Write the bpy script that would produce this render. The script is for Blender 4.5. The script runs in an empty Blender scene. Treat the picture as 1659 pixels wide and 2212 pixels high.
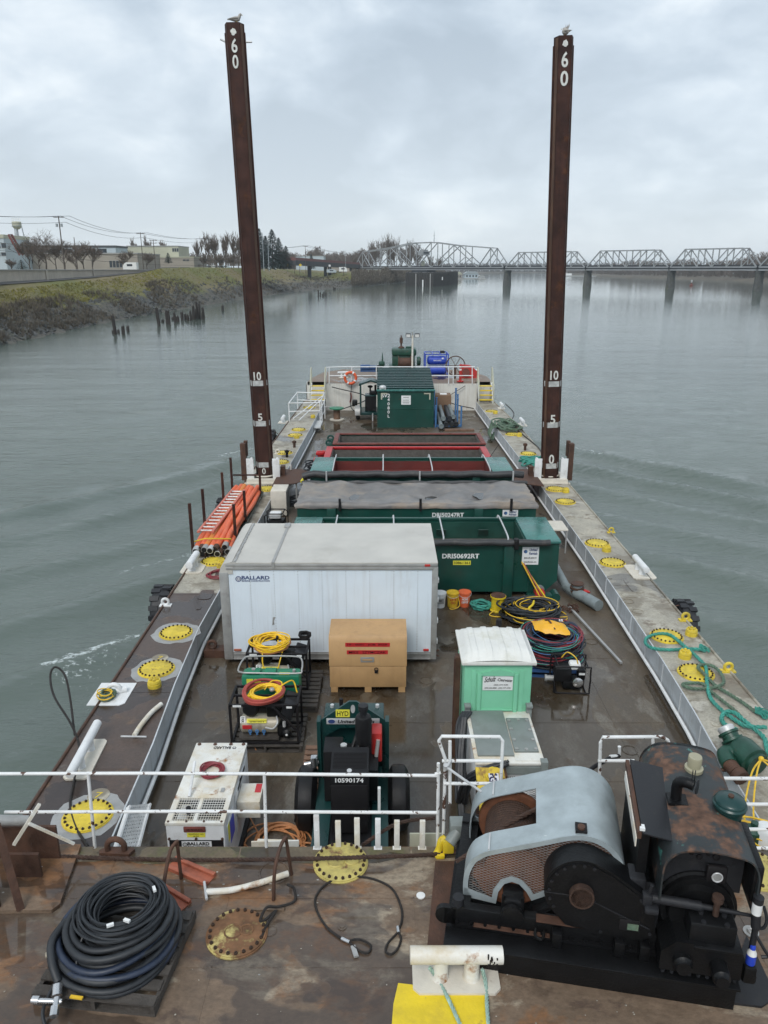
import bpy,bmesh,math,random
from mathutils import Vector,Matrix,noise
R=math.radians
sc=bpy.context.scene
col=sc.collection
rnd=random.Random(7)
CAM_H=8.4
PITCH=math.atan(525/1661.0)
cam_d=bpy.data.cameras.new('camera')
cam_d.sensor_fit='HORIZONTAL';cam_d.sensor_width=36;cam_d.lens=36*1661/1659
cam_d.clip_start=0.1;cam_d.clip_end=20000
cam=bpy.data.objects.new('camera',cam_d);col.objects.link(cam)
cam.location=(0,0,CAM_H);cam.rotation_euler=(math.pi/2-PITCH,0,0)
sc.camera=cam
SUN_EL,SUN_AZ=R(48),R(200)
w=bpy.data.worlds.new('World');sc.world=w;w.use_nodes=True
nt=w.node_tree;nt.nodes.clear()
def N(t,tp,**kw):
 n=t.nodes.new(tp)
 for k,v in kw.items():
  if k.startswith('i_'):n.inputs[k[2:].replace('_',' ')].default_value=v
  else:setattr(n,k,v)
 return n
def ramp(t,src,stops,interp='LINEAR'):
 r=t.nodes.new('ShaderNodeValToRGB');r.color_ramp.interpolation=interp
 e=r.color_ramp.elements
 while len(e)<len(stops):e.new(0.5)
 for el,(p,c)in zip(e,stops):
  el.position=p
  el.color=(c,c,c,1)if not hasattr(c,'__len__')else(*c[:3],1)
 if src:t.links.new(src,r.inputs[0])
 return r
def mixc(t,fac,a,b,mode='MIX'):
 m=t.nodes.new('ShaderNodeMix');m.data_type='RGBA';m.blend_type=mode;m.clamp_factor=True
 for s,v in((0,fac),(6,a),(7,b)):
  if hasattr(v,'is_linked')or hasattr(v,'links'):t.links.new(v,m.inputs[s])
  elif s==0:m.inputs[0].default_value=v
  else:m.inputs[s].default_value=(*v[:3],1)
 return m.outputs[2]
def math_n(t,op,a,b=0.0,c=None):
 m=t.nodes.new('ShaderNodeMath');m.operation=op
 for i,v in enumerate((a,b)if c is None else(a,b,c)):
  if hasattr(v,'links'):t.links.new(v,m.inputs[i])
  else:m.inputs[i].default_value=v
 return m.outputs[0]
sky=N(nt,'ShaderNodeTexSky',sky_type='NISHITA',sun_disc=False,sun_elevation=SUN_EL,sun_rotation=SUN_AZ)
tc=N(nt,'ShaderNodeTexCoord');sep=N(nt,'ShaderNodeSeparateXYZ');nt.links.new(tc.outputs['Generated'],sep.inputs[0])
zz=math_n(nt,'MAXIMUM',sep.outputs[2],0.0)
den=math_n(nt,'ADD',zz,0.38)
cmb=N(nt,'ShaderNodeCombineXYZ')
nt.links.new(math_n(nt,'DIVIDE',sep.outputs[0],den),cmb.inputs[0])
nt.links.new(math_n(nt,'DIVIDE',sep.outputs[1],den),cmb.inputs[1]);cmb.inputs[2].default_value=3.7
n1=N(nt,'ShaderNodeTexNoise',i_Scale=1.25,i_Detail=8.0,i_Roughness=0.55,i_Distortion=0.25);nt.links.new(cmb.outputs[0],n1.inputs['Vector'])
n2=N(nt,'ShaderNodeTexNoise',i_Scale=4.2,i_Detail=6.0,i_Roughness=0.52,i_Distortion=0.4);nt.links.new(cmb.outputs[0],n2.inputs['Vector'])
cl=math_n(nt,'ADD',math_n(nt,'MULTIPLY',n1.outputs[0],0.66),math_n(nt,'MULTIPLY',n2.outputs[0],0.34))
cr=ramp(nt,cl,[(0.40,(.31,.37,.43)),(0.465,(.375,.44,.505)),(0.52,(.465,.53,.59)),(0.60,(.65,.695,.725))])
hz=ramp(nt,zz,[(0.0,1.0),(0.10,0.55),(0.30,0.0)])
cc=mixc(nt,math_n(nt,'MULTIPLY',hz.outputs[0],0.75),cr.outputs[0],(.56,.605,.64))
cc=mixc(nt,1.0,cc,(10.5,10.5,10.5),'MULTIPLY')
skc=mixc(nt,0.93,sky.outputs[0],cc)
bg=N(nt,'ShaderNodeBackground',i_Strength=0.10);nt.links.new(skc,bg.inputs[0])
out=N(nt,'ShaderNodeOutputWorld');nt.links.new(bg.outputs[0],out.inputs[0])
sun_d=bpy.data.lights.new('sun','SUN');sun_d.energy=1.25;sun_d.angle=R(25);sun_d.color=(1,0.97,0.93)
sun=bpy.data.objects.new('sun',sun_d);col.objects.link(sun)
sun.rotation_euler=(math.pi/2-SUN_EL,0,math.pi-SUN_AZ)
sc.view_settings.view_transform='Standard';sc.view_settings.look='None'
sc.view_settings.gamma=1;sc.view_settings.exposure=0.55;sc.view_settings.use_curve_mapping=False
sc.render.engine='CYCLES'
sc.cycles.max_bounces=6;sc.cycles.diffuse_bounces=3;sc.cycles.glossy_bounces=3
sc.cycles.transmission_bounces=3;sc.cycles.volume_bounces=2;sc.cycles.transparent_max_bounces=4
sc.cycles.use_denoising=True
sc.cycles.use_adaptive_sampling=True;sc.cycles.adaptive_threshold=0.02
_c,_s=math.cos(PITCH),math.sin(PITCH)
def _ray(x,y):
 a=(x-829.5)/1661;b=(y-1105.5)/1661
 return a,_c-b*_s,-_s-b*_c
def P(x,y,z):
 d=_ray(x,y);t=(z-CAM_H)/d[2]
 return Vector((d[0]*t,d[1]*t,z))
def Q(x,y,Y):
 d=_ray(x,y);t=Y/d[1]
 return Vector((d[0]*t,Y,CAM_H+d[2]*t))
def pmat(name,base,rough=0.55,metal=0.0,var=0.22,scale=2.0,rust=0.0,rustc=(0.13,0.045,0.016),bump=0.15,dirt=0.0,dirtc=(0.05,0.042,0.034),streak=0.0,rscale=None,spec=0.5,coat=0.0,chip=None,chips=0.0,chscale=9.0):
 m=bpy.data.materials.new(name);m.use_nodes=True;t=m.node_tree
 b=t.nodes['Principled BSDF'];L=t.links.new
 tc=N(t,'ShaderNodeTexCoord')
 oi=N(t,'ShaderNodeObjectInfo');va=N(t,'ShaderNodeVectorMath',operation='ADD');L(tc.outputs['Object'],va.inputs[0]);L(math_n(t,'MULTIPLY',oi.outputs['Random'],41.0),va.inputs[1]);v=va.outputs[0]
 na=N(t,'ShaderNodeTexNoise',i_Scale=scale,i_Detail=6.0,i_Roughness=0.6);L(v,na.inputs['Vector'])
 lo=tuple(c*(1-var)for c in base);hi=tuple(min(1,c*(1+var))for c in base)
 c=ramp(t,na.outputs[0],[(0.3,lo),(0.7,hi)]).outputs[0]
 rg=None
 if streak:
  mp=N(t,'ShaderNodeMapping');mp.inputs['Scale'].default_value=(7,7,0.35);L(v,mp.inputs[0])
  ns=N(t,'ShaderNodeTexNoise',i_Scale=1.5,i_Detail=5.0,i_Roughness=0.65);L(mp.outputs[0],ns.inputs['Vector'])
  f=ramp(t,ns.outputs[0],[(0.5,0),(0.7,streak)]).outputs[0]
  c=mixc(t,f,c,dirtc)
 if dirt:
  nd=N(t,'ShaderNodeTexNoise',i_Scale=scale*0.7,i_Detail=8.0,i_Roughness=0.7);L(v,nd.inputs['Vector'])
  f=ramp(t,nd.outputs[0],[(0.62-dirt*0.3,0),(0.80-dirt*0.2,min(1,0.4+dirt*0.5))]).outputs[0]
  c=mixc(t,f,c,dirtc)
 if chips:
  nc=N(t,'ShaderNodeTexNoise',i_Scale=chscale,i_Detail=6.0,i_Roughness=0.62);L(v,nc.inputs['Vector'])
  p=0.72-chips*0.3
  f=ramp(t,nc.outputs[0],[(p,0),(p+0.015,1)]).outputs[0]
  c=mixc(t,f,c,chip or(0.07,0.03,0.018))
 if rust:
  nr=N(t,'ShaderNodeTexNoise',i_Scale=rscale or scale*0.9,i_Detail=9.0,i_Roughness=0.68);L(v,nr.inputs['Vector'])
  p=0.74-rust*0.42
  f=ramp(t,nr.outputs[0],[(p,0),(p+0.09,1)]).outputs[0]
  nr2=N(t,'ShaderNodeTexNoise',i_Scale=(rscale or scale)*4,i_Detail=4.0);L(v,nr2.inputs['Vector'])
  rc=ramp(t,nr2.outputs[0],[(0.3,tuple(x*0.5 for x in rustc)),(0.7,tuple(x*1.4 for x in rustc))]).outputs[0]
  c=mixc(t,f,c,rc)
  rg=ramp(t,f,[(0,rough),(1,0.85)]).outputs[0]
  if metal:
   L(ramp(t,f,[(0,metal),(1,0.0)]).outputs[0],b.inputs['Metallic'])
 L(c,b.inputs['Base Color'])
 if rg is None:
  rg=ramp(t,na.outputs[0],[(0.3,max(0.03,rough-0.08)),(0.7,min(1,rough+0.1))]).outputs[0]
 L(rg,b.inputs['Roughness'])
 if not(rust and metal):b.inputs['Metallic'].default_value=metal
 b.inputs['Specular IOR Level'].default_value=spec
 if coat:b.inputs['Coat Weight'].default_value=coat;b.inputs['Coat Roughness'].default_value=0.08
 if bump:
  nb=N(t,'ShaderNodeTexNoise',i_Scale=scale*9,i_Detail=4.0);L(v,nb.inputs['Vector'])
  bp=N(t,'ShaderNodeBump',i_Strength=bump,i_Distance=0.02);L(nb.outputs[0],bp.inputs['Height']);L(bp.outputs[0],b.inputs['Normal'])
 return m
def deck_mat(name,base,patches,wet=0.5,wetc=None,scale=0.5,seed=0.0,fine=0.35,speck=True,wet_rough=0.06,dry_rough=0.6,stretch=(1,1,1),bump=0.25):
 """steel deck: base tone, patches [(colour, coverage, noise scale)], and wet film / puddles that darken and gloss it"""
 m=bpy.data.materials.new(name);m.use_nodes=True;t=m.node_tree;L=t.links.new
 b=t.nodes['Principled BSDF']
 tc=N(t,'ShaderNodeTexCoord');mp=N(t,'ShaderNodeMapping');L(tc.outputs['Object'],mp.inputs[0])
 mp.inputs['Location'].default_value=(seed*7.3,seed*3.1,seed);mp.inputs['Scale'].default_value=stretch
 v=mp.outputs[0]
 n0=N(t,'ShaderNodeTexNoise',i_Scale=scale*3,i_Detail=9.0,i_Roughness=0.68);L(v,n0.inputs['Vector'])
 c=ramp(t,n0.outputs[0],[(0.28,tuple(x*(1-fine)for x in base)),(0.72,tuple(x*(1+fine)for x in base))]).outputs[0]
 for i,(pc,cov,ps)in enumerate(patches):
  n=N(t,'ShaderNodeTexNoise',i_Scale=ps,i_Detail=10.0,i_Roughness=0.66,i_Distortion=0.3)
  m2=N(t,'ShaderNodeMapping');m2.inputs['Location'].default_value=(13.7*(i+1),4.2*i+seed,9.1*i);L(v,m2.inputs[0])
  L(m2.outputs[0],n.inputs['Vector'])
  p=0.70-cov*0.4
  f=ramp(t,n.outputs[0],[(p,0),(p+0.07,0.85)]).outputs[0]
  c=mixc(t,f,c,pc)
 n3=N(t,'ShaderNodeTexNoise',i_Scale=22.0,i_Detail=5.0,i_Roughness=0.7);L(v,n3.inputs['Vector'])
 c=mixc(t,ramp(t,n3.outputs[0],[(0.35,0.45),(0.6,0)]).outputs[0],c,tuple(x*0.35 for x in base))
 if speck:
  vo=N(t,'ShaderNodeTexVoronoi',i_Scale=4.5);L(v,vo.inputs['Vector'])
  f=ramp(t,vo.outputs['Distance'],[(0.0,1),(0.045,1),(0.06,0)]).outputs[0]
  n4=N(t,'ShaderNodeTexNoise',i_Scale=1.3);L(v,n4.inputs['Vector'])
  f=math_n(t,'MULTIPLY',f,ramp(t,n4.outputs[0],[(0.56,0),(0.6,1)]).outputs[0])
  c=mixc(t,f,c,(0.55,0.55,0.52))
 nw=N(t,'ShaderNodeTexNoise',i_Scale=scale,i_Detail=4.0,i_Roughness=0.55,i_Distortion=0.4)
 m3=N(t,'ShaderNodeMapping');m3.inputs['Location'].default_value=(31.0+seed,17.0,2.0);L(v,m3.inputs[0]);L(m3.outputs[0],nw.inputs['Vector'])
 p=0.66-wet*0.34
 fw=ramp(t,nw.outputs[0],[(p,0),(p+0.025,1)]).outputs[0]
 c=mixc(t,fw,c,mixc(t,0.6,c,wetc or(0.02,0.016,0.013)))
 L(c,b.inputs['Base Color'])
 rr=ramp(t,n0.outputs[0],[(0.3,dry_rough-0.2),(0.7,dry_rough+0.1)]).outputs[0]
 rm=N(t,'ShaderNodeMix');L(fw,rm.inputs[0]);L(rr,rm.inputs[2]);rm.inputs[3].default_value=wet_rough
 L(rm.outputs[0],b.inputs['Roughness'])
 nb=N(t,'ShaderNodeTexNoise',i_Scale=14.0,i_Detail=5.0);L(v,nb.inputs['Vector'])
 bp=N(t,'ShaderNodeBump',i_Distance=0.015);L(nb.outputs[0],bp.inputs['Height'])
 L(math_n(t,'SUBTRACT',bump,math_n(t,'MULTIPLY',fw,bump*0.93)),bp.inputs['Strength']);L(bp.outputs[0],b.inputs['Normal'])
 return m
MT={}
def mt(k):return MT[k]
MT['pile']=pmat('rusty_pile_steel',(0.045,0.019,0.014),0.66,0,0.5,1.6,dirt=.25,rust=0.45,rustc=(0.072,0.03,0.015),streak=0.6,dirtc=(0.024,0.013,0.012),bump=0.3,spec=.25)
MT['pile_web']=pmat('rusty_interlock_steel',(0.10,0.05,0.028),0.65,0,0.35,1.2,rust=0.3,rustc=(0.05,0.022,0.014),streak=0.6,dirtc=(0.03,0.016,0.014),bump=0.3)
MT['band']=pmat('faded_white_band_paint',(0.42,0.43,0.42),0.7,0,0.3,7,rust=0.16,rscale=4)
MT['mark']=pmat('white_marking_paint',(0.62,0.62,0.58),0.7,0,0.18,9,bump=0)
MT['white']=pmat('chipped_white_paint',(0.70,0.71,0.70),0.45,0,0.1,5,chips=0.42,chip=(0.09,0.045,0.03),chscale=7)
MT['whiteclean']=pmat('white_paint',(0.72,0.73,0.73),0.45,0,0.08,4,dirt=0.25,dirtc=(0.3,0.26,0.2))
MT['whiterust']=pmat('white_paint_with_rust_stains',(0.70,0.69,0.64),0.5,0,0.08,3,rust=0.34,rustc=(0.30,0.13,0.04),dirt=0.6,dirtc=(0.50,0.38,0.19))
MT['bulk']=pmat('stained_white_bulkhead',(0.66,0.65,0.60),0.6,0,0.1,0.7,rust=0.24,rustc=(0.20,0.12,0.06),streak=0.3,dirtc=(0.30,0.22,0.12))
MT['coam']=pmat('grey_coaming_paint',(0.50,0.53,0.55),0.5,0,0.12,1.2,rust=0.2,streak=0.35,dirtc=(0.22,0.19,0.155),dirt=.3)
MT['cream']=pmat('cream_base_paint',(0.62,0.58,0.50),0.55,0,0.12,4,rust=0.2,rustc=(0.2,0.1,0.05))
MT['yellow']=pmat('yellow_hatch_paint',(0.66,0.50,0.045),0.55,0,0.24,4,rust=.3,rustc=(.2,.12,.05),dirt=0.45,dirtc=(0.22,0.17,0.05))
MT['yellowworn']=pmat('worn_yellow_hatch_paint',(0.50,0.42,0.13),0.6,0,0.22,5,rust=0.42,rustc=(0.20,0.115,0.055),dirt=0.4,dirtc=(0.15,0.12,0.06))
MT['yellowrust']=pmat('mostly_rusted_yellow_paint',(0.48,0.40,0.15),0.6,0,0.22,3,rust=0.84,rustc=(0.17,0.085,0.04),rscale=2.3)
MT['bolt']=pmat('dark_rusty_bolts',(0.05,0.03,0.02),0.6,0.3,0.3,20)
MT['rust']=pmat('brown_rust',(0.075,0.036,0.022),0.7,0,0.4,5,bump=0.4)
MT['rustorange']=pmat('orange_primer_steel',(0.34,0.10,0.055),0.6,0,0.25,8,rust=0.3,rustc=(0.13,0.06,0.035))
MT['rustbright']=pmat('orange_brown_rust',(0.15,0.058,0.028),0.7,0,0.45,4,dirt=.3,dirtc=(.05,.025,.018),bump=0.4)
MT['moss']=deck_mat('mossy_deck_edge',(0.135,0.105,0.065),[((0.11,0.105,0.04),0.42,2.0),((0.36,0.34,0.30),0.36,1.6),((.13,.09,.06),.36,1.2)],wet=.3,scale=.8,seed=3.3)
MT['cable']=pmat('rusty_wire_rope',(0.065,0.036,0.025),0.6,0.2,0.4,18,bump=0.6)
MT['sling']=pmat('black_wire_sling',(0.028,0.024,0.022),0.5,0.3,0.3,25,bump=0.6)
MT['galv']=pmat('galvanised_sheet',(0.38,0.435,0.45),0.45,0.3,0.18,3.5,dirt=0.35,dirtc=(0.26,0.295,0.30),chips=.1,chip=(.55,.6,.6),chscale=9,bump=0.05)
MT['galvpale']=pmat('pale_conduit_metal',(0.55,0.56,0.56),0.4,0.3,0.12,6)
MT['black']=pmat('greasy_black_paint',(0.0045,0.0048,0.0055),0.45,0,0.4,4,rust=0.16,rustc=(0.022,0.016,0.008),bump=0.25,spec=.3)
MT['blackflat']=pmat('flat_black_plastic',(0.009,0.009,0.010),0.5,0,0.3,6,spec=.3,dirt=.2,dirtc=(.03,.028,.025))
MT['blacksheet']=pmat('black_sheet_cover',(0.018,0.019,0.022),0.5,0,0.25,6,spec=.35,dirt=.2,dirtc=(.05,.045,.04))
MT['hood']=pmat('rust_patched_dark_hood',(0.024,0.030,0.032),0.5,0,0.3,1.8,rust=0.62,rustc=(0.115,0.062,0.040),rscale=2.6,chips=0.24,chip=(0.05,0.17,0.15),chscale=3.2)
MT['rubber']=pmat('black_rubber',(0.016,0.017,0.020),0.55,0,0.3,6)
MT['hose']=pmat('black_hose_rubber',(0.020,0.023,0.027),0.5,0,0.35,7,bump=0.05)
MT['hoseblue']=pmat('blue_black_hose_rubber',(0.020,0.030,0.055),0.45,0,0.35,7,bump=0.05)
MT['dgreen']=pmat('dark_green_paint',(0.008,0.060,0.046),0.35,0,0.2,1.5,dirt=0.4,dirtc=(0.022,0.05,0.04),streak=.4,bump=0.06,chips=.1,chip=(.06,.05,.04),chscale=5)
MT['tgreen']=pmat('teal_green_paint',(0.007,0.040,0.038),0.3,0,0.18,2,bump=0.03)
MT['toplip']=pmat('wet_green_lip_painted_sheen',(0.045,0.17,0.15),0.25,0,0.25,2.5,bump=0.03)  # base colour lightened to teal to stand for sky reflected in wet green paint
MT['redpaint']=pmat('red_dumpster_paint',(0.42,0.018,0.02),0.4,0,0.15,2,rust=0.08)
MT['redin']=pmat('dull_red_interior',(0.13,0.022,0.018),0.6,0,0.2,2,dirt=0.3)
MT['rustlip']=pmat('red_rust_lip',(0.16,0.045,0.035),0.6,0,0.3,5,rust=0.4)
MT['mesh']=pmat('grey_interior_screen',(0.10,0.095,0.085),0.6,0,0.25,8,dirt=0.3)
MT['greenin']=pmat('stained_green_interior',(0.012,0.06,0.045),0.5,0,0.3,2,dirt=0.4,dirtc=(0.02,0.02,0.015))
MT['tarp']=pmat('muddy_grey_tarp',(0.16,0.152,0.146),0.42,0,0.38,1.2,dirt=0.5,dirtc=(0.42,0.32,0.22),bump=0.2)
MT['blacktarp']=pmat('rolled_black_tarp',(0.035,0.036,0.038),0.5,0,0.3,4,dirt=0.25,dirtc=(0.15,0.13,0.11),bump=0.4)
MT['truckwhite']=pmat('white_truck_panel',(0.69,0.77,0.84),0.35,0,0.05,0.9,dirt=0.3,dirtc=(0.52,0.55,0.57),streak=.4,bump=0)
MT['truckroof']=pmat('dirty_cream_roof',(0.50,0.485,0.445),0.55,0,0.12,1.1,dirt=0.25,dirtc=(0.30,0.28,0.23),bump=0.05)
MT['trim']=pmat('grey_aluminium_trim',(0.36,0.36,0.35),0.45,0.3,0.15,4,dirt=0.3,dirtc=(0.16,0.14,0.12))
MT['tan']=pmat('tan_box_paint',(0.47,0.285,0.13),0.55,0,0.1,1.3,dirt=0.4,dirtc=(0.30,0.175,0.08),streak=.3,bump=0.05)
MT['tape']=pmat('red_label_tape',(0.50,0.025,0.03),0.4,0,0.06,6)
MT['ink']=pmat('black_lettering',(0.010,0.009,0.010),0.6,0,0.1,9,bump=0,spec=.3)
MT['navy']=pmat('navy_lettering',(0.025,0.05,0.16),0.5,0,0.1,9,bump=0)
MT['lettw']=pmat('white_lettering',(0.75,0.76,0.75),0.5,0,0.06,9,bump=0)
MT['lime']=pmat('yellow_sticker',(0.72,0.66,0.06),0.5,0,0.06,9,bump=0)
MT['mint']=pmat('mint_green_plastic',(0.20,0.54,0.345),0.42,0,0.08,1.5,dirt=0.12,dirtc=(0.16,0.40,0.27),bump=0.03)
MT['toiroof']=pmat('mossy_white_roof',(0.68,0.68,0.64),0.5,0,0.08,2,dirt=0.42,dirtc=(0.36,0.34,0.20),bump=0.05)
MT['greypaint']=pmat('grey_green_cabinet_paint',(0.20,0.225,0.215),0.5,0,0.14,2.2,dirt=0.35,dirtc=(0.11,0.11,0.09))
MT['yelplate']=pmat('yellow_rusty_plate',(0.66,0.48,0.03),0.5,0,0.12,2.5,rust=0.40,rustc=(0.18,0.09,0.05),rscale=2)
MT['yelpaint']=pmat('yellow_safety_paint',(0.70,0.52,0.02),0.5,0,0.14,3,rust=0.3,rustc=(.2,.13,.05),rscale=4,dirt=.4,dirtc=(.4,.28,.04))
MT['orange']=pmat('orange_hose',(0.74,0.145,0.055),0.5,0,0.14,2,dirt=0.15,dirtc=(0.5,0.16,0.08),bump=0.05)
MT['orange2']=pmat('amber_hose',(0.68,0.22,0.04),0.5,0,0.14,2,bump=0.05)
MT['fiber']=pmat('salmon_fibreglass_rail',(0.55,0.17,0.12),0.5,0,0.12,3)
MT['alu']=pmat('aluminium',(0.60,0.60,0.58),0.35,0.5,0.12,6)
MT['chrome']=pmat('bright_metal',(0.6,0.6,0.6),0.22,0.9,0.1,6,bump=0)
MT['teal']=pmat('teal_rope',(0.045,0.27,0.215),0.7,0,0.3,9,dirt=0.25,dirtc=(0.10,0.17,0.12),bump=0.4)
MT['tealdirty']=pmat('muddy_green_rope',(0.10,0.16,0.11),0.75,0,0.35,9,dirt=0.4,dirtc=(0.12,0.11,0.075),bump=0.4)
MT['paleteal']=pmat('faded_teal_rope',(0.30,0.44,0.38),0.75,0,0.25,14,bump=0.4)
MT['yrope']=pmat('yellow_rope',(0.72,0.46,0.03),0.55,0,0.2,10)
MT['yhose']=pmat('yellow_cord',(0.80,0.50,0.02),0.4,0,0.14,8)
MT['redhose']=pmat('red_air_hose',(0.33,0.055,0.04),0.5,0,0.2,6)
MT['ocord']=pmat('orange_extension_cord',(0.50,0.21,0.08),0.55,0,0.2,8)
MT['maroon']=pmat('maroon_cable',(0.22,0.03,0.04),0.5,0,0.2,8)
MT['wood']=pmat('weathered_dark_wood',(0.06,0.052,0.045),0.75,0,0.4,5,dirt=0.2,bump=0.5)
MT['woodbrown']=pmat('brown_pallet_wood',(0.17,0.10,0.065),0.75,0,0.3,5,bump=0.4)
MT['blue']=pmat('cobalt_blue_paint',(0.02,0.06,0.42),0.35,0,0.12,3,bump=0)
MT['bluedk']=pmat('dark_blue_paint',(0.03,0.08,0.2),0.5,0,0.2,3)
MT['bluepost']=pmat('steel_blue_paint',(0.06,0.17,0.36),0.5,0,0.15,3)
MT['red']=pmat('red_machinery_paint',(0.46,0.03,0.025),0.45,0,0.18,3,rust=0.1)
MT['ringorange']=pmat('life_ring_orange',(0.66,0.10,0.03),0.5,0,0.12,4)
MT['card']=pmat('brown_cardboard',(0.19,0.115,0.068),0.75,0,0.1,2,bump=0)
MT['greypipe']=pmat('grey_pvc_pipe',(0.20,0.235,0.24),0.45,0,0.18,4,dirt=0.3)
MT['pgreen']=pmat('green_pump_paint',(0.013,0.060,0.040),0.4,0,0.3,5,rust=0.32)
MT['tankgreen']=pmat('green_fuel_tank',(0.015,0.19,0.10),0.4,0,0.12,4,bump=0)
MT['tanktan']=pmat('dirty_cream_receiver',(0.40,0.36,0.28),0.4,0.1,0.2,5,dirt=0.4)
MT['rubberdk']=MT['rubber']
MT['concrete']=pmat('weathered_concrete',(0.43,0.385,0.325),0.85,0,0.15,0.25,streak=0.45,dirtc=(0.13,0.12,0.105),bump=0.1)
MT['beige']=pmat('beige_warehouse_wall',(0.32,0.29,0.25),0.85,0,0.1,0.12,bump=0)
MT['paleb']=pmat('pale_blue_wall',(0.45,0.52,0.56),0.8,0,0.08,0.1,bump=0)
MT['creamwall']=pmat('pale_yellow_wall',(0.46,0.46,0.36),0.8,0,0.08,0.1,bump=0)
MT['dkroof']=pmat('dark_roof',(0.07,0.075,0.08),0.8,0,0.15,0.3,bump=0)
MT['glassdk']=pmat('dark_window_glass',(0.03,0.04,0.05),0.15,0,0.1,1,bump=0)
MT['pole']=pmat('utility_pole_wood',(0.085,0.07,0.06),0.85,0,0.2,1,bump=0)
MT['polemet']=pmat('lamp_post_metal',(0.34,0.38,0.40),0.5,0.2,0.1,2,bump=0)
MT['wire']=pmat('overhead_wire',(0.06,0.065,0.07),0.7,0,0.1,1,bump=0)
MT['bark']=pmat('grey_bark',(0.085,0.07,0.058),0.9,0,0.25,0.8,bump=0)
MT['twig']=pmat('winter_twigs',(0.105,0.082,0.066),0.9,0,0.25,0.5,bump=0)
MT['twigdk']=pmat('dark_winter_twigs',(0.06,0.05,0.043),0.9,0,0.3,0.5,bump=0)
MT['fir']=pmat('fir_needles',(0.016,0.036,0.034),0.8,0,0.4,0.4,bump=0)
MT['brush']=pmat('bare_riverside_brush',(0.115,0.098,0.075),0.9,0,0.35,0.35,bump=0)
MT['drygrass']=pmat('dry_and_green_grass',(0.20,0.185,0.045),0.9,0,0.4,0.15,bump=0)
MT['rock']=pmat('riprap_rock',(0.075,0.078,0.077),0.85,0,0.4,0.8,dirt=0.3,dirtc=(0.13,0.14,0.04),bump=0.2)
MT['bridge']=pmat('silver_bridge_steel',(0.30,0.315,0.325),0.6,0.1,0.15,0.2,rust=0.2,rustc=(0.16,0.10,0.075),rscale=0.25,bump=0)
MT['bridgedk']=pmat('dark_bridge_girder',(0.028,0.033,0.04),0.7,0,0.2,0.3,bump=0)
MT['fender']=pmat('dark_timber_fender',(0.035,0.033,0.032),0.85,0,0.35,0.4,streak=0.4,dirtc=(0.08,0.075,0.07),bump=0)
MT['pilewood']=pmat('rotten_piling_wood',(0.035,0.030,0.027),0.9,0,0.3,1.5,bump=0.2)
MT['gull']=pmat('grey_gull_feathers',(0.36,0.34,0.31),0.8,0,0.25,6,bump=0)
MT['rustred']=pmat('red_brown_conveyor',(0.16,0.05,0.045),0.7,0,0.2,0.5,bump=0)
MT['clear']=pmat('yellowed_clear_plastic',(0.34,0.32,0.22),0.25,0,0.08,6,bump=0)
MT['yjacket']=pmat('yellow_oilskin',(0.78,0.40,0.02),0.45,0,0.08,5,bump=0.05)
MT['navyx']=pmat('blue_label',(0.02,0.06,0.5),0.4,0,0.05,5,bump=0)
MT['lamp']=pmat('lamp_glass',(0.5,0.5,0.48),0.2,0,0.05,5,bump=0)
MT['deck_main']=deck_mat('wet_brown_main_deck',(0.095,0.072,0.048),[((0.18,0.16,0.13),0.42,0.9),((0.070,0.045,0.025),0.44,0.8),((0.12,0.098,0.07),0.38,2.2)],wet=0.42,wetc=(0.03,0.022,0.014),scale=0.42,seed=1.3,wet_rough=0.10,dry_rough=0.5,stretch=(1.5,0.8,1),speck=False)
MT['deck_stern']=deck_mat('rusty_stern_deck',(0.175,0.122,0.082),[((0.36,0.30,0.22),0.40,1.2),((0.225,0.105,0.042),0.42,0.9),((0.085,0.055,0.04),0.36,1.7)],wet=0.48,scale=0.62,seed=4.2,wetc=(0.042,0.034,0.031),wet_rough=0.045,dry_rough=0.65,stretch=(0.8,1.3,1))
MT['deck_left']=deck_mat('brown_side_deck',(0.090,0.062,0.049),[((0.24,0.225,0.20),0.22,0.9),((0.16,0.10,0.06),0.28,1.4)],wet=0.30,scale=0.5,seed=2.2,wetc=(0.03,0.026,0.026),dry_rough=0.45,wet_rough=0.2,speck=False)
MT['deck_right']=deck_mat('grey_side_deck',(0.40,0.37,0.30),[((0.20,0.17,0.125),0.50,1.0),((0.50,0.47,0.40),0.36,1.3),((0.14,0.10,0.07),0.30,1.9)],wet=0.20,scale=0.4,seed=8.8,dry_rough=0.6,wet_rough=0.18,speck=False)
MT['deck_bow']=deck_mat('rusty_bow_deck',(0.20,0.145,0.105),[((0.32,0.29,0.25),0.32,0.6),((0.20,0.115,0.06),0.4,0.5)],wet=0.2,scale=0.35,seed=6.1,speck=False)
MT['hull']=pmat('rusty_hull_side',(0.07,0.05,0.04),0.7,0,0.3,1,rust=0.4)
def catmull(pts,k=4,closed=False):
 pts=[Vector(p)for p in pts]
 if k<=1 or len(pts)<3:return pts
 o=[];n=len(pts);rng=n if closed else n-1
 for i in range(rng):
  p0=pts[(i-1)%n]if closed or i>0 else pts[0]*2-pts[1]
  p1=pts[i];p2=pts[(i+1)%n]
  p3=pts[(i+2)%n]if closed or i+2<n else pts[-1]*2-pts[-2]
  for j in range(k):
   t=j/k
   o.append(0.5*((2*p1)+(p2-p0)*t+(2*p0-5*p1+4*p2-p3)*t*t+(3*p1-p0-3*p2+p3)*t**3))
 if not closed:o.append(pts[-1])
 return o
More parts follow.
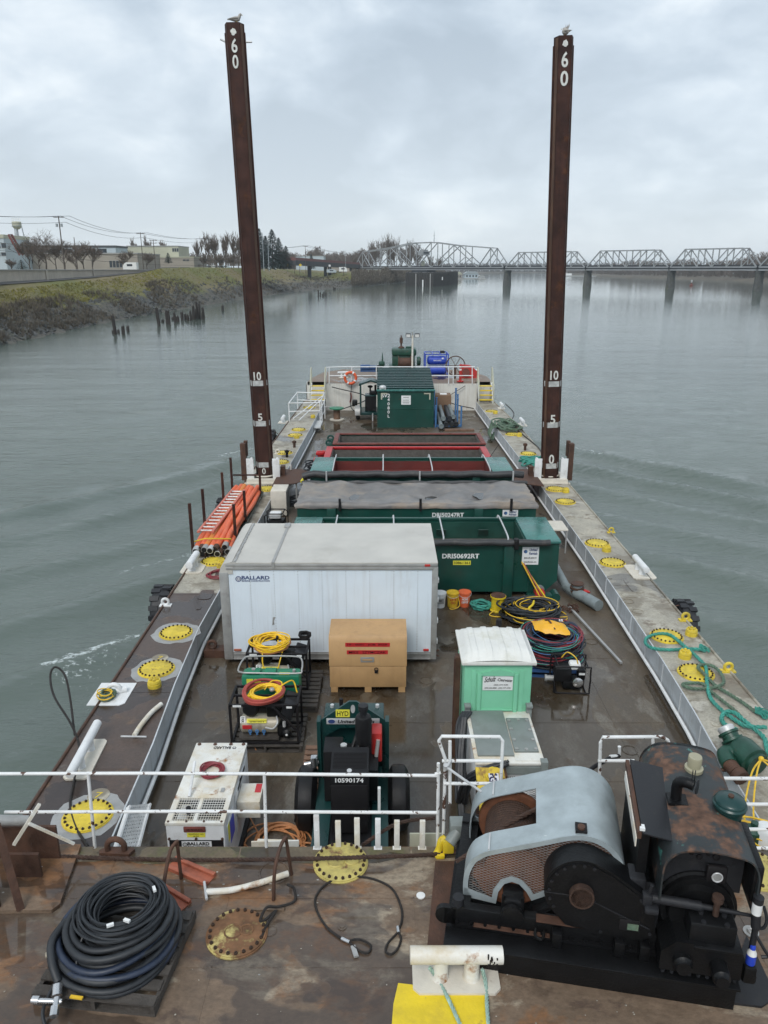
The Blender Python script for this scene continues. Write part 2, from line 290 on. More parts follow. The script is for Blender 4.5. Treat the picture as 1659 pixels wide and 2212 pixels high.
class MB:
 def __init__(s):s.v=[];s.f=[]
 def add(s,vs,fs,M=None):
  o=len(s.v)
  s.v+=[tuple(M@Vector(v))for v in vs]if M else[tuple(v)for v in vs]
  s.f+=[tuple(i+o for i in f)for f in fs]
  return s
 def box(s,c,d,rz=0,rx=0,ry=0,bev=0):
  M=Matrix.Translation(c)@Matrix.Rotation(rz,4,'Z')@Matrix.Rotation(ry,4,'Y')@Matrix.Rotation(rx,4,'X')
  if bev:
   bm=bmesh.new();bmesh.ops.create_cube(bm,size=1)
   for v in bm.verts:v.co=Vector((v.co.x*d[0],v.co.y*d[1],v.co.z*d[2]))
   bmesh.ops.bevel(bm,geom=bm.edges[:],offset=bev,segments=2,affect='EDGES',profile=0.5)
   bm.verts.index_update()
   s.add([v.co.copy()for v in bm.verts],[[v.index for v in f.verts]for f in bm.faces],M);bm.free()
  else:
   x,y,z=d[0]/2,d[1]/2,d[2]/2
   s.add([(-x,-y,-z),(x,-y,-z),(x,y,-z),(-x,y,-z),(-x,-y,z),(x,-y,z),(x,y,z),(-x,y,z)],[(0,3,2,1),(4,5,6,7),(0,1,5,4),(1,2,6,5),(2,3,7,6),(3,0,4,7)],M)
  return s
 def b2(s,lo,hi,bev=0):
  return s.box([(a+b)/2 for a,b in zip(lo,hi)],[b-a for a,b in zip(lo,hi)],bev=bev)
 def bar(s,p,q,w,h=None,up=(0,0,1)):
  p,q=Vector(p),Vector(q);d=q-p;L=d.length
  if L<1e-6:return s
  d.normalize();u=Vector(up)
  if abs(d.dot(u))>0.99:u=Vector((0,1,0))
  x=d.cross(u).normalized();z=x.cross(d);h=h or w
  M=Matrix.Translation((p+q)/2)@Matrix((x,d,z)).transposed().to_4x4()
  a,b,c=w/2,L/2,h/2
  return s.add([(-a,-b,-c),(a,-b,-c),(a,b,-c),(-a,b,-c),(-a,-b,c),(a,-b,c),(a,b,c),(-a,b,c)],[(0,3,2,1),(4,5,6,7),(0,1,5,4),(1,2,6,5),(2,3,7,6),(3,0,4,7)],M)
 def path(s,pts,r,n=8,closed=False,k=1,rads=None,caps=True):
  pts=catmull(pts,k,closed);m=len(pts)
  if m<2:return s
  t0=(pts[1]-pts[0]).normalized()
  u=t0.orthogonal().normalized();o=len(s.v);pt=t0
  for i,p in enumerate(pts):
   if closed:t=(pts[(i+1)%m]-pts[i-1])
   else:t=(pts[min(i+1,m-1)]-pts[max(i-1,0)])
   t=t.normalized()if t.length>1e-9 else pt
   u=(u-t*u.dot(t))
   u=u.normalized()if u.length>1e-6 else t.orthogonal().normalized()
   w_=t.cross(u);pt=t
   rr=rads[min(len(rads)-1,int(i*len(rads)/m))]if rads else r
   for j in range(n):
    a=2*math.pi*j/n
    s.v.append(tuple(p+(u*math.cos(a)+w_*math.sin(a))*rr))
  for i in range(m if closed else m-1):
   for j in range(n):
    a=o+i*n+j;b=o+i*n+(j+1)%n
    c=o+((i+1)%m)*n+(j+1)%n;d=o+((i+1)%m)*n+j
    s.f.append((a,b,c,d))
  if caps and not closed:
   s.f.append(tuple(o+j for j in range(n))[::-1]);s.f.append(tuple(o+(m-1)*n+j for j in range(n)))
  return s
 def tube(s,p,q,r,n=10,r2=None,caps=True):
  return s.path([p,q],r,n,rads=[r,r2 if r2 is not None else r],caps=caps)
 def lathe(s,prof,c=(0,0,0),axis=(0,0,1),n=24):
  ax=Vector(axis).normalized();M=Matrix.Translation(c)@ax.to_track_quat('Z','Y').to_matrix().to_4x4()
  vs=[];fs=[]
  for r,z in prof:
   for j in range(n):
    a=2*math.pi*j/n;vs.append((r*math.cos(a),r*math.sin(a),z))
  for i in range(len(prof)-1):
   for j in range(n):
    fs.append((i*n+j,i*n+(j+1)%n,(i+1)*n+(j+1)%n,(i+1)*n+j))
  if prof[0][0]>1e-5:fs.append(tuple(range(n))[::-1])
  if prof[-1][0]>1e-5:fs.append(tuple((len(prof)-1)*n+j for j in range(n)))
  return s.add(vs,fs,M)
 def disc(s,c,r,h,n=24,axis=(0,0,1),bev=0.0):
  if bev:return s.lathe([(r,0),(r,h-bev),(r-bev,h)],c,axis,n)
  return s.lathe([(r,0),(r,h)],c,axis,n)
 def ball(s,c,r,sc_=(1,1,1),n=12,m=8,M=None):
  vs=[];fs=[]
  for i in range(m+1):
   ph=math.pi*i/m
   for j in range(n):
    a=2*math.pi*j/n
    vs.append((c[0]+r*sc_[0]*math.sin(ph)*math.cos(a),c[1]+r*sc_[1]*math.sin(ph)*math.sin(a),c[2]+r*sc_[2]*math.cos(ph)))
  for i in range(m):
   for j in range(n):
    fs.append((i*n+j,(i+1)*n+j,(i+1)*n+(j+1)%n,i*n+(j+1)%n))
  return s.add(vs,fs,M)
 def ring(s,c,R_,r,axis=(0,0,1),n=8,m=32,a0=0,a1=360):
  ax=Vector(axis).normalized();q=ax.to_track_quat('Z','Y')
  full=abs(a1-a0)>=360;k=m if full else m+1
  pts=[Vector(c)+q@Vector((R_*math.cos(R(a0+(a1-a0)*i/m)),R_*math.sin(R(a0+(a1-a0)*i/m)),0))for i in range(k)]
  return s.path(pts,r,n,closed=full)
 def prism(s,poly,o,ea,eb,en,depth):
  """polygon (a,b) in the plane o + a*ea + b*eb, extruded along en by depth"""
  o,ea,eb,en=Vector(o),Vector(ea),Vector(eb),Vector(en)
  n=len(poly)
  vs=[o+ea*a+eb*b for a,b in poly]+[o+ea*a+eb*b+en*depth for a,b in poly]
  fs=[tuple(range(n))[::-1],tuple(range(n,2*n))]+[(i,(i+1)%n,n+(i+1)%n,n+i)for i in range(n)]
  return s.add(vs,fs)
 def slab(s,poly,z0,z1):
  return s.prism(poly,(0,0,z0),(1,0,0),(0,1,0),(0,0,1),z1-z0)
 def strip(s,prof,o,ea,eb,en,depth,th):
  """a bent sheet: open profile (a,b) swept along en, with thickness th"""
  pr=[Vector((a,b))for a,b in prof];nn=[]
  for i in range(len(pr)):
   t=pr[min(i+1,len(pr)-1)]-pr[max(i-1,0)];t.normalize();nn.append(Vector((t.y,-t.x)))
  o,ea,eb,en=Vector(o),Vector(ea),Vector(eb),Vector(en);n=len(pr)
  W3=lambda p,d:o+ea*p.x+eb*p.y+en*d
  vs=[W3(p,0)for p in pr]+[W3(p,depth)for p in pr]+[W3(p+q*th,0)for p,q in zip(pr,nn)]+[W3(p+q*th,depth)for p,q in zip(pr,nn)]
  fs=[]
  for i in range(n-1):fs+=[(i,i+1,n+i+1,n+i),(2*n+i,3*n+i,3*n+i+1,2*n+i+1),(i,2*n+i,2*n+i+1,i+1),(n+i,n+i+1,3*n+i+1,3*n+i)]
  fs+=[(0,n,3*n,2*n),(n-1,3*n-1,4*n-1,2*n-1)]
  return s.add(vs,fs)
 def quad(s,a,b,c,d):return s.add([a,b,c,d],[(0,1,2,3)])
 def build(s,name,mat,parent=None,loc=None,rz=0,smooth=38,label=None):
  me=bpy.data.meshes.new(name);me.from_pydata(s.v,[],s.f);me.update()
  bm=bmesh.new();bm.from_mesh(me);bmesh.ops.recalc_face_normals(bm,faces=bm.faces[:]);bm.to_mesh(me);bm.free()
  if smooth:
   me.polygons.foreach_set('use_smooth',[True]*len(me.polygons));me.set_sharp_from_angle(angle=R(smooth))
  me.materials.append(MT[mat]if isinstance(mat,str)else mat)
  o=bpy.data.objects.new(name,me);col.objects.link(o)
  if parent:o.parent=parent
  if loc is not None:o.location=loc
  if rz:o.rotation_euler.z=rz
  if label:o['label']=label
  return o
def tag(o,label=None,cat=None,group=None,kind=None):
 if label:o['label']=label
 if cat:o['category']=cat
 if group:o['group']=group
 if kind:o['kind']=kind
 return o
def thing(name,label,cat,loc=(0,0,0),rz=0,group=None):
 o=bpy.data.objects.new(name,None);o.empty_display_size=0.2;col.objects.link(o)
 o.location=loc;o.rotation_euler.z=rz
 return tag(o,label,cat,group)
def dup(o,loc=None,rz=None,label=None,parent=None):
 c=o.copy();col.objects.link(c)
 if parent:c.parent=parent
 if loc is not None:c.location=loc
 if rz is not None:c.rotation_euler.z=rz
 if label:c['label']=label
 for ch in list(o.children):dup(ch,parent=c)
 return c
def text(body,h,c,ex,ey,mat,parent,wid=None,name='lettering',bold=0.0,ext=0.0025,shear=0.0,spacing=1.0,line=1.0):
 cu=bpy.data.curves.new('lettering','FONT');cu.body=body;cu.align_x='CENTER';cu.align_y='CENTER'
 cu.size=1.0;cu.extrude=0.0;cu.offset=bold;cu.shear=shear;cu.space_character=spacing;cu.space_line=line;cu.resolution_u=3
 to=bpy.data.objects.new('lettering',cu);col.objects.link(to)
 dg=bpy.context.evaluated_depsgraph_get();me=bpy.data.meshes.new_from_object(to.evaluated_get(dg))
 bpy.data.objects.remove(to);bpy.data.curves.remove(cu)
 xs=[v.co.x for v in me.vertices];ys=[v.co.y for v in me.vertices]
 if not xs:return None
 sy=h/(max(ys)-min(ys));sx=(wid/(max(xs)-min(xs)))if wid else sy
 mx,my=(max(xs)+min(xs))/2,(max(ys)+min(ys))/2
 ex,ey=Vector(ex).normalized(),Vector(ey).normalized();en=ex.cross(ey);c=Vector(c)+en*ext
 for v in me.vertices:v.co=c+ex*((v.co.x-mx)*sx)+ey*((v.co.y-my)*sy)
 me.name=name;me.materials.append(MT[mat])
 o=bpy.data.objects.new(name,me);col.objects.link(o);o.parent=parent
 return o
def coil(mb,c,R_,r,turns,h=0.0,wob=0.06,seed=1,ry=None,n=6,m=30,tilt=0.0,rin=None):
 """a lay of hose: each turn wanders in radius, centre and height"""
 g=random.Random(seed);pts=[]
 for k in range(turns):
  rr=R_*(1+g.uniform(-wob,wob))if rin is None else rin+(R_-rin)*g.random()
  cx,cy=g.uniform(-wob,wob)*R_,g.uniform(-wob,wob)*R_
  z=(h*k/max(1,turns-1));ph=g.uniform(0,6.28);e=g.uniform(0,wob*1.2)
  ring_=[]
  for i in range(m):
   a=2*math.pi*i/m;q=rr*(1+e*math.cos(2*a+ph))
   ring_.append((c[0]+cx+q*math.cos(a),c[1]+cy+q*(ry or 1)*math.sin(a),c[2]+z+r+tilt*math.sin(a)*q+r*0.8*math.sin(a*2+ph)))
  pts.append(ring_)
 flat=[p for q in pts for p in q]
 mb.path(flat,r,n,k=1)
 return mb
def rope(mb,pts,r,k=6,strands=3,pitch=None):
 """laid rope: strands twisted about the run"""
 c=catmull(pts,k);pitch=pitch or r*7
 acc=0;fr=[];u=None
 for i,p in enumerate(c):
  t=(c[min(i+1,len(c)-1)]-c[max(i-1,0)]).normalized()
  if u is None:u=t.orthogonal().normalized()
  u=(u-t*u.dot(t)).normalized();fr.append((p,u.copy(),t.cross(u)))
 out=[];step=pitch/7
 for i in range(len(c)-1):
  L=(c[i+1]-c[i]).length;m=max(1,int(L/step+0.5))
  for j in range(m):
   f=j/m;out.append((c[i].lerp(c[i+1],f),fr[i][1].lerp(fr[i+1][1],f),fr[i][2].lerp(fr[i+1][2],f),acc+L*f))
  acc+=L
 for k_ in range(strands):
  ph=2*math.pi*k_/strands
  mb.path([p+(a*math.cos(ph+s_*2*math.pi/pitch)+b*math.sin(ph+s_*2*math.pi/pitch))*r*0.52 for p,a,b,s_ in out],r*0.56,5)
 return mb
X,Y,Z=Vector((1,0,0)),Vector((0,1,0)),Vector((0,0,1))
# === water
WZ=-1.5
def wake(x,y):
 h=0.0
 for p0,n,d in(((-7.2,41.5),(-0.75,0.66),-1),((10.2,44.2),(0.71,0.70),1)):
  s_=(x-p0[0])*n[0]+(y-p0[1])*n[1]
  off=(x+5.6)*-1 if d<0 else(x-7.3)
  if off<0:continue
  if s_<1.2:
   wob=0.7*math.sin(0.17*x+0.11*y)+0.35*math.sin(0.29*y-0.2*x)
   ph=2*math.pi*(s_+wob)/3.5
   env=math.exp(s_/26.0)*math.exp(-off/40.0)*(.7+.45*noise.noise(Vector((x*.12,y*.12,7))))*min(1,(1.2-s_)/1.2)*(1-math.exp(-(off+0.3)/1.0))
   h+=0.27*env*(1-math.exp((s_-1.2)/1.2))*(math.cos(ph)+0.38*math.cos(2*ph+0.4)+.15*math.cos(3*ph+.8))
   ph2=2*math.pi*((x*0.35*d+y*0.94)+wob*0.6)/5.2
   h+=0.05*env*math.cos(ph2)
   for lam,dx,dy,am in((2.3,.86*d,.5,.05),(1.6,.55*d,.83,.03),(3.1,.95*d,-.3,.045)):h+=am*env*math.cos(2*math.pi*(x*dx+y*dy+wob*.7)/lam+2*math.sin(.3*x-.2*y))
 return h
xs=[];x=0.0;st=0.42
while x<5200:
 xs.append(x);x+=st
 if x>34:st*=1.13
xs=[-a for a in xs[:0:-1]]+xs
ys=[-40,-20];y=-10.0;st=0.42
while y<9000:
 ys.append(y);y+=st
 if y>66:st*=1.10
vs=[];fs=[]
for yy in ys:
 for xx in xs:
  near=max(0.0,1-max(0,math.hypot(xx,yy-28)-38)/30)
  z=WZ+(wake(xx,yy)if near>0 else 0)*min(1,near*2)
  if near>0:z+=near*0.035*(noise.noise(Vector((xx*0.45,yy*0.45,0.3)))+0.5*noise.noise(Vector((xx*1.1,yy*1.1,4.1))))
  vs.append((xx,yy,z))
nx=len(xs)
for j in range(len(ys)-1):
 for i in range(nx-1):
  a=j*nx+i;fs.append((a,a+1,a+nx+1,a+nx))
m=bpy.data.materials.new('river_water');m.use_nodes=True;t=m.node_tree;L=t.links.new;b=t.nodes['Principled BSDF']
tc=N(t,'ShaderNodeTexCoord');v=tc.outputs['Object']
na=N(t,'ShaderNodeTexNoise',i_Scale=0.05,i_Detail=5.0);L(v,na.inputs['Vector'])
wc=ramp(t,na.outputs[0],[(0.3,(0.088,0.114,0.098)),(0.7,(0.112,0.142,0.122))]).outputs[0]
sepw=N(t,'ShaderNodeSeparateXYZ');L(v,sepw.inputs[0])
def foam_line(px,py,qx,qy,wd):
 dx,dy=qx-px,qy-py;ln=math.hypot(dx,dy);dx/=ln;dy/=ln
 u=math_n(t,'ADD',math_n(t,'MULTIPLY',math_n(t,'SUBTRACT',sepw.outputs[0],px),dx),math_n(t,'MULTIPLY',math_n(t,'SUBTRACT',sepw.outputs[1],py),dy))
 vv=math_n(t,'SUBTRACT',math_n(t,'MULTIPLY',math_n(t,'SUBTRACT',sepw.outputs[0],px),dy),math_n(t,'MULTIPLY',math_n(t,'SUBTRACT',sepw.outputs[1],py),dx))
 nn_=N(t,'ShaderNodeTexNoise',i_Scale=1.3,i_Detail=3.0);L(v,nn_.inputs['Vector'])
 vv=math_n(t,'ADD',vv,math_n(t,'MULTIPLY',math_n(t,'SUBTRACT',nn_.outputs[0],0.5),0.8))
 fa=ramp(t,math_n(t,'DIVIDE',math_n(t,'ABSOLUTE',vv),wd),[(0.0,1),(1.0,0)]).outputs[0]
 fu=math_n(t,'MULTIPLY',math_n(t,'GREATER_THAN',u,0.0),math_n(t,'LESS_THAN',u,ln))
 return math_n(t,'MULTIPLY',fa,fu)
A,B_=P(300,1378,WZ),P(95,1448,WZ)
f1=math_n(t,'MULTIPLY',foam_line(A.x,A.y,B_.x,B_.y,0.42),.8)
A,B_=P(250,1408,WZ),P(120,1462,WZ);f2=math_n(t,'MULTIPLY',foam_line(A.x,A.y,B_.x,B_.y,1.3),0.42)
A,B_=P(420,1188,WZ),P(240,1238,WZ);f3=math_n(t,'MULTIPLY',foam_line(A.x,A.y,B_.x,B_.y,0.35),0.55)
A,B_=P(1222,962,WZ),P(1300,985,WZ);f4=math_n(t,'MULTIPLY',foam_line(A.x,A.y,B_.x,B_.y,0.4),0.6)
A,B_=P(548,968,WZ),P(470,985,WZ);f5=math_n(t,'MULTIPLY',foam_line(A.x,A.y,B_.x,B_.y,0.4),0.6)
fm=f1
for f_ in(f2,f3,f4,f5):fm=math_n(t,'MAXIMUM',fm,f_)
nf=N(t,'ShaderNodeTexNoise',i_Scale=5.5,i_Detail=8.0,i_Roughness=0.75);L(v,nf.inputs['Vector'])
fo=ramp(t,math_n(t,'ADD',nf.outputs[0],math_n(t,'MULTIPLY',fm,0.30)),[(0.66,0),(0.80,1)]).outputs[0]
L(mixc(t,fo,wc,(0.62,0.68,0.68)),b.inputs['Base Color'])
L(ramp(t,fo,[(0,0.07),(1,0.7)]).outputs[0],b.inputs['Roughness']);b.inputs['IOR'].default_value=1.46
mp=N(t,'ShaderNodeMapping');mp.inputs['Scale'].default_value=(0.55,1.5,1);mp.inputs['Rotation'].default_value=(0,0,R(12));L(v,mp.inputs[0])
nb=N(t,'ShaderNodeTexNoise',i_Scale=2.3,i_Detail=9.0,i_Roughness=0.62);L(mp.outputs[0],nb.inputs['Vector'])
mp2=N(t,'ShaderNodeMapping');mp2.inputs['Scale'].default_value=(0.10,0.42,1);L(v,mp2.inputs[0])
nb2=N(t,'ShaderNodeTexNoise',i_Scale=0.30,i_Detail=5.0,i_Roughness=0.6);L(mp2.outputs[0],nb2.inputs['Vector'])
bp=N(t,'ShaderNodeBump',i_Strength=0.75,i_Distance=0.10);L(nb.outputs[0],bp.inputs['Height'])
bp2=N(t,'ShaderNodeBump',i_Strength=0.28,i_Distance=0.8);L(nb2.outputs[0],bp2.inputs['Height']);L(bp.outputs[0],bp2.inputs['Normal'])
dd=N(t,'ShaderNodeVectorMath',operation='DISTANCE');L(v,dd.inputs[0]);dd.inputs[1].default_value=(0,25,WZ)
fall=math_n(t,'DIVIDE',1.0,math_n(t,'ADD',1.0,math_n(t,'POWER',math_n(t,'DIVIDE',dd.outputs['Value'],64.0),1.5)))
L(math_n(t,'MULTIPLY',fall,.85),bp.inputs['Strength']);L(math_n(t,'MULTIPLY',fall,.55),bp2.inputs['Strength'])
L(bp2.outputs[0],b.inputs['Normal'])
wm=MB();wm.v=vs;wm.f=fs
tag(wm.build('river_water',m,smooth=180),kind='structure')
# === the barge
def interp(tab,y):
 if y<=tab[0][0]:return tab[0][1]
 for(a,b0),(c,d)in zip(tab,tab[1:]):
  if y<=c:return b0+(d-b0)*(y-a)/(c-a)
 return tab[-1][1]
XL=[(7.7,-3.9),(11.5,-4.02),(13.5,-4.16),(16,-4.26),(19,-4.2),(30,-3.99),(40,-3.8),(48,-3.74)]
XR=[(7.7,5.55),(11.5,5.70),(12.5,5.78),(14.5,5.87),(21,5.98),(28,5.96),(48,5.72)]
OL=[(7.7,-5.46),(30,-5.42),(40,-5.22),(48,-5.0)]
OR_=[(7.7,7.12),(40,7.12),(48,6.85)]
SD=0.55;ST=1.64;YE=7.76;YB=47.6
YS=[YE,9,10,11.5,12.5,13.5,14.5,16,18,19,21,24,28,30,33,36,40,44,YB]
barge=thing('work_barge','long flat steel work barge with sunken main deck, raised ends and yellow hatches','barge',(0.8,28,0))
def bpart(mb,name,mat,label=None):
 mb.v=[(a-0.8,b_-28,c)for a,b_,c in mb.v]
 return mb.build(name,mat,barge,label=label)
mb=MB();mb.slab([(interp(XL,y)-.02,y)for y in YS]+[(interp(XR,y)+.02,y)for y in YS[::-1]],-0.08,0)
g=random.Random(3)
for yy in[9.3,11.2,13.0,15.6,18.2,20.8,23.4,26,28.6,31.2,33.8,36.4,39,41.6,44.2,46.5]:
 mb.b2((interp(XL,yy)+.1,yy-.006,0),(interp(XR,yy)-.1,yy+.006,.004))
for xx in(-1.9,.62,1.02,2.75,4.45):
 mb.b2((xx-.006,YE+.1,0),(xx+.006,YB-.1,.005))
for(a,b_,c,d)in((1.05,8.9,1.95,12.9),(-.45,12.9,.15,13.4),(2.1,9.4,2.75,12.6),(4.6,11,5.3,12.2),(3.9,15,4.4,15.9),(-3.6,11.2,-2.9,12.3),(-3.2,16,-2.6,17.2)):
 mb.b2((a,b_,.0),(c,d,.008))
for(a,b_)in((4.5,12.1),(3.4,11.0),(4.2,15.2),(4.9,16.4),(-2.2,10.2),(5.2,10.6),(.9,14.6)):
 mb.ring((a,b_,.004),.14,.008,n=5,m=22)
bpart(mb,'main_deck','deck_main')
YA=[y for y in YS if y<18.1];YZ=[y for y in YS if y>17.9]
mb=MB();mb.slab([(interp(OL,y),y)for y in YZ]+[(interp(XL,y),y)for y in YZ[::-1]],.30,SD);bpart(mb,'side_deck','deck_right','pale grey far length of the left side deck')
mb=MB();mb.slab([(interp(OL,y),y)for y in YA]+[(interp(XL,y),y)for y in YA[::-1]],.30,SD)
for yy in(10.8,13.2,17.9,22.5,27,32,37,42):mb.b2((interp(OL,yy),yy-.006,SD),(interp(XL,yy),yy+.006,SD+.004))
for yy,xx,a,b_ in((17.9,-4.5,.35,.3),(19.3,-4.45,.2,.16),(20.1,-4.3,.2,.16),(17.1,-4.5,.12,.1),(33,-4.4,.2,.2)):
 mb.slab([(xx+a/2*(abs(math.cos(q))**.5)*(1 if math.cos(q)>0 else-1),yy+b_*(abs(math.sin(q))**.5)*(1 if math.sin(q)>0 else-1))for q in[i*math.pi/8 for i in range(16)]],SD,SD+.012)
bpart(mb,'side_deck','deck_left','brown painted side deck with pale scuffed patches')
mb=MB();mb.slab([(interp(XR,y),y)for y in YS]+[(interp(OR_,y),y)for y in YS[::-1]],.30,SD)
for yy in(10.8,12.9,15,18.5,22.5,27,32,37,42):mb.b2((interp(XR,yy),yy-.006,SD),(interp(OR_,yy),yy+.006,SD+.004))
for yy,xx,a,b_ in((17.9,6.2,.4,.35),(18.5,6.5,.35,1.0),(12.1,6.0,.16,.14),(13.4,6.1,.16,.14),(10.7,6.05,.16,.14),(9.4,6.0,.2,.18),(19,6.0,.14,.12),(15.1,6.05,.14,.12)):
 mb.slab([(xx+a/2*(abs(math.cos(q))**.5)*(1 if math.cos(q)>0 else-1),yy+b_/2*(abs(math.sin(q))**.5)*(1 if math.sin(q)>0 else-1))for q in[i*math.pi/8 for i in range(16)]],SD,SD+.012)
for yy,xx in((16.9,6.1),(17.5,6.05),(24.2,6.2),(11.9,6.5)):mb.ring((xx,yy,SD+.004),.13,.012,n=5,m=22)
bpart(mb,'side_deck','deck_right','pale grey weathered side deck')
for tab,sgn in((XL,1),(XR,-1)):
 mb=MB()
 for a,b_ in zip(YS,YS[1:]):
  xa,xb=interp(tab,a),interp(tab,b_)
  mb.add([(xa,a,0),(xb,b_,0),(xb,b_,SD+.012),(xa,a,SD+.012),(xa+sgn*.025,a,0),(xb+sgn*.025,b_,0),(xb+sgn*.025,b_,SD+.012),(xa+sgn*.025,a,SD+.012)],[(0,1,2,3),(4,7,6,5),(3,2,6,7),(0,4,5,1)])
 yy=8.6
 while yy<47 and sgn<0:
  xx=interp(tab,yy)+sgn*.035;mb.b2((xx-.012,yy-.01,.03),(xx+.012,yy+.01,SD-.02));yy+=1.15
 bpart(mb,'coaming','coam')
 mb=MB();pts=[(interp(tab,y)+sgn*.10,y,.13)for y in YS]
 mb.path(pts,.036,8);bpart(mb,'conduit','whiteclean')
 mb=MB();ot=OL if sgn>0 else OR_
 mb.path([(interp(ot,y)+sgn*.05,y,SD+.01)for y in YS],.028,8)
 bpart(mb,'edge_bead','rust' if sgn>0 else 'deck_right')
mb=MB();mb.slab([(-7.2,-2.5),(8.8,-2.5),(8.8,YE),(-5.2,YE),(-5.2,6.1),(-7.2,6.1)],ST-.3,ST)
for xx in(-3.22,-1.75,.33,.72,3.9,5.2):mb.b2((xx-.006,-2,ST),(xx+.006,YE-.02,ST+.004))
for yy in(5.35,6.05,6.95):mb.b2((-5,yy-.006,ST),(8,yy+.006,ST+.004))
mb.box((-1.35,6.79,ST+.012),(.5,.06,.024));mb.disc((-.45,6.55,ST),.05,.014,16);mb.disc((-.45,6.55,ST+.014),.03,.01,16)
mb.ring((-1.22,6.5,ST+.003),.07,.006,n=5,m=20);mb.ring((-1.29,7.33,ST+.004),.17,.012,n=6,m=26);mb.disc((-1.29,7.33,ST),.155,.01,26)
bpart(mb,'stern_deck','deck_stern')
g=random.Random(2);mb=MB();mb.slab([(-4.6,YE-.01),(8.5,YE-.01)]+[(8.5-i*.26,YE-.16-.13*g.random()-.1*noise.noise(Vector((i*.3,1,1))))for i in range(51)],ST,ST+.003);bpart(mb,'mossy_edge','moss')
mb=MB();mb.b2((-5.3,YE-.03,-1.0),(7.2,YE-.002,ST-.01));bpart(mb,'stern_bulkhead','coam')
mb=MB();mb.slab([(-3.6,YB),(5.7,YB),(5.7,YB+.9),(6.75,YB+.9),(6.8,51),(6.2,53.2),(5.1,54.6),(-2.9,54.9),(-4.2,53.0),(-4.75,50),(-4.8,YB+.9),(-3.6,YB+.9)],ST-.2,ST)
bpart(mb,'bow_deck','deck_bow')
mb=MB();mb.b2((-3.62,YB-.03,0),(5.74,YB,ST+.02))
mb.b2((-4.85,YB+.9,SD),(-3.6,YB+.93,ST));mb.b2((5.7,YB+.9,SD),(6.8,YB+.93,ST));mb.b2((6.66,YB-.1,SD),(6.8,YB+.9,ST));mb.b2((-3.62,YB,SD),(-3.55,YB+.9,ST))
bpart(mb,'bow_bulkhead','bulk')
mb=MB();poly=[(interp(OL,y),y)for y in YS]+[(-4.9,51),(-4.2,53.0),(-2.9,54.8),(5.1,54.5),(6.2,53.1),(6.85,51)]+[(interp(OR_,y),y)for y in YS[::-1]]
mb.slab(poly,-2.6,-.10);mb.slab([(interp(OL,y),y)for y in YS]+[(interp(OL,y)+.1,y)for y in YS[::-1]],-.12,.32);mb.slab([(interp(OR_,y)-.1,y)for y in YS]+[(interp(OR_,y),y)for y in YS[::-1]],-.12,.32)
mb.slab([(-7.2,-2.5),(8.8,-2.5),(8.8,YE-.05),(-5.2,YE-.05),(-5.2,6.1),(-7.2,6.1)],-2.6,ST-.31)
mb.slab([(-4.9,YB+1),(6.8,YB+1),(6.8,51),(6.2,53.1),(5.1,54.5),(-2.9,54.8),(-4.2,53.0),(-4.75,50)],-.1,ST-.21)
mb.slab([(interp(OL,YB),YB),(interp(XL,YB),YB),(-3.6,YB+.9),(-4.9,YB+.9)],-.1,SD);mb.slab([(interp(XR,YB),YB),(interp(OR_,YB),YB),(6.8,YB+.9),(5.7,YB+.9)],-.1,SD)
bpart(mb,'hull','hull')
# === spuds
def spud(px,top_px,Y0,ys,digit_ys,label,lean_sign,mirror,blot):
 base=Q(px,1023,Y0);top=Q(*top_px,Y0)
 ax=(top-base);Ltot=ax.length
 t_=thing('spud_pile',label,'spud',base,0,'tall spuds through the side decks')
 t_.rotation_euler.y=math.atan2(ax.x,ax.z)
 W_=.325
 hexa=[(-.325,.02),(-.22,-.25),(.20,-.25),(.325,.02),(.22,.28),(-.20,.28)]
 if mirror:hexa=[(-a,b_)for a,b_ in hexa][::-1]
 mb=MB();mb.slab(hexa,-3.5,Ltot)
 for sx in(-1,1):
  mb.b2((sx*.325-.02,-.02,-3.5),(sx*.325+.02,.06,Ltot-.25));mb.b2((sx*.21-.012,-.268,-3.5),(sx*.21+.012,-.245,Ltot-.1))
 mb.build('pile_body','pile',t_)
 side=1 if mirror else-1
 mb=MB();s2=1 if not mirror else-1
 mb.prism([(0,-3.5),(.15,-3.5),(.15,Ltot-.05),(0,Ltot-.05)],(s2*.228,-.236,0),(s2*.40,.916,0),(0,0,1),(s2*.916,-.40,0),.006)
 mb.build('interlock','pile_web',t_)
 for yb in ys:
  zb=(Q(px,yb,Y0).z-base.z)
  mb=MB();mb.slab([(a*1.035,b_*1.03)for a,b_ in hexa],zb-.10,zb+.10);mb.build('paint_band','band',t_)
 for body,y0,y1,wd in digit_ys:
  z1,z0=Q(px,y0,Y0).z-base.z,Q(px,y1,Y0).z-base.z
  text(body,z1-z0,(0,-.272,(z0+z1)/2),X,Z,'mark',t_,wid=wd,name='painted_number',bold=.02,ext=.004)
 z1,z0=Q(px,blot[0],Y0).z-base.z,Q(px,blot[1],Y0).z-base.z
 mb=MB();g2=random.Random(4 if mirror else 9)
 mb.prism([((.07+.05*g2.random())*math.cos(a),(z1-z0)/2*(.7+.4*g2.random())*math.sin(a))for a in[i*math.pi/7 for i in range(14)]],(0,-.268,(z0+z1)/2),X,Z,-Y,.004)
 mb.build('paint_blot','mark',t_)
 if not mirror:
  mb=MB();mb.tube((-.5,.02,Ltot-.42),(-.3,.02,Ltot-.52),.03);mb.tube((.3,.02,Ltot-.52),(.55,.02,Ltot-.52),.03);mb.build('lifting_pin','galvpale',t_)
 return t_,base,top
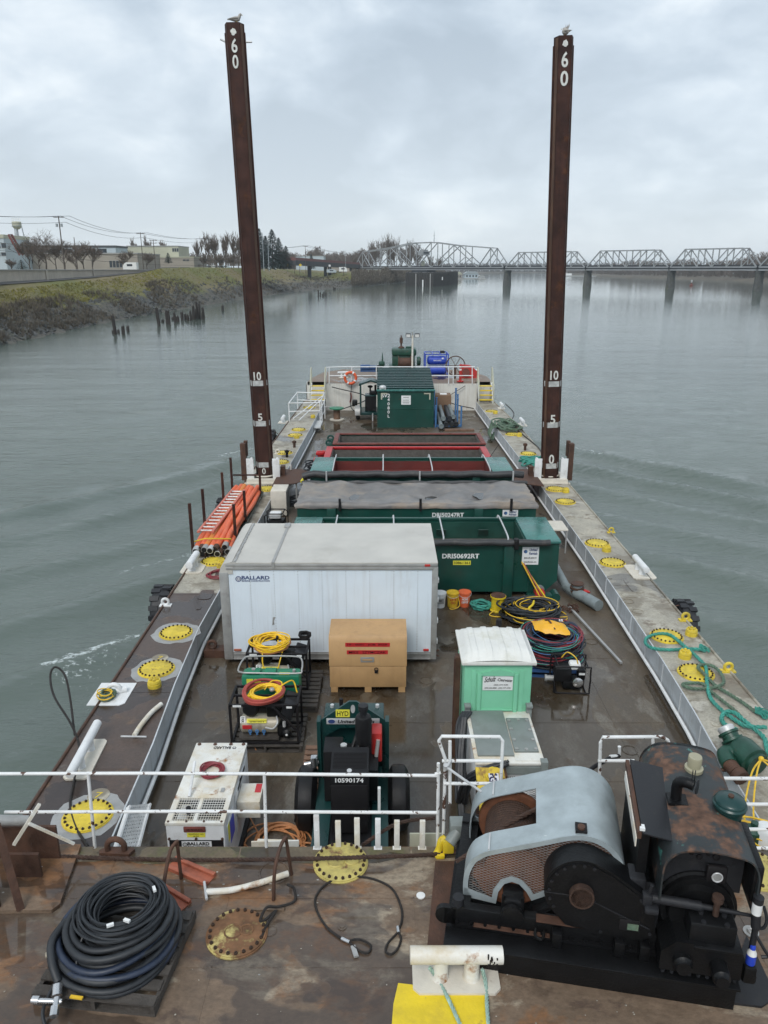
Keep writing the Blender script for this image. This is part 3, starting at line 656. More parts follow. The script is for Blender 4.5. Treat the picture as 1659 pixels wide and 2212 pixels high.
sl,slb,slt=spud(573,(506,52),29.17,(1000.5,912,825.6),[('6',87,118,.2),('0',122,152,.2),('10',801,819,.28),('5',890,906,.17),('0',1007,1020,.14)],'rusty steel spud with a gull on top, nearer the tree-lined bank',-1,False,(64,81))
sr,srb,srt=spud(1187,(1218,80),28.95,(1003,915,827),[('6',115,149,.22),('0',156,189,.26),('10',798,818,.30),('5',893,912,.19),('0',978,998,.2)],'rusty steel spud over the right side deck, in front of the truss bridge',1,True,(89,105))
for base,lab,sx in((slb,'cream collar with white guide plates round the spud with the gull',1),(srb,'cream collar with white guide plates round the spud on the right side deck',-1)):
 t_=thing('spud_collar',lab,'spud collar',(base.x,29.1,SD),0,'spud collars')
 mb=MB()
 for(x0,y0,x1,y1)in((-.62,-.62,.62,-.36),(-.62,.36,.62,.62),(-.62,-.36,-.38,.36),(.38,-.36,.62,.36)):mb.b2((x0,y0,0),(x1,y1,.14))
 mb.b2((-.7,-.7,0),(.7,-.62,.03));mb.build('base_plate','cream',t_)
 mb=MB();mb.ring((0,0,.2),.38,.035,m=28);mb.build('rim','cream',t_)
 for s_ in(-1,1):
  mb=MB();mb.b2((s_*.5-.14,-.40,.12),(s_*.5+.14,-.36,.92),.015);mb.b2((s_*.5-.03,-.36,.12),(s_*.5+.03,.1,.86));mb.build('guide_plate','whiteclean',t_)
 mb=MB();mb.b2((-sx*.78-.1,-.2,.0),(-sx*.78+.1,.05,1.45));mb.b2((-sx*.72-.06,.05,.9),(-sx*.72+.06,.25,1.5));mb.build('keeper_post','rust',t_)
 mb=MB();mb.b2((sx*.72-.08,-.2,0),(sx*.72+.08,.1,.55));mb.build('keeper_post','rust',t_)
 w_='rusty walkway plate on legs beside the spud with the gull' if sx>0 else 'rusty walkway plate beside the spud on the right side deck'
 p_=thing('walkway_plate',w_,'walkway',(base.x+sx*1.0,29.0,0),0,'walkway plates beside the spuds')
 mb=MB();pl=[(sx*-.5,-1.6),(sx*.35,-1.2),(sx*.7,-.6),(sx*.7,.5),(sx*.25,1.0),(sx*-.5,.9)]
 mb.slab(pl,.72,.745);mb.build('plate','rust',p_)
 for lx,ly in((.6,-.55),(.6,.35),(.35,-1.1)):
  mb=MB();mb.b2((sx*lx-.03,ly-.03,0),(sx*lx+.03,ly+.03,.72));mb.build('leg','trim',p_)
def gull(base,rz,name,label,sc_=1.0,puff=False):
 t_=thing(name,label,'bird',base,rz)
 mb=MB();sk=[]
 pts=[(-.30,0,.13),(-.22,0,.15),(-.12,0,.16),(0,0,.16),(.09,0,.18),(.13,0,.24),(.155,0,.30),(.185,0,.315),(.215,0,.30)]
 rr=[.012,.03,.065,.09,.082,.055,.05,.046,.02]
 if puff:pts=[(-.10,0,.10),(-.06,0,.14),(0,0,.17),(.04,0,.2),(.07,0,.26),(.10,0,.27),(.13,0,.26)];rr=[.03,.09,.12,.11,.07,.05,.02]
 mb.path([tuple(c*sc_ for c in p)for p in pts],.05,12,rads=[r_*sc_ for r_ in rr for _ in(0,)])
 mb.build('body','gull',t_)
 mb=MB();mb.tube((.20*sc_,0,.30*sc_),(.26*sc_,0,.285*sc_),.012*sc_,6,.003);mb.build('beak','yelpaint',t_)
 for s_ in(-1,1):
  mb=MB();mb.path([(.08*sc_,s_*.085*sc_,.19*sc_),(-.1*sc_,s_*.075*sc_,.18*sc_),(-.30*sc_,s_*.02*sc_,.155*sc_)],.03,8,k=3,rads=[.02*sc_,.035*sc_,.035*sc_,.03*sc_,.02*sc_,.01*sc_,.004]);mb.build('wing','gull',t_)
  mb=MB();mb.tube((.03*sc_,s_*.03*sc_,0),(.03*sc_,s_*.03*sc_,.1*sc_),.008*sc_,6);mb.b2((.01,s_*.03-.02,0),(.07,s_*.03+.02,.008));mb.build('leg','yelpaint',t_)
 if puff:
  mb=MB();g2=random.Random(2)
  for i in range(9):
   a=g2.uniform(0,6.28);mb.tube((.03*math.cos(a),.05*math.sin(a),.24*sc_),(.09*math.cos(a)-.05,.09*math.sin(a),(.30+.12*g2.random())*sc_),.02,4,.002)
  mb.build('feathers','gull',t_)
gull(slt+Vector((.06,0,0)),R(8),'seagull','grey gull standing on top of the left spud',.92)
gull(srt+Vector((.05,0,0)),R(120),'ruffled_bird','ruffled grey bird huddled on top of the right spud',.95,True)
# === truck body
def emblem(parent,c,r,ex,ey,mat='navy',mat2='lettw',name='emblem'):
 en=Vector(ex).cross(Vector(ey))
 mb=MB();mb.prism([(r*math.cos(a),r*math.sin(a))for a in[i*math.pi/12 for i in range(24)]],Vector(c),ex,ey,en,.003);mb.build(name,mat,parent,smooth=0)
 mb=MB();mb.ring(Vector(c)+en*.003,r*.62,r*.09,en,5,20);mb.prism([(-r*.35,-r*.2),(r*.35,-r*.2),(r*.35,r*.08),(0,r*.32),(-r*.35,r*.08)],Vector(c)+en*.003,ex,ey,en,.003);mb.build(name,mat2,parent,smooth=0)
tb=thing('cargo_box','white box truck body with grey roof, strap and navy lettering, set on the deck','cargo box',(-3.5,15.33,0))
Lb,Db,Hb=4.63,2.65,2.42
mb=MB();mb.b2((.05,.02,.30),(Lb-.03,Db-.02,Hb-.06));mb.build('body','truckwhite',tb)
mb=MB();mb.b2((.16,0.0,.30),(Lb-.10,.02,Hb-.15));mb.build('side_panel','truckwhite',tb)
mb=MB()
mb.b2((-.04,-.03,.12),(.16,.1,Hb-.22),.02);mb.b2((Lb-.10,-.02,.12),(Lb+.03,.1,Hb-.1),.015);mb.b2((-.04,.1,.12),(.1,Db,Hb-.2),.02)
mb.b2((.16,-.012,.12),(Lb-.10,.02,.30));mb.b2((.16,-.03,.245),(Lb-.10,-.012,.27));mb.b2((.16,-.03,.13),(Lb-.10,-.012,.15))
mb.b2((.12,-.028,Hb-.16),(Lb-.06,.02,Hb-.10),.008);mb.b2((.1,-.02,Hb-.10),(Lb+.02,.02,Hb-.02),.015)
mb.build('trim_rail','trim',tb)
mb=MB();rp=[(-.02,Hb-.26),(.02,Hb-.12),(.10,Hb-.03),(.26,Hb+.005)]
mb.strip(rp[::-1],(0,-.02,0),X,Z,Y,Db+.02,.02)
mb.b2((.25,-.015,Hb-.02),(Lb+.02,Db,Hb+.005));mb.prism([(-.02,Hb-.26),(.02,Hb-.12),(.10,Hb-.03),(.26,Hb),(.26,Hb-.26)],(0,-.018,0),X,Z,Y,.03)
mb.build('roof','truckroof',tb)
mb=MB();g=random.Random(5);pts=[]
for i in range(40):pts.append((.30+.012*g.uniform(-1,1),i*Db/40,Hb+.008))
mb.path(pts,.03,5);mb.build('seam_sealant','trim',tb)
mb=MB()
for i in range(8):
 xx=.62+i*.515
 for j in range(30):mb.box((xx,-.003,.36+j*.064),(.014,.008,.014))
mb.build('rivet_rows','trim',tb,smooth=0)
mb=MB();mb.prism([(1.10,-.03),(1.16,-.03),(1.20,Db),(1.14,Db)],(0,0,Hb+.012),X,Y,Z,.008);mb.b2((1.10,-.035,Hb-.12),(1.16,-.03,Hb+.014));mb.b2((1.08,Db-.35,Hb+.012),(1.22,Db-.1,Hb+.05),.01)
mb.build('strap','trim',tb)
mb=MB();mb.b2((.18,-.035,.33),(.34,0,.38),.008);mb.build('marker_light','rustorange',tb)
for zc_ in(.33,Hb-.08):mb=MB();mb.b2((Lb-.26,-.032,zc_),(Lb-.14,0,zc_+.05),.008);mb.build('marker_light','red',tb)
for zz_ in(.5,1.0,1.5,1.95):mb=MB();mb.b2((Lb+.03,-.01,zz_),(Lb+.055,.12,zz_+.1),.008);mb.build('hinge','galvpale',tb)
mb=MB();mb.b2((.0,.3,.0),(.4,Db-.3,.12));mb.b2((Lb-.5,.3,0),(Lb-.1,Db-.3,.12));mb.b2((1.8,.3,0),(2.2,Db-.3,.12));mb.build('skid','wood',tb)
mb=MB();mb.ring((Lb+.09,.1,.22),.07,.02,Y,6,16,-100,100);mb.build('tow_hook','rust',tb)
text('BALLARD',.085,(.74,0,2.075),X,Z,'navy',tb,wid=.60,bold=.035)
text('MARINE CONSTRUCTION',.042,(.74,0,2.0),X,Z,'navy',tb,wid=.60,bold=.03)
emblem(tb,(.37,0,2.045),.065,X,Z)
mb=MB();mb.prism([(0,0),(.05,.02),(.04,.1),(.08,.2),(.02,.19),(.01,.1)],(1.05,-.003,.95),X,Z,Y,.004);mb.build('scrape_mark','trim',tb,smooth=0)
t_=thing('deck_padeye','rusty brown deck pad-eye beside the corner of the white truck body','pad-eye',(-3.85,15.6,0))
mb=MB();mb.prism([(-.22,0),(.35,0),(.3,.18),(-.22,.18)],(0,0,.0),X,Z,Y,.3);mb.build('foot','rust',t_)
mb=MB();mb.ring((-.05,.12,.28),.09,.035,Y,8,20);mb.build('eye','rust',t_)
# === tan job box
jb=thing('job_box','tan steel job box with red label tapes in front of the white truck body','tool box',(-1.12,14.13,0))
mb=MB();mb.b2((0,0,.12),(1.58,.86,.60),.008);mb.b2((.012,.012,.60),(1.568,.85,.615));mb.build('base','tan',jb)
mb=MB();mb.prism([(0,.615),(0,1.18),(.07,1.27),(.86,1.27),(.86,.615)],(-.008,-.008,0),Y,Z,X,1.596);mb.build('lid','tan',jb)
mb=MB()
for xx in(.02,.72,1.42):mb.b2((xx,.0,0),(xx+.14,.86,.12))
mb.build('skid','tan',jb)
for z0,tx,x0,x1 in((1.10,'19 - 0001   JOB  BOX',.33,1.24),(.93,'MIKE   SZYMCZAK',.36,1.20)):
 mb=MB();mb.b2((x0,-.012,z0-.045),(x1,-.008,z0+.045));mb.build('label_tape','tape',jb)
 text(tx,.055,((x0+x1)/2,-.012,z0),X,Z,'ink',jb,wid=(x1-x0)*.9,bold=.012)
mb=MB();mb.b2((.64,-.014,.70),(.92,-.006,.82),.004);mb.build('handle_recess','trim',jb)
mb=MB();mb.b2((.68,-.022,.745),(.88,-.012,.775));mb.build('handle','tan',jb)
mb=MB();mb.ring((.96,-.03,.55),.035,.008,Y,6,14);mb.b2((.925,-.04,.46),(.995,-.012,.53),.008);mb.build('padlock','ink',jb)
# === open-top boxes
def hoops(t_,xs_,yf,yr,z,rise,mat='galvpale'):
 for xx in xs_:
  mb=MB();mb.path([(xx,yf,z-.02),(xx+.02,yf+.05,z+rise*.7),(xx+.02,(yf+yr)/2,z+rise),(xx+.02,yr-.06,z+rise*.8),(xx,yr,z)],.022,7,k=4);mb.build('hoop',mat,t_)
def openbox(name,label,x0,x1,yf,yr,zt,out,inn,lip,lipw=(.08,.08,.08,.08),group='open waste boxes in a row across the deck',floor=.35,ribs=None,taper=0.0,screen=True):
 t_=thing(name,label,'waste box',(x0,yf,0),0,group)
 W_,D_=x1-x0,yr-yf;zb=.14
 e=taper
 mb=MB();prof=[(e,zb),(0,zb+e),(0,zt),(W_,zt),(W_,zb+e),(W_-e,zb)]
 mb.prism(prof,(0,0,0),X,Z,Y,.05);mb.prism(prof,(0,D_-.05,0),X,Z,Y,.05)
 for s_,xa in((0,0),(1,W_)):
  q=[(0,zt),(0,zb+e),(e,zb)]if not s_ else[(W_,zt),(W_,zb+e),(W_-e,zb)]
  for a,b_ in zip(q,q[1:]):
   dx=.05 if not s_ else-.05
   mb.prism([a,b_,(b_[0]+dx,b_[1]),(a[0]+dx,a[1])],(0,.05,0),X,Z,Y,D_-.10)
 mb.b2((e,.05,zb),(W_-e,D_-.05,zb+.05));mb.build('shell',out,t_)
 fl,fr_,fb,fbk=lipw
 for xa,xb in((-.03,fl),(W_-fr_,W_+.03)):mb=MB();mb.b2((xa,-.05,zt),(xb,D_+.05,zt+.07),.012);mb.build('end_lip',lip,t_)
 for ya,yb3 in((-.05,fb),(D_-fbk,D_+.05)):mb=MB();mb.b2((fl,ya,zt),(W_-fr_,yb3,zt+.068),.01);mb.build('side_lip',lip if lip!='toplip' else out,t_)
 mb=MB();mb.b2((fl+.02,D_-.075,zb+.06),(W_-fr_-.02,D_-.055,zt-.06));mb.b2((fl+.0,.06,zb+.06),(fl+.03,D_-.08,zt));mb.b2((W_-fr_-.03,.06,zb+.06),(W_-fr_,D_-.08,zt))
 mb.b2((fl+.03,.06,zb+.06),(W_-fr_-.03,D_-.08,floor));mb.build('liner',inn,t_)
 if ribs:
  for xx in ribs:mb=MB();mb.b2((xx,-.09,.02),(xx+.26,0,zt-.02),.01);mb.build('side_post',out,t_)
 for xx in(.5,W_-.8):mb=MB();mb.b2((xx,.05,0),(xx+.3,D_-.05,zb));mb.build('skid',out,t_)
 return t_,W_,D_
zt=1.52
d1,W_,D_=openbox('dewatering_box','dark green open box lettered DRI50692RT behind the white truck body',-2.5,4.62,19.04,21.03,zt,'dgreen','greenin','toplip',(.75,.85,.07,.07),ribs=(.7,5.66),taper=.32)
hoops(d1,(1.15,2.75,4.05,5.75),.03,D_-.03,zt+.07,.10)
mb=MB();mb.b2((.80,D_-.50,.95),(6.2,D_-.09,.98));mb.b2((.80,D_-.52,.5),(6.2,D_-.50,.98));mb.build('screen','mesh',d1)
for xx in(4.0,5.2):mb=MB();mb.prism([(0,0),(.28,0),(.28,.22),(0,.22)],(xx,D_-.12,1.12),X,(0,-.5,.86),(0,-.86,-.5),.03);mb.build('bracket','greenin',d1)
mb=MB();pts=[(.2+i*.35,-.10+.012*math.sin(i*1.7),zt+.05+.015*math.sin(i*2.3))for i in range(20)]
mb.path(pts,.085,10,k=2);mb.build('rolled_tarp','blacktarp',d1)
mb=MB();mb.b2((5.9,-.19,zt-.12),(6.02,-.02,zt+.16),.01);mb.build('tarp_strap','blackflat',d1)
mb=MB();mb.b2((6.35,-.02,.0),(6.55,.3,.75));mb.b2((6.3,-.3,.0),(7.1,-.05,.16),.03);mb.tube((7.05,-.32,.1),(7.05,.0,.1),.12,16);mb.build('roller_foot','dgreen',d1)
text('DRI50692RT',.14,(4.53,0,1.16),X,Z,'lettw',d1,wid=.98,bold=.03)
mb=MB();mb.b2((4.33,-.004,.91),(4.80,-.001,1.03));mb.build('number_sticker','lime',d1,smooth=0);text('10861361',.075,(4.565,-.004,.97),X,Z,'ink',d1,wid=.42,bold=.02)
def rental_sign(t_,c,w_,h_,lines=True):
 mb=MB();mb.b2((c[0]-w_/2,c[1]-.012,c[2]-h_/2),(c[0]+w_/2,c[1]-.002,c[2]+h_/2));mb.build('sign_plate','whiteclean',t_)
 y_=c[1]-.012;top=c[2]+(h_*.24 if lines else 0);s_=w_*.11
 mb=MB();mb.prism([(s_*math.cos(a),s_*math.sin(a))for a in[i*math.pi/10 for i in range(20)]],(c[0]-w_*.30,y_,top),X,Z,-Y,.002)
 mb.build('emblem','navy',t_,smooth=0)
 mb=MB();mb.prism([(.95*s_*math.cos(a),s_*.8*math.sin(a))for a in[-math.pi/2+i*math.pi/10 for i in range(11)]],(c[0]-w_*.31,y_-.002,top),X,Z,-Y,.002);mb.build('emblem','bluepost',t_,smooth=0)
 text('United\nRentals',h_*(.36 if lines else.7),(c[0]+w_*.16,y_,top),X,Z,'navy',t_,wid=w_*.5,bold=.03,shear=.15)
 if lines:
  text('800-UR-RENTS',h_*.10,(c[0],y_,c[2]-h_*.12),X,Z,'ink',t_,wid=w_*.75,bold=.02,shear=.2);text('UnitedRentals.com',h_*.09,(c[0],y_,c[2]-h_*.34),X,Z,'ink',t_,wid=w_*.75,bold=.02)
rental_sign(d1,(6.37,-.0,1.17),.44,.50)
d2,W_,D_=openbox('dewatering_box','green box lettered DRI50247RT under a muddy grey tarp',-2.6,4.55,21.95,24.35,1.60,'dgreen','greenin','dgreen',(.3,.3,.1,.1),ribs=(.9,5.3))
text('DRI50247RT',.14,(4.52,0,1.37),X,Z,'lettw',d2,wid=.95,bold=.03);rental_sign(d2,(6.38,0,1.43),.46,.21,False)
tp=MB();nxx,nyy=64,22;g=random.Random(8)
def tarp_z(u,v_):
 u+=.02*math.sin(v_*5)
 sag=-.10*math.sin(math.pi*u)*math.sin(math.pi*v_)
 for(uc,vc,du,dv,am)in((.24,.55,.05,.25,-.16),(.56,.6,.06,.3,-.20),(.79,.55,.05,.3,-.15)):sag+=am*math.exp(-((u-uc)/du)**2-((v_-vc)/dv)**2)
 return sag+.07*noise.noise(Vector((u*14,v_*4,1.7)))+.03*noise.noise(Vector((u*30+v_*9,v_*7,5.1)))+.05*abs(math.sin(u*9.3))**6
vs=[]
for j in range(nyy+1):
 for i in range(nxx+1):
  u,v_=i/nxx,j/nyy
  z=1.73+tarp_z(u,v_)-.02*v_
  y_=-.05+v_*(D_+.1)
  if j==0:z=1.58+.03*noise.noise(Vector((u*20,0,0)))
  if j==1:y_=-.07
  vs.append((-.05+u*(W_+.1)+.06*noise.noise(Vector((u*3,v_*9,2))),y_,z))
tp.v=vs;tp.f=[(j*(nxx+1)+i,j*(nxx+1)+i+1,(j+1)*(nxx+1)+i+1,(j+1)*(nxx+1)+i)for j in range(nyy)for i in range(nxx)]
tp.build('tarp','tarp',d2,smooth=180)
mb=MB();pts=[(-.1+i*.37,D_+.03+.015*math.sin(i*1.9),1.70+.02*math.sin(i*2.7))for i in range(21)];mb.path(pts,.07,9,k=2);mb.build('rolled_tarp','blacktarp',d2)
for xx in(1.25,3.65,6.35):mb=MB();mb.b2((xx,-.12,1.52),(xx+.07,-.06,1.90));mb.build('tarp_clamp','ink',d2)
mb=MB()
for i in range(3):
 uc,vc=((.24,.55),(.56,.6),(.79,.55))[i]
 mb.add([(-.05+(uc+.035*math.cos(a)*(1+.3*math.sin(3*a)))*(W_+.1),-.05+(vc+.16*math.sin(a))*(D_+.1),1.73+tarp_z(uc,vc)-.02*vc+.03)for a in[k*math.pi/8 for k in range(16)]],[tuple(range(16))])
mw=bpy.data.materials.new('rain_puddle');mw.use_nodes=True;pb=mw.node_tree.nodes['Principled BSDF'];pb.inputs['Base Color'].default_value=(.06,.06,.058,1);pb.inputs['Roughness'].default_value=.03
MT['puddle']=mw;mb.build('rain_puddle','puddle',d2)
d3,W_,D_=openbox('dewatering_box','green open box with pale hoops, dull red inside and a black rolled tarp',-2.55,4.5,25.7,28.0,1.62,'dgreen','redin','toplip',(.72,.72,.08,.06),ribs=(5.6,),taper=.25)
hoops(d3,(.76,2.5,4.2,6.2),.03,D_-.03,1.69,.16)
mb=MB();mb.b2((.75,D_-.30,.75),(6.3,D_-.10,1.25),.02);mb.build('inner_rail','redin',d3)
mb=MB();pts=[(-.25+i*.38,-.08+.02*math.sin(i*1.3),1.66+.02*math.sin(i*2.1)-(.08 if i==0 else 0))for i in range(21)];mb.path(pts,.12,10,k=2);mb.build('rolled_tarp','blacktarp',d3)
for xx in(.55,3.75,6.95):mb=MB();mb.b2((xx,-.22,1.44),(xx+.05,-.18,1.80));mb.build('tarp_clamp','galvpale',d3)
mb=MB();mb.path([(-.3,-.1,1.40),(-.2,.1,1.50),(-.05,.25,1.6)],.05,8,k=3);mb.build('hose_end','lime',d3)
d4,W_,D_=openbox('dewatering_box','bright red open box with a screened interior and red lugs',-2.3,4.12,28.25,30.75,1.42,'redpaint','mesh','redpaint',(.22,.22,.12,.12))
for yy in(.5,1.6):mb=MB();mb.b2((-.35,yy,1.1),(0,yy+.12,1.5),.02);mb.b2((-.4,yy-.1,1.36),(-.1,yy+.3,1.46),.01);mb.build('lug','redpaint',d4)
mb=MB();mb.tube((6.2,.2,1.4),(6.75,.9,1.95),.012,6);mb.build('tie_rod','ink',d4)
d5,W_,D_=openbox('dewatering_box','dark green open box with a rusty red rim, nearest the lettered green shelter',-2.1,4.2,31.25,33.3,1.45,'dgreen','mesh','rustlip',(.16,.16,.1,.1))
for yy in(.3,1.2):mb=MB();mb.b2((-.3,yy,1.0),(0,yy+.12,1.45),.02);mb.ring((-.2,yy+.05,1.45),.12,.04,Y,6,16);mb.build('lug','dgreen',d5)
# === white generator
gn=thing('generator','rust-stained white generator with a grille top by the stern edge','generator',(-2.98,8.72,0))
W_,D_,H_=.79,1.85,1.2
mb=MB();mb.b2((0,.02,.12),(W_,D_,H_-.05));mb.build('housing','whiteclean',gn)
mb=MB();mb.b2((-.01,.52,H_-.05),(W_+.01,D_+.01,H_),.008);mb.b2((-.01,-.005,H_-.05),(W_+.01,.05,H_),.005);mb.b2((-.01,.05,H_-.05),(.07,.52,H_));mb.b2((W_-.06,.05,H_-.05),(W_+.01,.52,H_));mb.b2((.36,.05,H_-.04),(.41,.52,H_-.003))
mb.build('top_cover','whiterust',gn)
mb=MB()
for i in range(9):mb.b2((.075+i*.0335,.05,H_-.012),(.080+i*.0335,.52,H_-.004));mb.b2((.42+i*.0345,.05,H_-.012),(.425+i*.0345,.52,H_-.004))
for j in range(9):mb.b2((.07,.08+j*.05,H_-.014),(W_-.06,.086+j*.05,H_-.006))
mb.build('grille','whiterust',gn,smooth=0)
mb=MB();mb.b2((.07,.05,H_-.06),(W_-.06,.52,H_-.035));mb.build('grille_well','ink',gn)
mb=MB();mb.b2((.12,.1,H_-.04),(.26,.4,H_-.025),.005);mb.build('radiator_cap_box','galvpale',gn)
mb=MB();mb.b2((0,0,.78),(W_,.02,H_-.05));mb.b2((.0,-.004,.62),(W_,.02,.78));mb.build('front_panel','whiteclean',gn)
mb=MB();mb.b2((.03,-.012,.79),(W_-.02,0,.915));mb.build('lettering_panel','ink',gn)
mb=MB();mb.b2((.20,-.016,.80),(.61,-.012,.905));mb.build('lettering_panel','whiteclean',gn)
text('BALLARD',.055,(.43,-.016,.868),X,Z,'ink',gn,wid=.30,bold=.04);text('MARINE CONSTRUCTION',.022,(.43,-.016,.822),X,Z,'ink',gn,wid=.30,bold=.03);emblem(gn,(.245,-.016,.852),.034,X,Z,'ink')
mb=MB();mb.b2((.24,-.014,1.05),(.54,-.0,1.14),.012);mb.build('name_plate','rustlip',gn);text('AIR PRODUCTS',.03,(.39,-.014,1.095),X,Z,'ink',gn,wid=.22,bold=.02)
mb=MB();mb.b2((.28,-.006,.965),(.53,0,1.035));mb.build('equipment_sticker','lime',gn);text('EQUIPMENT NO\n08 502',.06,(.405,-.006,1.0),X,Z,'ink',gn,wid=.2)
mb=MB()
for xx in(.03,.4,.76):mb.disc((xx,0,.94),.018,.02,8,-Y)
for xx in(.03,.28,.52,.76):mb.disc((xx,.02,H_),.016,.01,8)
for xx in(.05,.3,.55,.75):mb.disc((xx,D_-.04,H_),.03,.012,8)
mb.build('rusty_bolts','rust',gn)
mb=MB();mb.b2((.36,.60,H_+.001),(.58,.74,H_+.008),.003);mb.build('access_plate','whiterust',gn)
mb=MB();mb.b2((.62,.64,H_),(.67,.73,H_+.01));mb.build('latch','trim',gn)
mb=MB();mb.b2((.16,.98,H_+.001),(.62,1.07,H_+.006));mb.build('lifting_bail_slot','creamwall',gn)
text('BALLARD',.07,(.43,1.72,H_),-X,-Y,'ink',gn,wid=.27,bold=.03);emblem(gn,(.62,1.72,H_),.03,-X,-Y,'ink')
mb=MB();mb.tube((.20,.52,H_+.02),(.20,.95,H_+.30),.022,8);mb.build('exhaust_pipe','whiteclean',gn)
mb=MB();mb.disc((.27,.2,H_),.035,.09,14);mb.build('filler_neck','ink',gn)
mb=MB()
for y0,y1,z0,z1 in((.15,.6,.55,1.0),(.75,1.1,.3,1.05),(1.2,1.75,.3,1.05)):mb.b2((W_,y0,z0),(W_+.012,y1,z1),.004)
mb.build('side_door','whiteclean',gn)
mb=MB();mb.b2((W_+.013,.3,.60),(W_+.016,.58,.95));mb.build('warning_sticker','navyx',gn);mb=MB();mb.b2((W_+.013,.18,.72),(W_+.016,.29,1.0));mb.build('warning_sticker','lime',gn)
mb=MB();mb.b2((W_+.002,.95,.98),(W_+.02,1.5,1.03));mb.build('vent_slot','ink',gn)
mb=MB();mb.b2((W_+.02,.78,.64),(W_+.36,1.22,.92),.01);mb.build('outlet_box','whiterust',gn)
mb=MB();mb.b2((W_+.25,1.0,.921),(W_+.34,1.2,.925));mb.build('warning_sticker','tape',gn)
mb=MB();mb.b2((-.06,.1,0),(.1,D_,.12));mb.b2((W_-.1,.1,0),(W_+.06,D_,.12));mb.build('skid','blackflat',gn)
t_=MB();coil(t_,(0,0,0),.155,.012,9,.05,.13,3);tag(t_.build('cable_coil','maroon',loc=(-2.58,9.82,H_+.0)),'coil of thin maroon cable lying on the white generator','cable coil')
t_=MB();coil(t_,(0,0,0),.30,.035,4,.10,.05,8,m=34);tag(t_.build('hose_coil','orange2',loc=(-2.50,8.22,0.02)),'coiled orange hose lying between the white generator and the stern edge','hose coil')
t_=MB();coil(t_,(0,0,0),.36,.014,13,.05,.2,12);t_.path([(-.3,.1,.03),(-.6,.5,.3),(-.75,.7,.6)],.013,6,k=6);t_.path([(.3,0,.02),(.75,-.1,.02),(.8,-.3,.02),(.3,-.36,.02)],.013,6,k=6)
tag(t_.build('cord_coil','ocord',loc=(-1.62,9.72,.01)),'loose tan extension cord coiled beside the white generator','cord')
t_=MB();t_.path([P(*q)for q in((553,1620,.02),(537,1570,.02),(535,1540,.02),(540,1500,.02),(537,1470,.02),(541,1447,.02),(533,1425,.3),(536,1400,.5))],.014,6,k=6)
tag(t_.build('extension_cord','ocord'),'tan cord running along the deck and up the nose of the truck body','cord')
mb=MB();mb.prism([(0,0),(.62,.02),(.60,.24),(.04,.26)],(0,0,0),X,Y,Z,.03);mb.prism([(0,0),(.62,.02),(.62,.04),(0,.02)],(0,0,.0),X,Y,Z,.2)
tag(mb.build('steel_scrap_plate','whiterust',loc=(-1.75,8.35,1.0)),'rust-stained curved steel plate lying just beyond the stern edge','steel plate')
# === green hydraulic power trailer
ht=thing('power_trailer','dark green towable hydraulic power unit with HYD plate and two fenders','trailer',(-.49,8.3,0))
mb=MB()
for s_ in(-1,1):mb.b2((s_*.42-.05,0,.42),(s_*.42+.05,3.0,.56),.01)
mb.b2((-.56,-.0,.40),(.56,.10,.72),.01);mb.b2((-.5,2.0,.42),(.5,2.08,.54));mb.build('chassis','tgreen',ht)
mb=MB();mb.b2((-.40,.1,.5),(.40,2.95,.56));mb.build('belly_pan','blackflat',ht)
mb=MB();mb.prism([(.92,1.60),(1.42,1.71),(1.42,.62),(.92,.62)],(-.27,0,0),Y,Z,X,.54);mb.build('engine_cowl','blackflat',ht)
mb=MB();mb.b2((-.26,.895,.63),(.26,.92,1.44),.006);mb.build('radiator_grille','ink',ht)
mb=MB()
for j in range(12):mb.prism([(-.24,.12+j*.025),(.24,.12+j*.025),(.24,.13+j*.025),(-.24,.13+j*.025)],(0,.92,1.6),X,(0,.977,.215),(0,-.215,.977),.006)
mb.build('cooling_slots','ink',ht,smooth=0)
mb=MB();mb.disc((0,.96,1.615),.075,.02,20,(0,-.215,.977));mb.build('filler_dish','ink',ht)
mb=MB();mb.disc((0,.96,1.635),.035,.012,14,(0,-.215,.977));mb.build('filler_cap','galvpale',ht)
text('10590174',.075,(0,.918,1.51),X,Z,'lettw',ht,wid=.40,bold=.03)
text('10590174',.07,(0,0,.62),X,Z,'lettw',ht,wid=.40,bold=.03)
mb=MB();mb.b2((-.26,-.008,.46),(-.08,0,.56));mb.b2((.05,-.008,.46),(.25,0,.56));mb.build('tail_panel','ink',ht)
mb=MB();mb.lathe([(.06,0),(.12,.03),(.125,.42),(.11,.47),(.06,.50)],(.18,1.75,1.55),n=18);mb.tube((.18,1.75,1.2),(.18,1.75,1.6),.06);mb.build('muffler','blackflat',ht)
mb=MB();mb.lathe([(.055,.0),(.055,.06),(.075,.09),(.075,.17),(.04,.19)],(.18,1.75,2.04),n=16);mb.build('exhaust_cap','rubber',ht)
mb=MB();mb.b2((-.42,1.6,.62),(-.14,2.0,1.50),.01);mb.build('battery_box','blackflat',ht)
mb=MB();mb.b2((-.14,1.5,.7),(.40,2.2,1.25),.02);mb.tube((-.1,1.6,1.2),(.1,2.0,1.62),.035);mb.tube((.0,1.55,1.3),(.12,1.7,1.55),.03);mb.tube((-.12,1.75,1.25),(-.12,1.75,1.48),.05);mb.build('engine_block','black',ht)
mb=MB();mb.tube((-.05,1.7,1.2),(-.05,1.7,1.42),.045);mb.tube((-.12,1.75,1.50),(-.12,1.75,1.53),.05);mb.build('filter','galvpale',ht)
mb=MB();mb.b2((.30,1.9,1.1),(.46,2.2,1.62),.03);mb.build('hydraulic_cooler','red',ht)
mb=MB();mb.tube((.37,1.85,1.25),(.40,1.88,1.52),.03);mb.build('sight_tube','alu',ht)
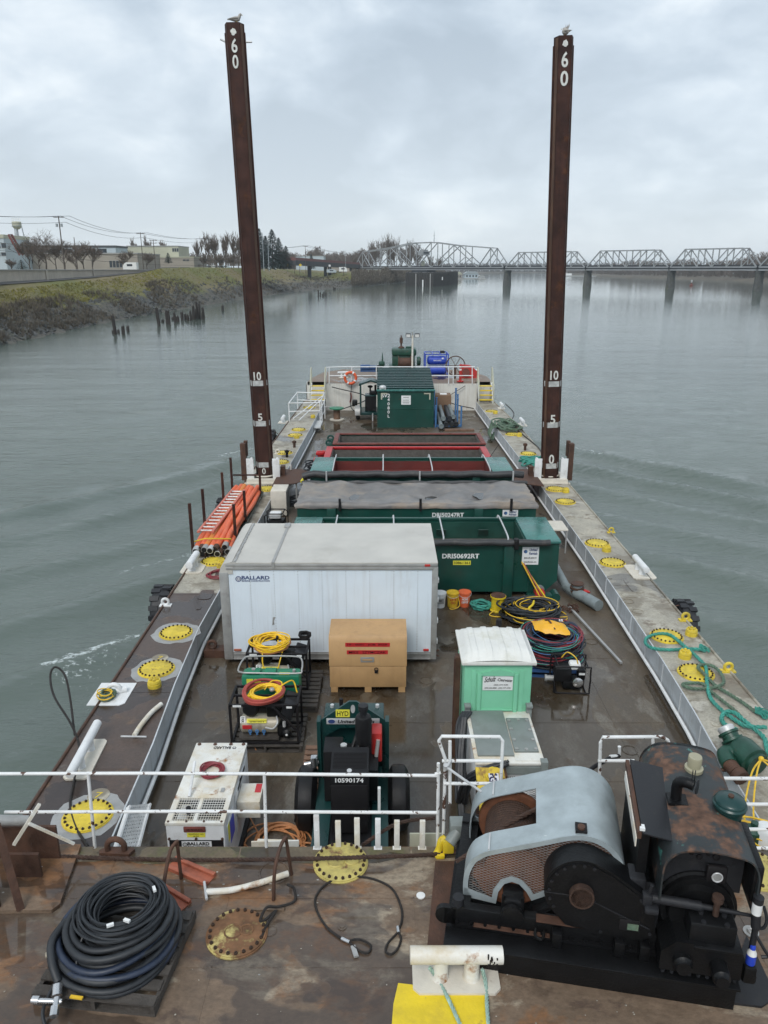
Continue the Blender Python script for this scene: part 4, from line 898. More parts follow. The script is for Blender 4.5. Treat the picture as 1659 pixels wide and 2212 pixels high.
mb=MB();mb.b2((-.49,2.55,.56),(.49,3.05,1.46),.02);mb.build('fluid_tank','tgreen',ht)
for xx in(-.37,-.22,.12,.38):mb=MB();mb.disc((xx,2.9,1.46),.032,.05 if xx!=-.22 else.16,12);mb.build('tank_cap','galvpale' if xx!=-.22 else 'ink',ht)
mb=MB();yA=2.30
ou=[(-.56,.55),(-.56,1.60),(-.50,1.60),(-.06,1.93),(.06,1.93),(.50,1.60),(.56,1.60),(.56,.55)]
inn=[(.46,.55),(.46,1.30),(.20,1.46),(-.20,1.46),(-.46,1.30),(-.46,.55)]
mb.prism(ou+inn,(0,yA,0),X,Z,Y,.04)
for s_ in(-1,1):mb.b2((s_*.54-.03,yA-.08,.5),(s_*.54+.03,yA+.1,1.62))
mb.build('lifting_arch','tgreen',ht,smooth=0)
mb=MB();mb.prism([(.035*math.cos(a),.075*math.sin(a))for a in[i*math.pi/8 for i in range(16)]],(0,yA-.003,1.80),X,Z,Y,.05);mb.build('lifting_eye','galvpale',ht)
mb=MB();mb.b2((-.27,yA-.012,1.66),(-.05,yA-.002,1.79));mb.build('name_plate','lime',ht);text('HYD',.085,(-.16,yA-.012,1.725),X,Z,'ink',ht,wid=.18,bold=.01)
mb=MB();mb.b2((-.42,yA-.012,1.53),(.42,yA-.002,1.635),.004);mb.build('name_plate','galvpale',ht)
text('United Rentals',.062,(.05,yA-.012,1.582),X,Z,'ink',ht,wid=.58,bold=.03,shear=.2)
mb=MB();mb.prism([(.055*math.cos(a),.036*math.sin(a))for a in[i*math.pi/8 for i in range(16)]],(-.34,yA-.014,1.582),X,Z,-Y,.002);mb.build('emblem','navy',ht,smooth=0)
for s_ in(-1,1):
 mb=MB();prof=[(-.02+1.95+.52*math.cos(a),.42+.50*math.sin(a))for a in[R(200-i*22)for i in range(9)]]
 us=[-.17,-.15,-.1,0,.1,.15,.17];nn_=len(us);mb.add([(s_*.72+u,1.95+(.54-.16*(abs(u)/.17)**4)*math.cos(a),.40+(.52-.16*(abs(u)/.17)**4)*math.sin(a))for a in[R(205-i*14)for i in range(15)]for u in us],[(i*nn_+j,i*nn_+j+1,(i+1)*nn_+j+1,(i+1)*nn_+j)for i in range(14)for j in range(nn_-1)]);mb.prism([(1.52,.30),(1.52,.36),(1.58,.36),(1.58,.30)],(s_*.72-.17,0,0),Y,Z,X,.34)
 fd=mb.build('fender','blackflat',ht)
 for xx in(-.05,.05):mb=MB();mb.disc((s_*.72+xx,1.53,.42),.016,.012,8,(0,-.9,.3));mb.build('fender_bolt','chrome',fd)
 wl=MB();wl.lathe([(.20,-.12),(.33,-.12),(.37,-.08),(.37,.08),(.33,.12),(.20,.12)],(s_*.72,1.98,.37),X,28);wh=wl.build('wheel','rubber',ht)
 mb=MB();mb.lathe([(.0,-.05),(.2,-.10),(.21,.10),(.0,.05)],(s_*.72,1.98,.37),X,18);mb.build('rim','galvpale',wh)
mb=MB();mb.b2((.40,1.0,.9),(.44,1.06,1.3));mb.build('gauge_strip','lettw',ht)
mb=MB();mb.tube((-.78,2.2,.85),(-.55,2.2,.9),.035,10);mb.box((-.62,2.2,.92),(.12,.12,.16),bev=.02);mb.tube((-.62,2.1,.8),(-.62,2.1,1.05),.028);mb.build('hydraulic_valve','chrome',ht)
mb=MB();mb.b2((-.37,-.006,.76),(-.33,.0,1.0));mb.build('data_plate','lettw',ht)
mb=MB();mb.b2((-.55,.1,.56),(-.31,2.2,.60));mb.b2((.31,.1,.56),(.55,2.2,.60));mb.build('side_deck','tgreen',ht)
def pallet(name,label,loc,w_,d_,rz=0,mat='wood',group='wooden pallets',seed=1,h=.14,n=7):
 t_=thing(name,label,'pallet',loc,rz,group);g_=random.Random(seed)
 mb=MB()
 for i in range(n):mb.b2((0,i*d_/n+.01,h-.022),(w_+g_.uniform(-.02,.02),(i+.72)*d_/n,h))
 mb.build('top_boards',mat,t_)
 mb=MB()
 for xx in(0,w_/2-.02,w_-.04):mb.b2((xx,0.005,.022),(xx+.04,d_-.005,h-.022))
 mb.build('stringers',mat,t_)
 mb=MB()
 for i in(0,n//2,n-1):mb.b2((0,i*d_/n+.01,0),(w_,(i+.72)*d_/n,.022))
 mb.build('bottom_boards',mat,t_);return t_
pallet('wooden_pallet','brown pallet partly under the left rear of the green trailer',(-1.42,11.0,0),1.0,1.1,0,'woodbrown')
# === dive compressors on pallets
def compressor(loc,label):
 t_=thing('air_compressor',label,'compressor',loc,0,'framed air compressors on pallets')
 W_,D_,H_=1.21,.66,.80;r_=.02
 mb=MB()
 for zz_ in(0.02,H_):
  for a,b_ in(((0,0),(W_,0)),((W_,0),(W_,D_)),((W_,D_),(0,D_)),((0,D_),(0,0))):mb.bar((*a,zz_),(*b_,zz_),.04)
 for a in((0,0),(W_,0),(W_,D_),(0,D_)):mb.bar((*a,0),(*a,H_),.04)
 mb.bar((.75,0,H_),(W_,0,.25),.035);mb.bar((0,D_/2,H_),(W_,D_/2,H_),.035);mb.bar((0,.1,H_),(0,D_,H_),.03);mb.build('frame','ink',t_)
 mb=MB();mb.lathe([(0,0),(.12,.015),(.17,.05),(.17,.69),(.12,.725),(0,.74)],(.12,.26,.27),X,22);tk=mb.build('air_receiver','tanktan',t_)
 mb=MB();mb.b2((.30,.105,.36),(.62,.12,.43));mb.box((.45,.12,.405),(.36,.012,.075),rx=R(-35));mb.build('caution_sticker','lime',tk,smooth=0)
 text('CAUTION',.05,(.45,.112,.408),X,Vector((0,.57,.82)),'ink',tk,wid=.26,bold=.03,ext=.004)
 mb=MB();mb.box((.19,.155,.405),(.09,.012,.12),rx=R(-35));mb.build('warning_sticker','lettw',tk,smooth=0)
 text('DER',.05,(.19,.148,.405),Vector((0,-.57,-.82)),X,'ink',tk,wid=.1,bold=.03,ext=.004)
 mb=MB();mb.b2((.19,.075,.26),(.36,.095,.33));mb.build('red_sticker','tape',tk,smooth=0)
 for i in range(3):
  mb=MB();mb.ring((.33+i*.125,.065,.22),.026,.012,Y,6,14);mb.tube((.33+i*.125,.07,.15),(.33+i*.125,.07,.20),.018,8);mb.build('blue_valve','bluepost',t_)
 mb=MB();mb.lathe([(0,0),(.13,.0),(.15,.04),(.15,.12),(.11,.16),(0,.17)],(.34,.30,.60),(0,-1,.1),22);mb.build('pulley_cover','blackflat',t_)
 mb=MB();mb.b2((.62,.2,.42),(.95,.52,.70),.03);mb.tube((.7,.3,.7),(.7,.3,.78),.05);mb.build('pump_head','black',t_)
 mb=MB();mb.box((1.02,.33,.60),(.22,.46,.34),ry=R(18),bev=.02);mb.build('engine_cover','blacksheet',t_)
 mb=MB();mb.box((1.0,.12,.63),(.08,.02,.1),ry=R(18));mb.build('blue_label','bluepost',t_)
 mb=MB();mb.lathe([(0,0),(.085,.01),(.09,.08),(.05,.12)],(1.0,.12,.18),(0,-1,0),16);mb.box((.92,.2,.2),(.2,.2,.22),bev=.02);mb.build('motor','black',t_)
 mb=MB();mb.disc((1.0,.0,.19),.022,.006,12,-Y);mb.build('gauge','lettw',t_)
 mb=MB();mb.path([(.6,.1,.28),(.75,.06,.28),(.83,.1,.38),(.8,.2,.45)],.016,7,k=4);mb.tube((.95,.1,.3),(.95,.1,.4),.03);mb.build('air_pipe','galvpale',t_)
 mb=MB();mb.b2((.06,-.024,H_-.025),(.21,-.02,H_+.015));mb.b2((1.02,-.024,H_-.05),(1.12,-.02,H_-.01));mb.build('tag_plate','lettw',t_,smooth=0)
 mb=MB();mb.b2((.12,.03,.06),(.85,.5,.10));mb.build('skid_tray','wood',t_)
 return t_
pallet('wooden_pallet','dark pallet under the compressor with the red hose ring on top',(-2.82,12.02,0),1.32,1.15,0,seed=2)
compressor((-2.77,12.1,.14),'black framed air compressor, nearer the white generator, with a red hose ring on top')
pallet('wooden_pallet','dark pallet under the compressor that stands against the white truck body',(-2.74,13.35,0),1.42,1.5,0,seed=3,n=9)
compressor((-2.79,14.02,.14),'black framed air compressor standing right against the white truck body')
def hcoil(name,label,loc,parts_,cat='hose coil'):
 t_=thing(name,label,cat,loc)
 for nm,mat,a in parts_:
  mb=MB();coil(mb,*a[0],**a[1]);mb.build(nm,mat,t_)
 return t_
zt_=.14+.82
h1=hcoil('hose_coil','thick red air hose ring with yellow cord coiled inside, on the near compressor',(-2.20,12.42,zt_),[('red_hose','redhose',(((0,0,0),.37,.024,4,.07,.05,3),dict(m=40,n=8))),('yellow_cord','yhose',(((.05,-.02,.01),.25,.014,13,.07,.12,5),dict()))])
mb=MB();mb.path([(.2,.05,.06),(.36,.2,.12),(.50,.33,.10),(.58,.25,-.1)],.014,6,k=5);mb.path([(.0,.1,.05),(.1,.32,.1),(.28,.3,.1),(.33,.05,.08)],.012,6,k=5);mb.build('loose_end','yhose',h1)
mb=MB();mb.ball((.15,.02,.1),.05,(1,1,.8));mb.build('plug','trim',h1)
for q in((-.2,-.12),(.3,-.05)):mb=MB();mb.tube((q[0],q[1],.05),(q[0]-.06,q[1]-.06,.08),.03);mb.build('connector','yelpaint',h1)
h2=hcoil('hose_coil','tangled yellow and orange cords draped over the compressor by the truck body',(-2.32,14.32,zt_),[('orange_hose','ocord',(((0,0,0),.34,.017,7,.06,.08,13),dict(m=34))),('yellow_cord','yhose',(((-.02,.02,.03),.30,.014,15,.10,.20,15),dict()))])
mb=MB();mb.path([(-.28,-.1,.1),(-.15,-.32,.06),(-.12,-.45,-.2),(.05,-.55,-.45)],.014,6,k=5);mb.path([(.28,-.1,.1),(.22,-.4,-.1),(.15,-.55,-.4)],.012,6,k=5);mb.build('loose_end','yhose',h2)
mb=MB();mb.box((.1,.12,.12),(.05,.09,.1),bev=.01);mb.build('tie_strap','ink',h2)
t_=MB();coil(t_,(0,0,0),.11,.02,5,.05,.1,6,m=22);tag(t_.build('hose_coil','ink',loc=(-1.68,14.75,zt_)),'small black hose loop hung on the corner of the compressor by the truck body','hose coil')
gt=thing('fuel_cart','bright green fuel tank with a tubular handle between the two compressors','fuel tank',(-2.74,13.1,.22))
mb=MB();mb.b2((0,0,.30),(1.12,.34,.74),.05);mb.b2((.08,.06,.74),(.36,.24,.80),.02);mb.b2((.44,.06,.74),(.66,.24,.80),.02);mb.build('tank','tankgreen',gt)
for xx in(.10,.25,.80):mb=MB();mb.b2((xx,-.004,.58),(xx+.13,0,.68))if xx<.7 else mb.b2((xx-.08,.05,.741),(xx+.12,.14,.745));mb.build('yellow_sticker','lime',gt,smooth=0)
mb=MB();mb.path([(0.05,.02,.80),(-.06,.05,.84),(0,.42,.90),(.2,.46,.92),(.9,.46,.92),(1.12,.4,.90),(1.16,.05,.84),(1.05,0,.80),(.05,.02,.80)],.017,8,k=3);mb.build('handle','trim',gt)
mb=MB();mb.disc((.22,.15,.80),.04,.02,14);mb.disc((1.0,.15,.74),.03,.06,12);mb.build('filler_cap','trim',gt)
mb=MB();mb.b2((.05,.02,-.08),(.13,.28,.30));mb.b2((.95,.02,-.08),(1.03,.28,.30));mb.b2((.13,.1,.0),(.95,.2,.06));mb.build('stand','ink',gt)
# === portable toilet, cabinet, yellow bracket
pt=thing('portable_toilet','mint green portable toilet cabin with a mossy white roof','toilet',(1.36,11.55,0))
W_,D_,H_=1.14,1.12,2.10
mb=MB();mb.b2((0,0,.1),(W_,D_,H_),.02);mb.build('cabin','mint',pt)
mb=MB()
fr=[(.05,.10),(.05,1.98)]
mb.b2((.12,-.015,.2),(.20,0,1.95),.006);mb.b2((.93,-.015,.2),(1.01,0,1.95),.006);mb.b2((.22,-.035,.15),(.29,-.0,1.9),.012);mb.b2((.84,-.035,.15),(.91,0,1.9),.012)
mb.prism([(.29,1.86),(.84,1.86),(.84,1.92),(.57,1.98),(.29,1.92)],(0,-.03,0),X,Z,Y,.03);mb.b2((.29,-.03,1.18),(.84,0,1.22),.01);mb.build('door_panel','mint',pt)
mb=MB();mb.b2((.31,-.014,1.58),(.82,-.008,1.84));mb.prism([(.31,1.84),(.82,1.84),(.565,1.88)],(0,-.014,0),X,Z,Y,.006);mb.build('sign_plate','lettw',pt,smooth=0)
text('Schulz',.10,(.435,-.014,1.79),Vector((1,0,.12)),Z,'ink',pt,wid=.20,bold=.02,shear=.45)
text('-Clearwater',.06,(.68,-.014,1.775),Vector((1,0,-.08)),Z,'ink',pt,wid=.26,bold=.02)
text('(360) 694-4644',.035,(.62,-.014,1.68),X,Z,'ink',pt,wid=.24,bold=.015);text('(503) 653-8888 - (503) 477-6958',.035,(.565,-.014,1.62),X,Z,'ink',pt,wid=.44,bold=.015)
mb=MB();n_=18;vs=[];ribs_=5
def roofz(u,v_):
 edge=min(min(u,1-u)/.10,min(v_,1-v_)/.12,1)
 rib=.02 if(u*5.2+.25)%1<.42 else 0
 return H_+.02+(.10*edge)+rib*(1 if edge>.6 else 0)+.04*math.sin(math.pi*u)
nu,nv=60,12
for j in range(nv+1):
 for i in range(nu+1):
  u,v_=i/nu,j/nv;vs.append((-.05+u*(W_+.10),-.05+v_*(D_+.10),roofz(u,v_)))
mb.v=vs;mb.f=[(j*(nu+1)+i,j*(nu+1)+i+1,(j+1)*(nu+1)+i+1,(j+1)*(nu+1)+i)for j in range(nv)for i in range(nu)]
mb.b2((-.06,-.06,H_-.03),(W_+.06,D_+.06,H_+.03),.012);mb.build('roof','toiroof',pt)
mb=MB();mb.tube((.72,D_+.0,H_-.1),(.72,D_+.0,H_+.26),.05,14);mb.build('vent_pipe','ink',pt)
mb=MB();mb.b2((-.04,-.08,0),(W_+.04,D_+.05,.1));mb.build('base','trim',pt)
mb=MB();mb.b2((0,0,0),(.09,.16,2.0));mb.b2((-.02,.04,0),(.03,.12,1.96));tag(mb.build('steel_beam','rust',loc=(1.24,11.9,0)),'rusty upright steel beam beside the mint green toilet','beam')
cb=thing('electrical_cabinet','grey topped electrical cabinet in front of the mint green toilet','cabinet',(1.43,10.12,0))
mb=MB();mb.b2((0,0,.08),(1.02,1.40,1.12),.01);mb.build('body','whiteclean',cb)
mb=MB();mb.b2((-.03,-.03,1.12),(1.05,1.43,1.165),.008);mb.b2((.6,.02,1.165),(1.03,.22,1.18));mb.build('top_frame','whiterust',cb)
mb=MB();mb.b2((.03,.14,1.165),(.60,1.40,1.20),.008);mb.build('lid','greypaint',cb)
mb=MB();mb.b2((.62,.24,1.165),(1.0,1.18,1.195),.006)
mb.build('bolted_cover','greypaint',cb)
mb=MB()
for xx,yy in((.66,.3),(.81,.29),(.96,.3),(.66,.55),(.96,.55),(.66,.85),(.96,.82),(.66,1.1),(.82,1.12),(.96,1.1)):mb.disc((xx,yy,1.195),.03,.012,10)
mb.build('cover_bolts','trim',cb)
for xx in(-.05,1.0):
 mb=MB();mb.b2((xx,1.36,0),(xx+.09,1.46,1.30),.01);mb.b2((xx-.01,1.32,1.28),(xx+.1,1.46,1.33),.01);mb.build('corner_post','greypaint',cb)
mb=MB();mb.b2((.98,-.06,0),(1.09,.06,1.20),.01);mb.b2((.2,-.05,.98),(.98,-.01,1.10));mb.build('corner_post','greypaint',cb)
mb=MB();mb.b2((.1,-.03,.1),(1.0,-.005,.60));mb.build('front_panel','galvpale',cb)
mb=MB();mb.b2((.28,-.036,.22),(.68,-.03,.55));mb.build('sign_border','ink',cb,smooth=0);mb=MB();mb.b2((.30,-.040,.24),(.66,-.036,.53));mb.build('sign_plate','lettw',cb,smooth=0)
mb=MB();hx=[(.115*math.cos(R(30+60*i)),.115*math.sin(R(30+60*i)))for i in range(6)];mb.prism(hx,(.50,-.04,.385),X,Z,-Y,.003);mb.build('hexagon_emblem','tape',cb,smooth=0)
mb=MB();c0=Vector((.50,-.045,.385))
for a in(30,150,270):mb.bar(c0,c0+Vector((.07*math.cos(R(a+180)),0,.07*math.sin(R(a+180)))),.012,.004)
for i in range(6):
 a,b_=R(30+60*i),R(90+60*i);mb.bar(c0+Vector((.07*math.cos(a),0,.07*math.sin(a))),c0+Vector((.07*math.cos(b_),0,.07*math.sin(b_))),.012,.004)
mb.build('hexagon_emblem','lettw',cb,smooth=0)
text('11-0730',.035,(.5,-.012,.90),X,Z,'ink',cb,wid=.2,name='lettering')
mb=MB();g=random.Random(31)
for i in range(9):
 x0=1.22+.15*g.random();mb.path([(x0+.12,11.4,1.25),(x0,11.2+.1*g.random(),1.1),(x0-.02,10.9,.6+.2*g.random()),(x0-.05,10.4,.15+.1*g.random()),(x0+.02,10.0,.9+.1*g.random()),(x0+.55,9.98+.1*g.random(),1.22)],.024,7,k=5)
for i in range(5):
 x0=1.2+.12*g.random();mb.path([(x0+.1,11.3,1.2),(x0,10.8,.7),(x0-.02,10.2,.12),(x0+.0,9.7,.05)],.024,7,k=5)
tag(mb.build('cable_bundle','hose'),'bundle of thick black cables draped beside the grey topped cabinet','cables')
yb=thing('steel_bracket','yellow and rusty slanted steel bracket beside the stern railing gate','bracket',(1.42,9.50,0))
mb=MB();ex_,ey_=X,Vector((0,.50,.866));mb.prism([(0,0),(.50,.02),(.42,.62),(.0,.64)],(0,.05,.70),X,Vector((-.06,.62,.78)).normalized(),Vector((0,-.78,.62)),.03);mb.build('top_plate','yelplate',yb)
mb=MB();mb.b2((.03,.02,0),(.42,.5,.74));mb.b2((.0,.35,0),(.44,.56,1.12));mb.build('pedestal','rust',yb)
mb=MB();mb.ring((.24,.36,1.12),.12,.025,(0,-.4,1),7,22);mb.build('ring','yelpaint',yb)
mb=MB();g=random.Random(6)
for i in range(10):
 x0=.16+.13*g.random();mb.path([(x0,.40,1.16),(x0+.02*g.uniform(-1,1),.26,1.05),(x0+.03*g.uniform(-1,1),.14,.90-.06*g.random())],.016,6,k=4)
m=pmat('blue_white_fleck_rope',(.5,.5,.55),.8,0,.1,8);t=m.node_tree;vo=N(t,'ShaderNodeTexVoronoi',i_Scale=38.0);tcx=N(t,'ShaderNodeTexCoord');t.links.new(tcx.outputs['Object'],vo.inputs['Vector']);t.links.new(ramp(t,vo.outputs['Color'],[(.45,(.02,.02,.07)),(.5,(.68,.68,.72))]).outputs[0],t.nodes['Principled BSDF'].inputs['Base Color']);MT['fleck']=m
tag(mb.build('rope_hank','fleck',loc=(1.42,9.42,.02)),'hank of blue and white flecked rope hung on the yellow bracket','rope')
# === coils, buckets and gear on the open deck to the right
t_=MB();coil(t_,(0,0,0),.52,.024,34,.34,.27,21,ry=.9,m=36)
u_=thing('hose_coil','big coil of black hose with yellow cord, beyond the heap of blue and red hoses','hose coil',(3.72,17.7,0));t_.build('black_hose','hose',u_)
t_=MB();coil(t_,(0,0,0.02),.50,.012,13,.34,.32,23,ry=.9,m=36);t_.build('yellow_cord','yrope',u_)
t_=MB();t_.path([(.1,.3,.33),(.02,.05,.34),(-.1,-.1,.30),(0,-.3,.3)],.03,7,k=4);t_.build('tie_strap','yelpaint',u_)
pallet('wooden_pallet','blue pallet under the heap of blue and red hoses',(3.05,14.75,0),1.2,1.2,R(-4),'bluedk',seed=9)
u_=thing('hose_coil','tall heap of coiled blue, red and black umbilical hoses on a blue pallet','hose coil',(3.70,15.4,.14))
for nm,mt_,sd,r_ in(('black_hose','hose',41,.018),('blue_hose','hoseblue',42,.016),('red_hose','maroon',43,.014),('teal_hose','teal',45,.009),('blue_cord','bluepost',46,.008)):
 t_=MB();coil(t_,(0,0,0),.56,r_,36 if r_>.013 else 18,.60,.15,sd,m=34);t_.build(nm,mt_,u_)
t_=MB()
g=random.Random(44)
for i in range(46):
 a=g.uniform(0,6.28);z=g.uniform(.05,.6);q=Vector((.62*math.cos(a),.62*math.sin(a),z));t_.box(q,(.05,.05,.035),rz=a)
t_.build('tape_bands','ink',u_)
t_=MB();t_.path([(.3,.5,.55),(.55,.4,.62),(.70,.1,.5),(.62,-.2,.38),(.5,-.35,.3)],.045,9,k=5);t_.build('thick_hose','hoseblue',u_)
t_=MB();[t_.box((-.55+.06*i,-.3-.02*i,.46-.01*i),(.03,.06,.06))for i in range(4)];[t_.box((.3+.05*i,.55,.62),(.03,.06,.05))for i in range(2)];t_.build('white_tape','lettw',u_)
mb=MB();nn=16;vs=[]
for j in range(nn+1):
 for i in range(nn+1):
  u,v_=i/nn-.5,j/nn-.5
  vs.append((u*.72+.04*noise.noise(Vector((v_*4,u*4,1))),v_*.52-u*.16,.06+.16*(1-4*v_*v_)*(1-3.2*u*u)+.05*noise.noise(Vector((u*7,v_*7,3)))))
mb.v=vs;mb.f=[(j*(nn+1)+i,j*(nn+1)+i+1,(j+1)*(nn+1)+i+1,(j+1)*(nn+1)+i)for j in range(nn)for i in range(nn)]
u2=thing('oilskin_jacket','folded yellow oilskin on top of the hose heap','jacket',(3.66,15.38,.80));mb.build('cloth','yjacket',u2,smooth=180)
mb=MB();mb.path([(-.12,.2,.12),(-.04,.02,.235),(.06,-.2,.12)],.02,6,k=4);mb.build('dark_stripe','rust',u2)
wp=thing('water_pump','black framed petrol water pump beside the hose heap','pump',(3.52,14.08,0),R(-3))
mb=MB()
for yy in(0,.55):mb.path([(0,yy,.05),(.08,yy,.02),(.66,yy,.02),(.72,yy,.08),(.72,yy,.56),(.66,yy,.62),(.08,yy,.62),(0,yy,.54),(0,yy,.05)],.018,7,k=2)
for xx in(.06,.66):mb.tube((xx,0,.62),(xx,.55,.62),.016,7);mb.tube((xx,0,.02),(xx,.55,.02),.016,7)
mb.build('frame','ink',wp)
mb=MB();mb.box((.2,.3,.35),(.34,.34,.30),bev=.03);mb.build('air_filter_box','blackflat',wp)
mb=MB();mb.box((.46,.36,.48),(.24,.22,.16),bev=.05);mb.build('fuel_tank','lettw',wp)
mb=MB();mb.lathe([(0,0),(.10,.01),(.11,.06),(.06,.09)],(.48,.06,.26),(0,-1,0),16);mb.build('recoil_starter','chrome',wp)
mb=MB();mb.box((.58,.25,.36),(.16,.2,.22),bev=.03);mb.box((.4,.25,.14),(.4,.3,.16),bev=.02);mb.build('engine','black',wp)
mb=MB();mb.b2((.52,.145,.36),(.64,.149,.41));mb.build('label_plate','lettw',wp)
mb=MB();mb.tube((-.14,.25,.22),(.08,.25,.22),.06,14);mb.tube((-.16,.25,.22),(-.12,.25,.22),.075,14);mb.build('coupling','trim',wp)
mb=MB();mb.path([(.2,.45,.6),(.3,.4,.75),(.46,.3,.68),(.52,.28,.52)],.013,6,k=4);mb.build('cord','yrope',wp)
def bucket(loc,r_,h,mat,label,logo=None,handle='galvpale',inner='ink'):
 t_=thing('bucket',label,'bucket',loc,0,'buckets lined up by the green box')
 mb=MB();mb.lathe([(r_*.82,0),(r_,h),(r_*1.06,h),(r_*1.06,h-.03)],n=24);mb.lathe([(r_*.97,h),(r_*.8,.1),(0,.1)],n=24);mb.build('pail',mat,t_)
 mb=MB();mb.lathe([(0,h-.09),(r_*.95,h-.09)],n=20);mb.build('contents',inner,t_)
 mb=MB();mb.ring((0,0,h-.03),r_*1.08,.006,(0,.5,-.9),5,20,-180,0);mb.build('handle',handle,t_)
 return t_
bk=bucket((1.46,18.4,0),.155,.40,'whiteclean','white plastic bucket nearest the truck body');mb=MB();mb.b2((-.09,-.152,.14),(.09,-.138,.28));mb.build('label','trim',bk)
text('DRY',.05,(0,-.153,.22),X,Z,'ink',bk,wid=.1,bold=.02)
bk=bucket((1.79,18.42,0),.16,.40,'yrope','amber bucket between the white and orange buckets',inner='tanktan');mb=MB();mb.path([(.12,-.12,.33),(.16,-.2,.1),(0,-.24,.02),(-.1,-.2,.02)],.012,6,k=4);mb.build('rope_end','yrope',bk);text('LETS\nDO',.15,(0,-.155,.2),X,Z,'tape',bk,wid=.16,bold=.02)
bk=bucket((2.10,18.45,0),.16,.40,'orange','bright orange bucket with white lettering and junk in the top',inner='tape');text('HOME\nDEPOT',.14,(0,-.150,.2),X,Z,'lettw',bk,wid=.17,bold=.03)
t_=MB();g=random.Random(77)
for i in range(9):
 a=g.uniform(0,6.28);t_.path([(.3*math.cos(a+k*.9)*(.6+.4*g.random()),.26*math.sin(a+k*.9)*(.6+.4*g.random()),.03+.12*g.random())for k in range(7)],.022,6,k=4)
tag(t_.build('rope_coil','teal',loc=(2.52,18.3,0)),'small tangle of teal rope beside the orange bucket','rope')
sp=thing('rope_spool','yellow spool with a rusty top and loose line beside the teal tangle','spool',(2.93,18.15,0))
mb=MB();mb.lathe([(.19,0),(.2,.03),(.17,.05),(.17,.36),(.2,.38),(.2,.42)],n=24);mb.build('drum','yelpaint',sp);mb=MB();mb.disc((0,0,.42),.19,.012,24);mb.build('top','rust',sp)
mb=MB();mb.path([(-.1,-.2,.1),(-.25,-.3,.02),(-.1,-.42,.02),(.15,-.36,.02),(.2,-.2,.1)],.012,6,k=5);mb.build('loose_line','yrope',sp)
for i,(a,b_,m1,lab,c_)in enumerate(((P(1172,1302,0),Q(1127,1213,18.98),'yrope','yellow handled push pole leaning on the green box',1),(P(1180,1303,0),Q(1131,1216,18.98),'rustorange','red-brown handled pole leaning on the green box',0),(P(1188,1306,0),Q(1138,1230,18.98),'yelpaint','shorter yellow pole leaning on the green box',1))):
 t_=thing('leaning_pole',lab,'pole',a,0,'poles leaning on the green box')
 d_=b_-a;mb=MB();mb.tube((0,0,.02),d_,.018,8);mb.build('shaft',m1,t_)
 if c_:mb=MB();mb.box((0,-.02,.06),(.20,.07,.12),rz=.3,bev=.01);mb.build('brush_head','yelpaint',t_)
mb=MB();mb.box((0,0,.13),(.26,.3,.26),bev=.03);tag(mb.build('fuel_can','red',loc=(4.13,18.85,0)),'red can behind the leaning poles','can')
t_=MB();g=random.Random(5)
for i in range(44):t_.ring((g.uniform(-.3,.3),g.uniform(-.2,.2),.03+.04*g.random()),.035,.011,(g.uniform(-1,1),g.uniform(-1,1),.6),5,10)
tag(t_.build('chain_pile','rust',loc=(4.72,18.2,0)),'small pile of rusty chain on the deck beside the green box','chain')
gp=thing('pipe_fitting','grey pipe with an upright valve and elbow along the right coaming','pipe',(4.9,18.4,0))
o_=Vector((4.9,18.4,0));mb=MB();mb.tube((-.15,3.1,.55),(.05,.95,.16),.12,16);mb.tube((.05,.95,.16),(.2,.55,.16),.12,16);mb.build('long_pipe','greypipe',gp)
mb=MB();mb.tube((.22,.5,.16),(.5,.0,.16),.14,16);mb.tube((.25,.55,.1),(.25,.55,.40),.13,16);mb.tube((.45,.1,.15),(.62,-.28,.15),.15,16);mb.build('elbow','greypipe',gp)
mb=MB();mb.disc((.25,.55,.40),.17,.03,18);mb.disc((.25,.55,.28),.19,.04,18);mb.disc((.25,.55,.18),.17,.04,18);mb.build('flange','rust',gp)
mb=MB();mb.ring((.48,.55,.2),.11,.025,(.3,.2,1),7,20);mb.build('hand_wheel','red',gp)
mb=MB();mb.tube((0,0,0),(.1,.35,0),.14,16);tag(mb.build('short_pipe','greypipe',loc=(4.15,19.0,.2)),'short grey pipe poking out under the green box','pipe')
mb=MB();mb.b2((-.03,0,0),(.03,3.0,.05));tag(mb.build('metal_strip','trim',loc=(5.28,15.3,.01),rz=R(9)),'thin grey metal strip lying by the right coaming','strip')
wb=thing('work_bench','small pale bench against the right coaming beside the tarped box','bench',(5.2,22.6,0))
mb=MB();mb.b2((-.4,-.3,.74),(.45,.6,.78));mb.build('top','cream',wb)
for xx in(-.36,.41):mb=MB();mb.b2((xx-.02,-.28,0),(xx+.02,-.24,.74));mb.build('leg','trim',wb)
for i,(yy,rr_,zz_)in enumerate(((27.6,.12,.25),(28.2,.10,.5),(28.8,.13,.3),(27.2,.09,.7),(26.6,.14,.35))):
 mb=MB();mb.tube((-.25,0,0),(.25,.12,0),rr_,14);mb.ring((-.25,0,0),rr_*1.05,.025,X,6,18)
 tag(mb.build('short_pipe','greypipe',loc=(4.85+.1*(i%2),yy,zz_)),'grey pipe stub in the pile between the boxes and the right coaming','pipe','grey pipe stubs between the boxes and the right coaming')
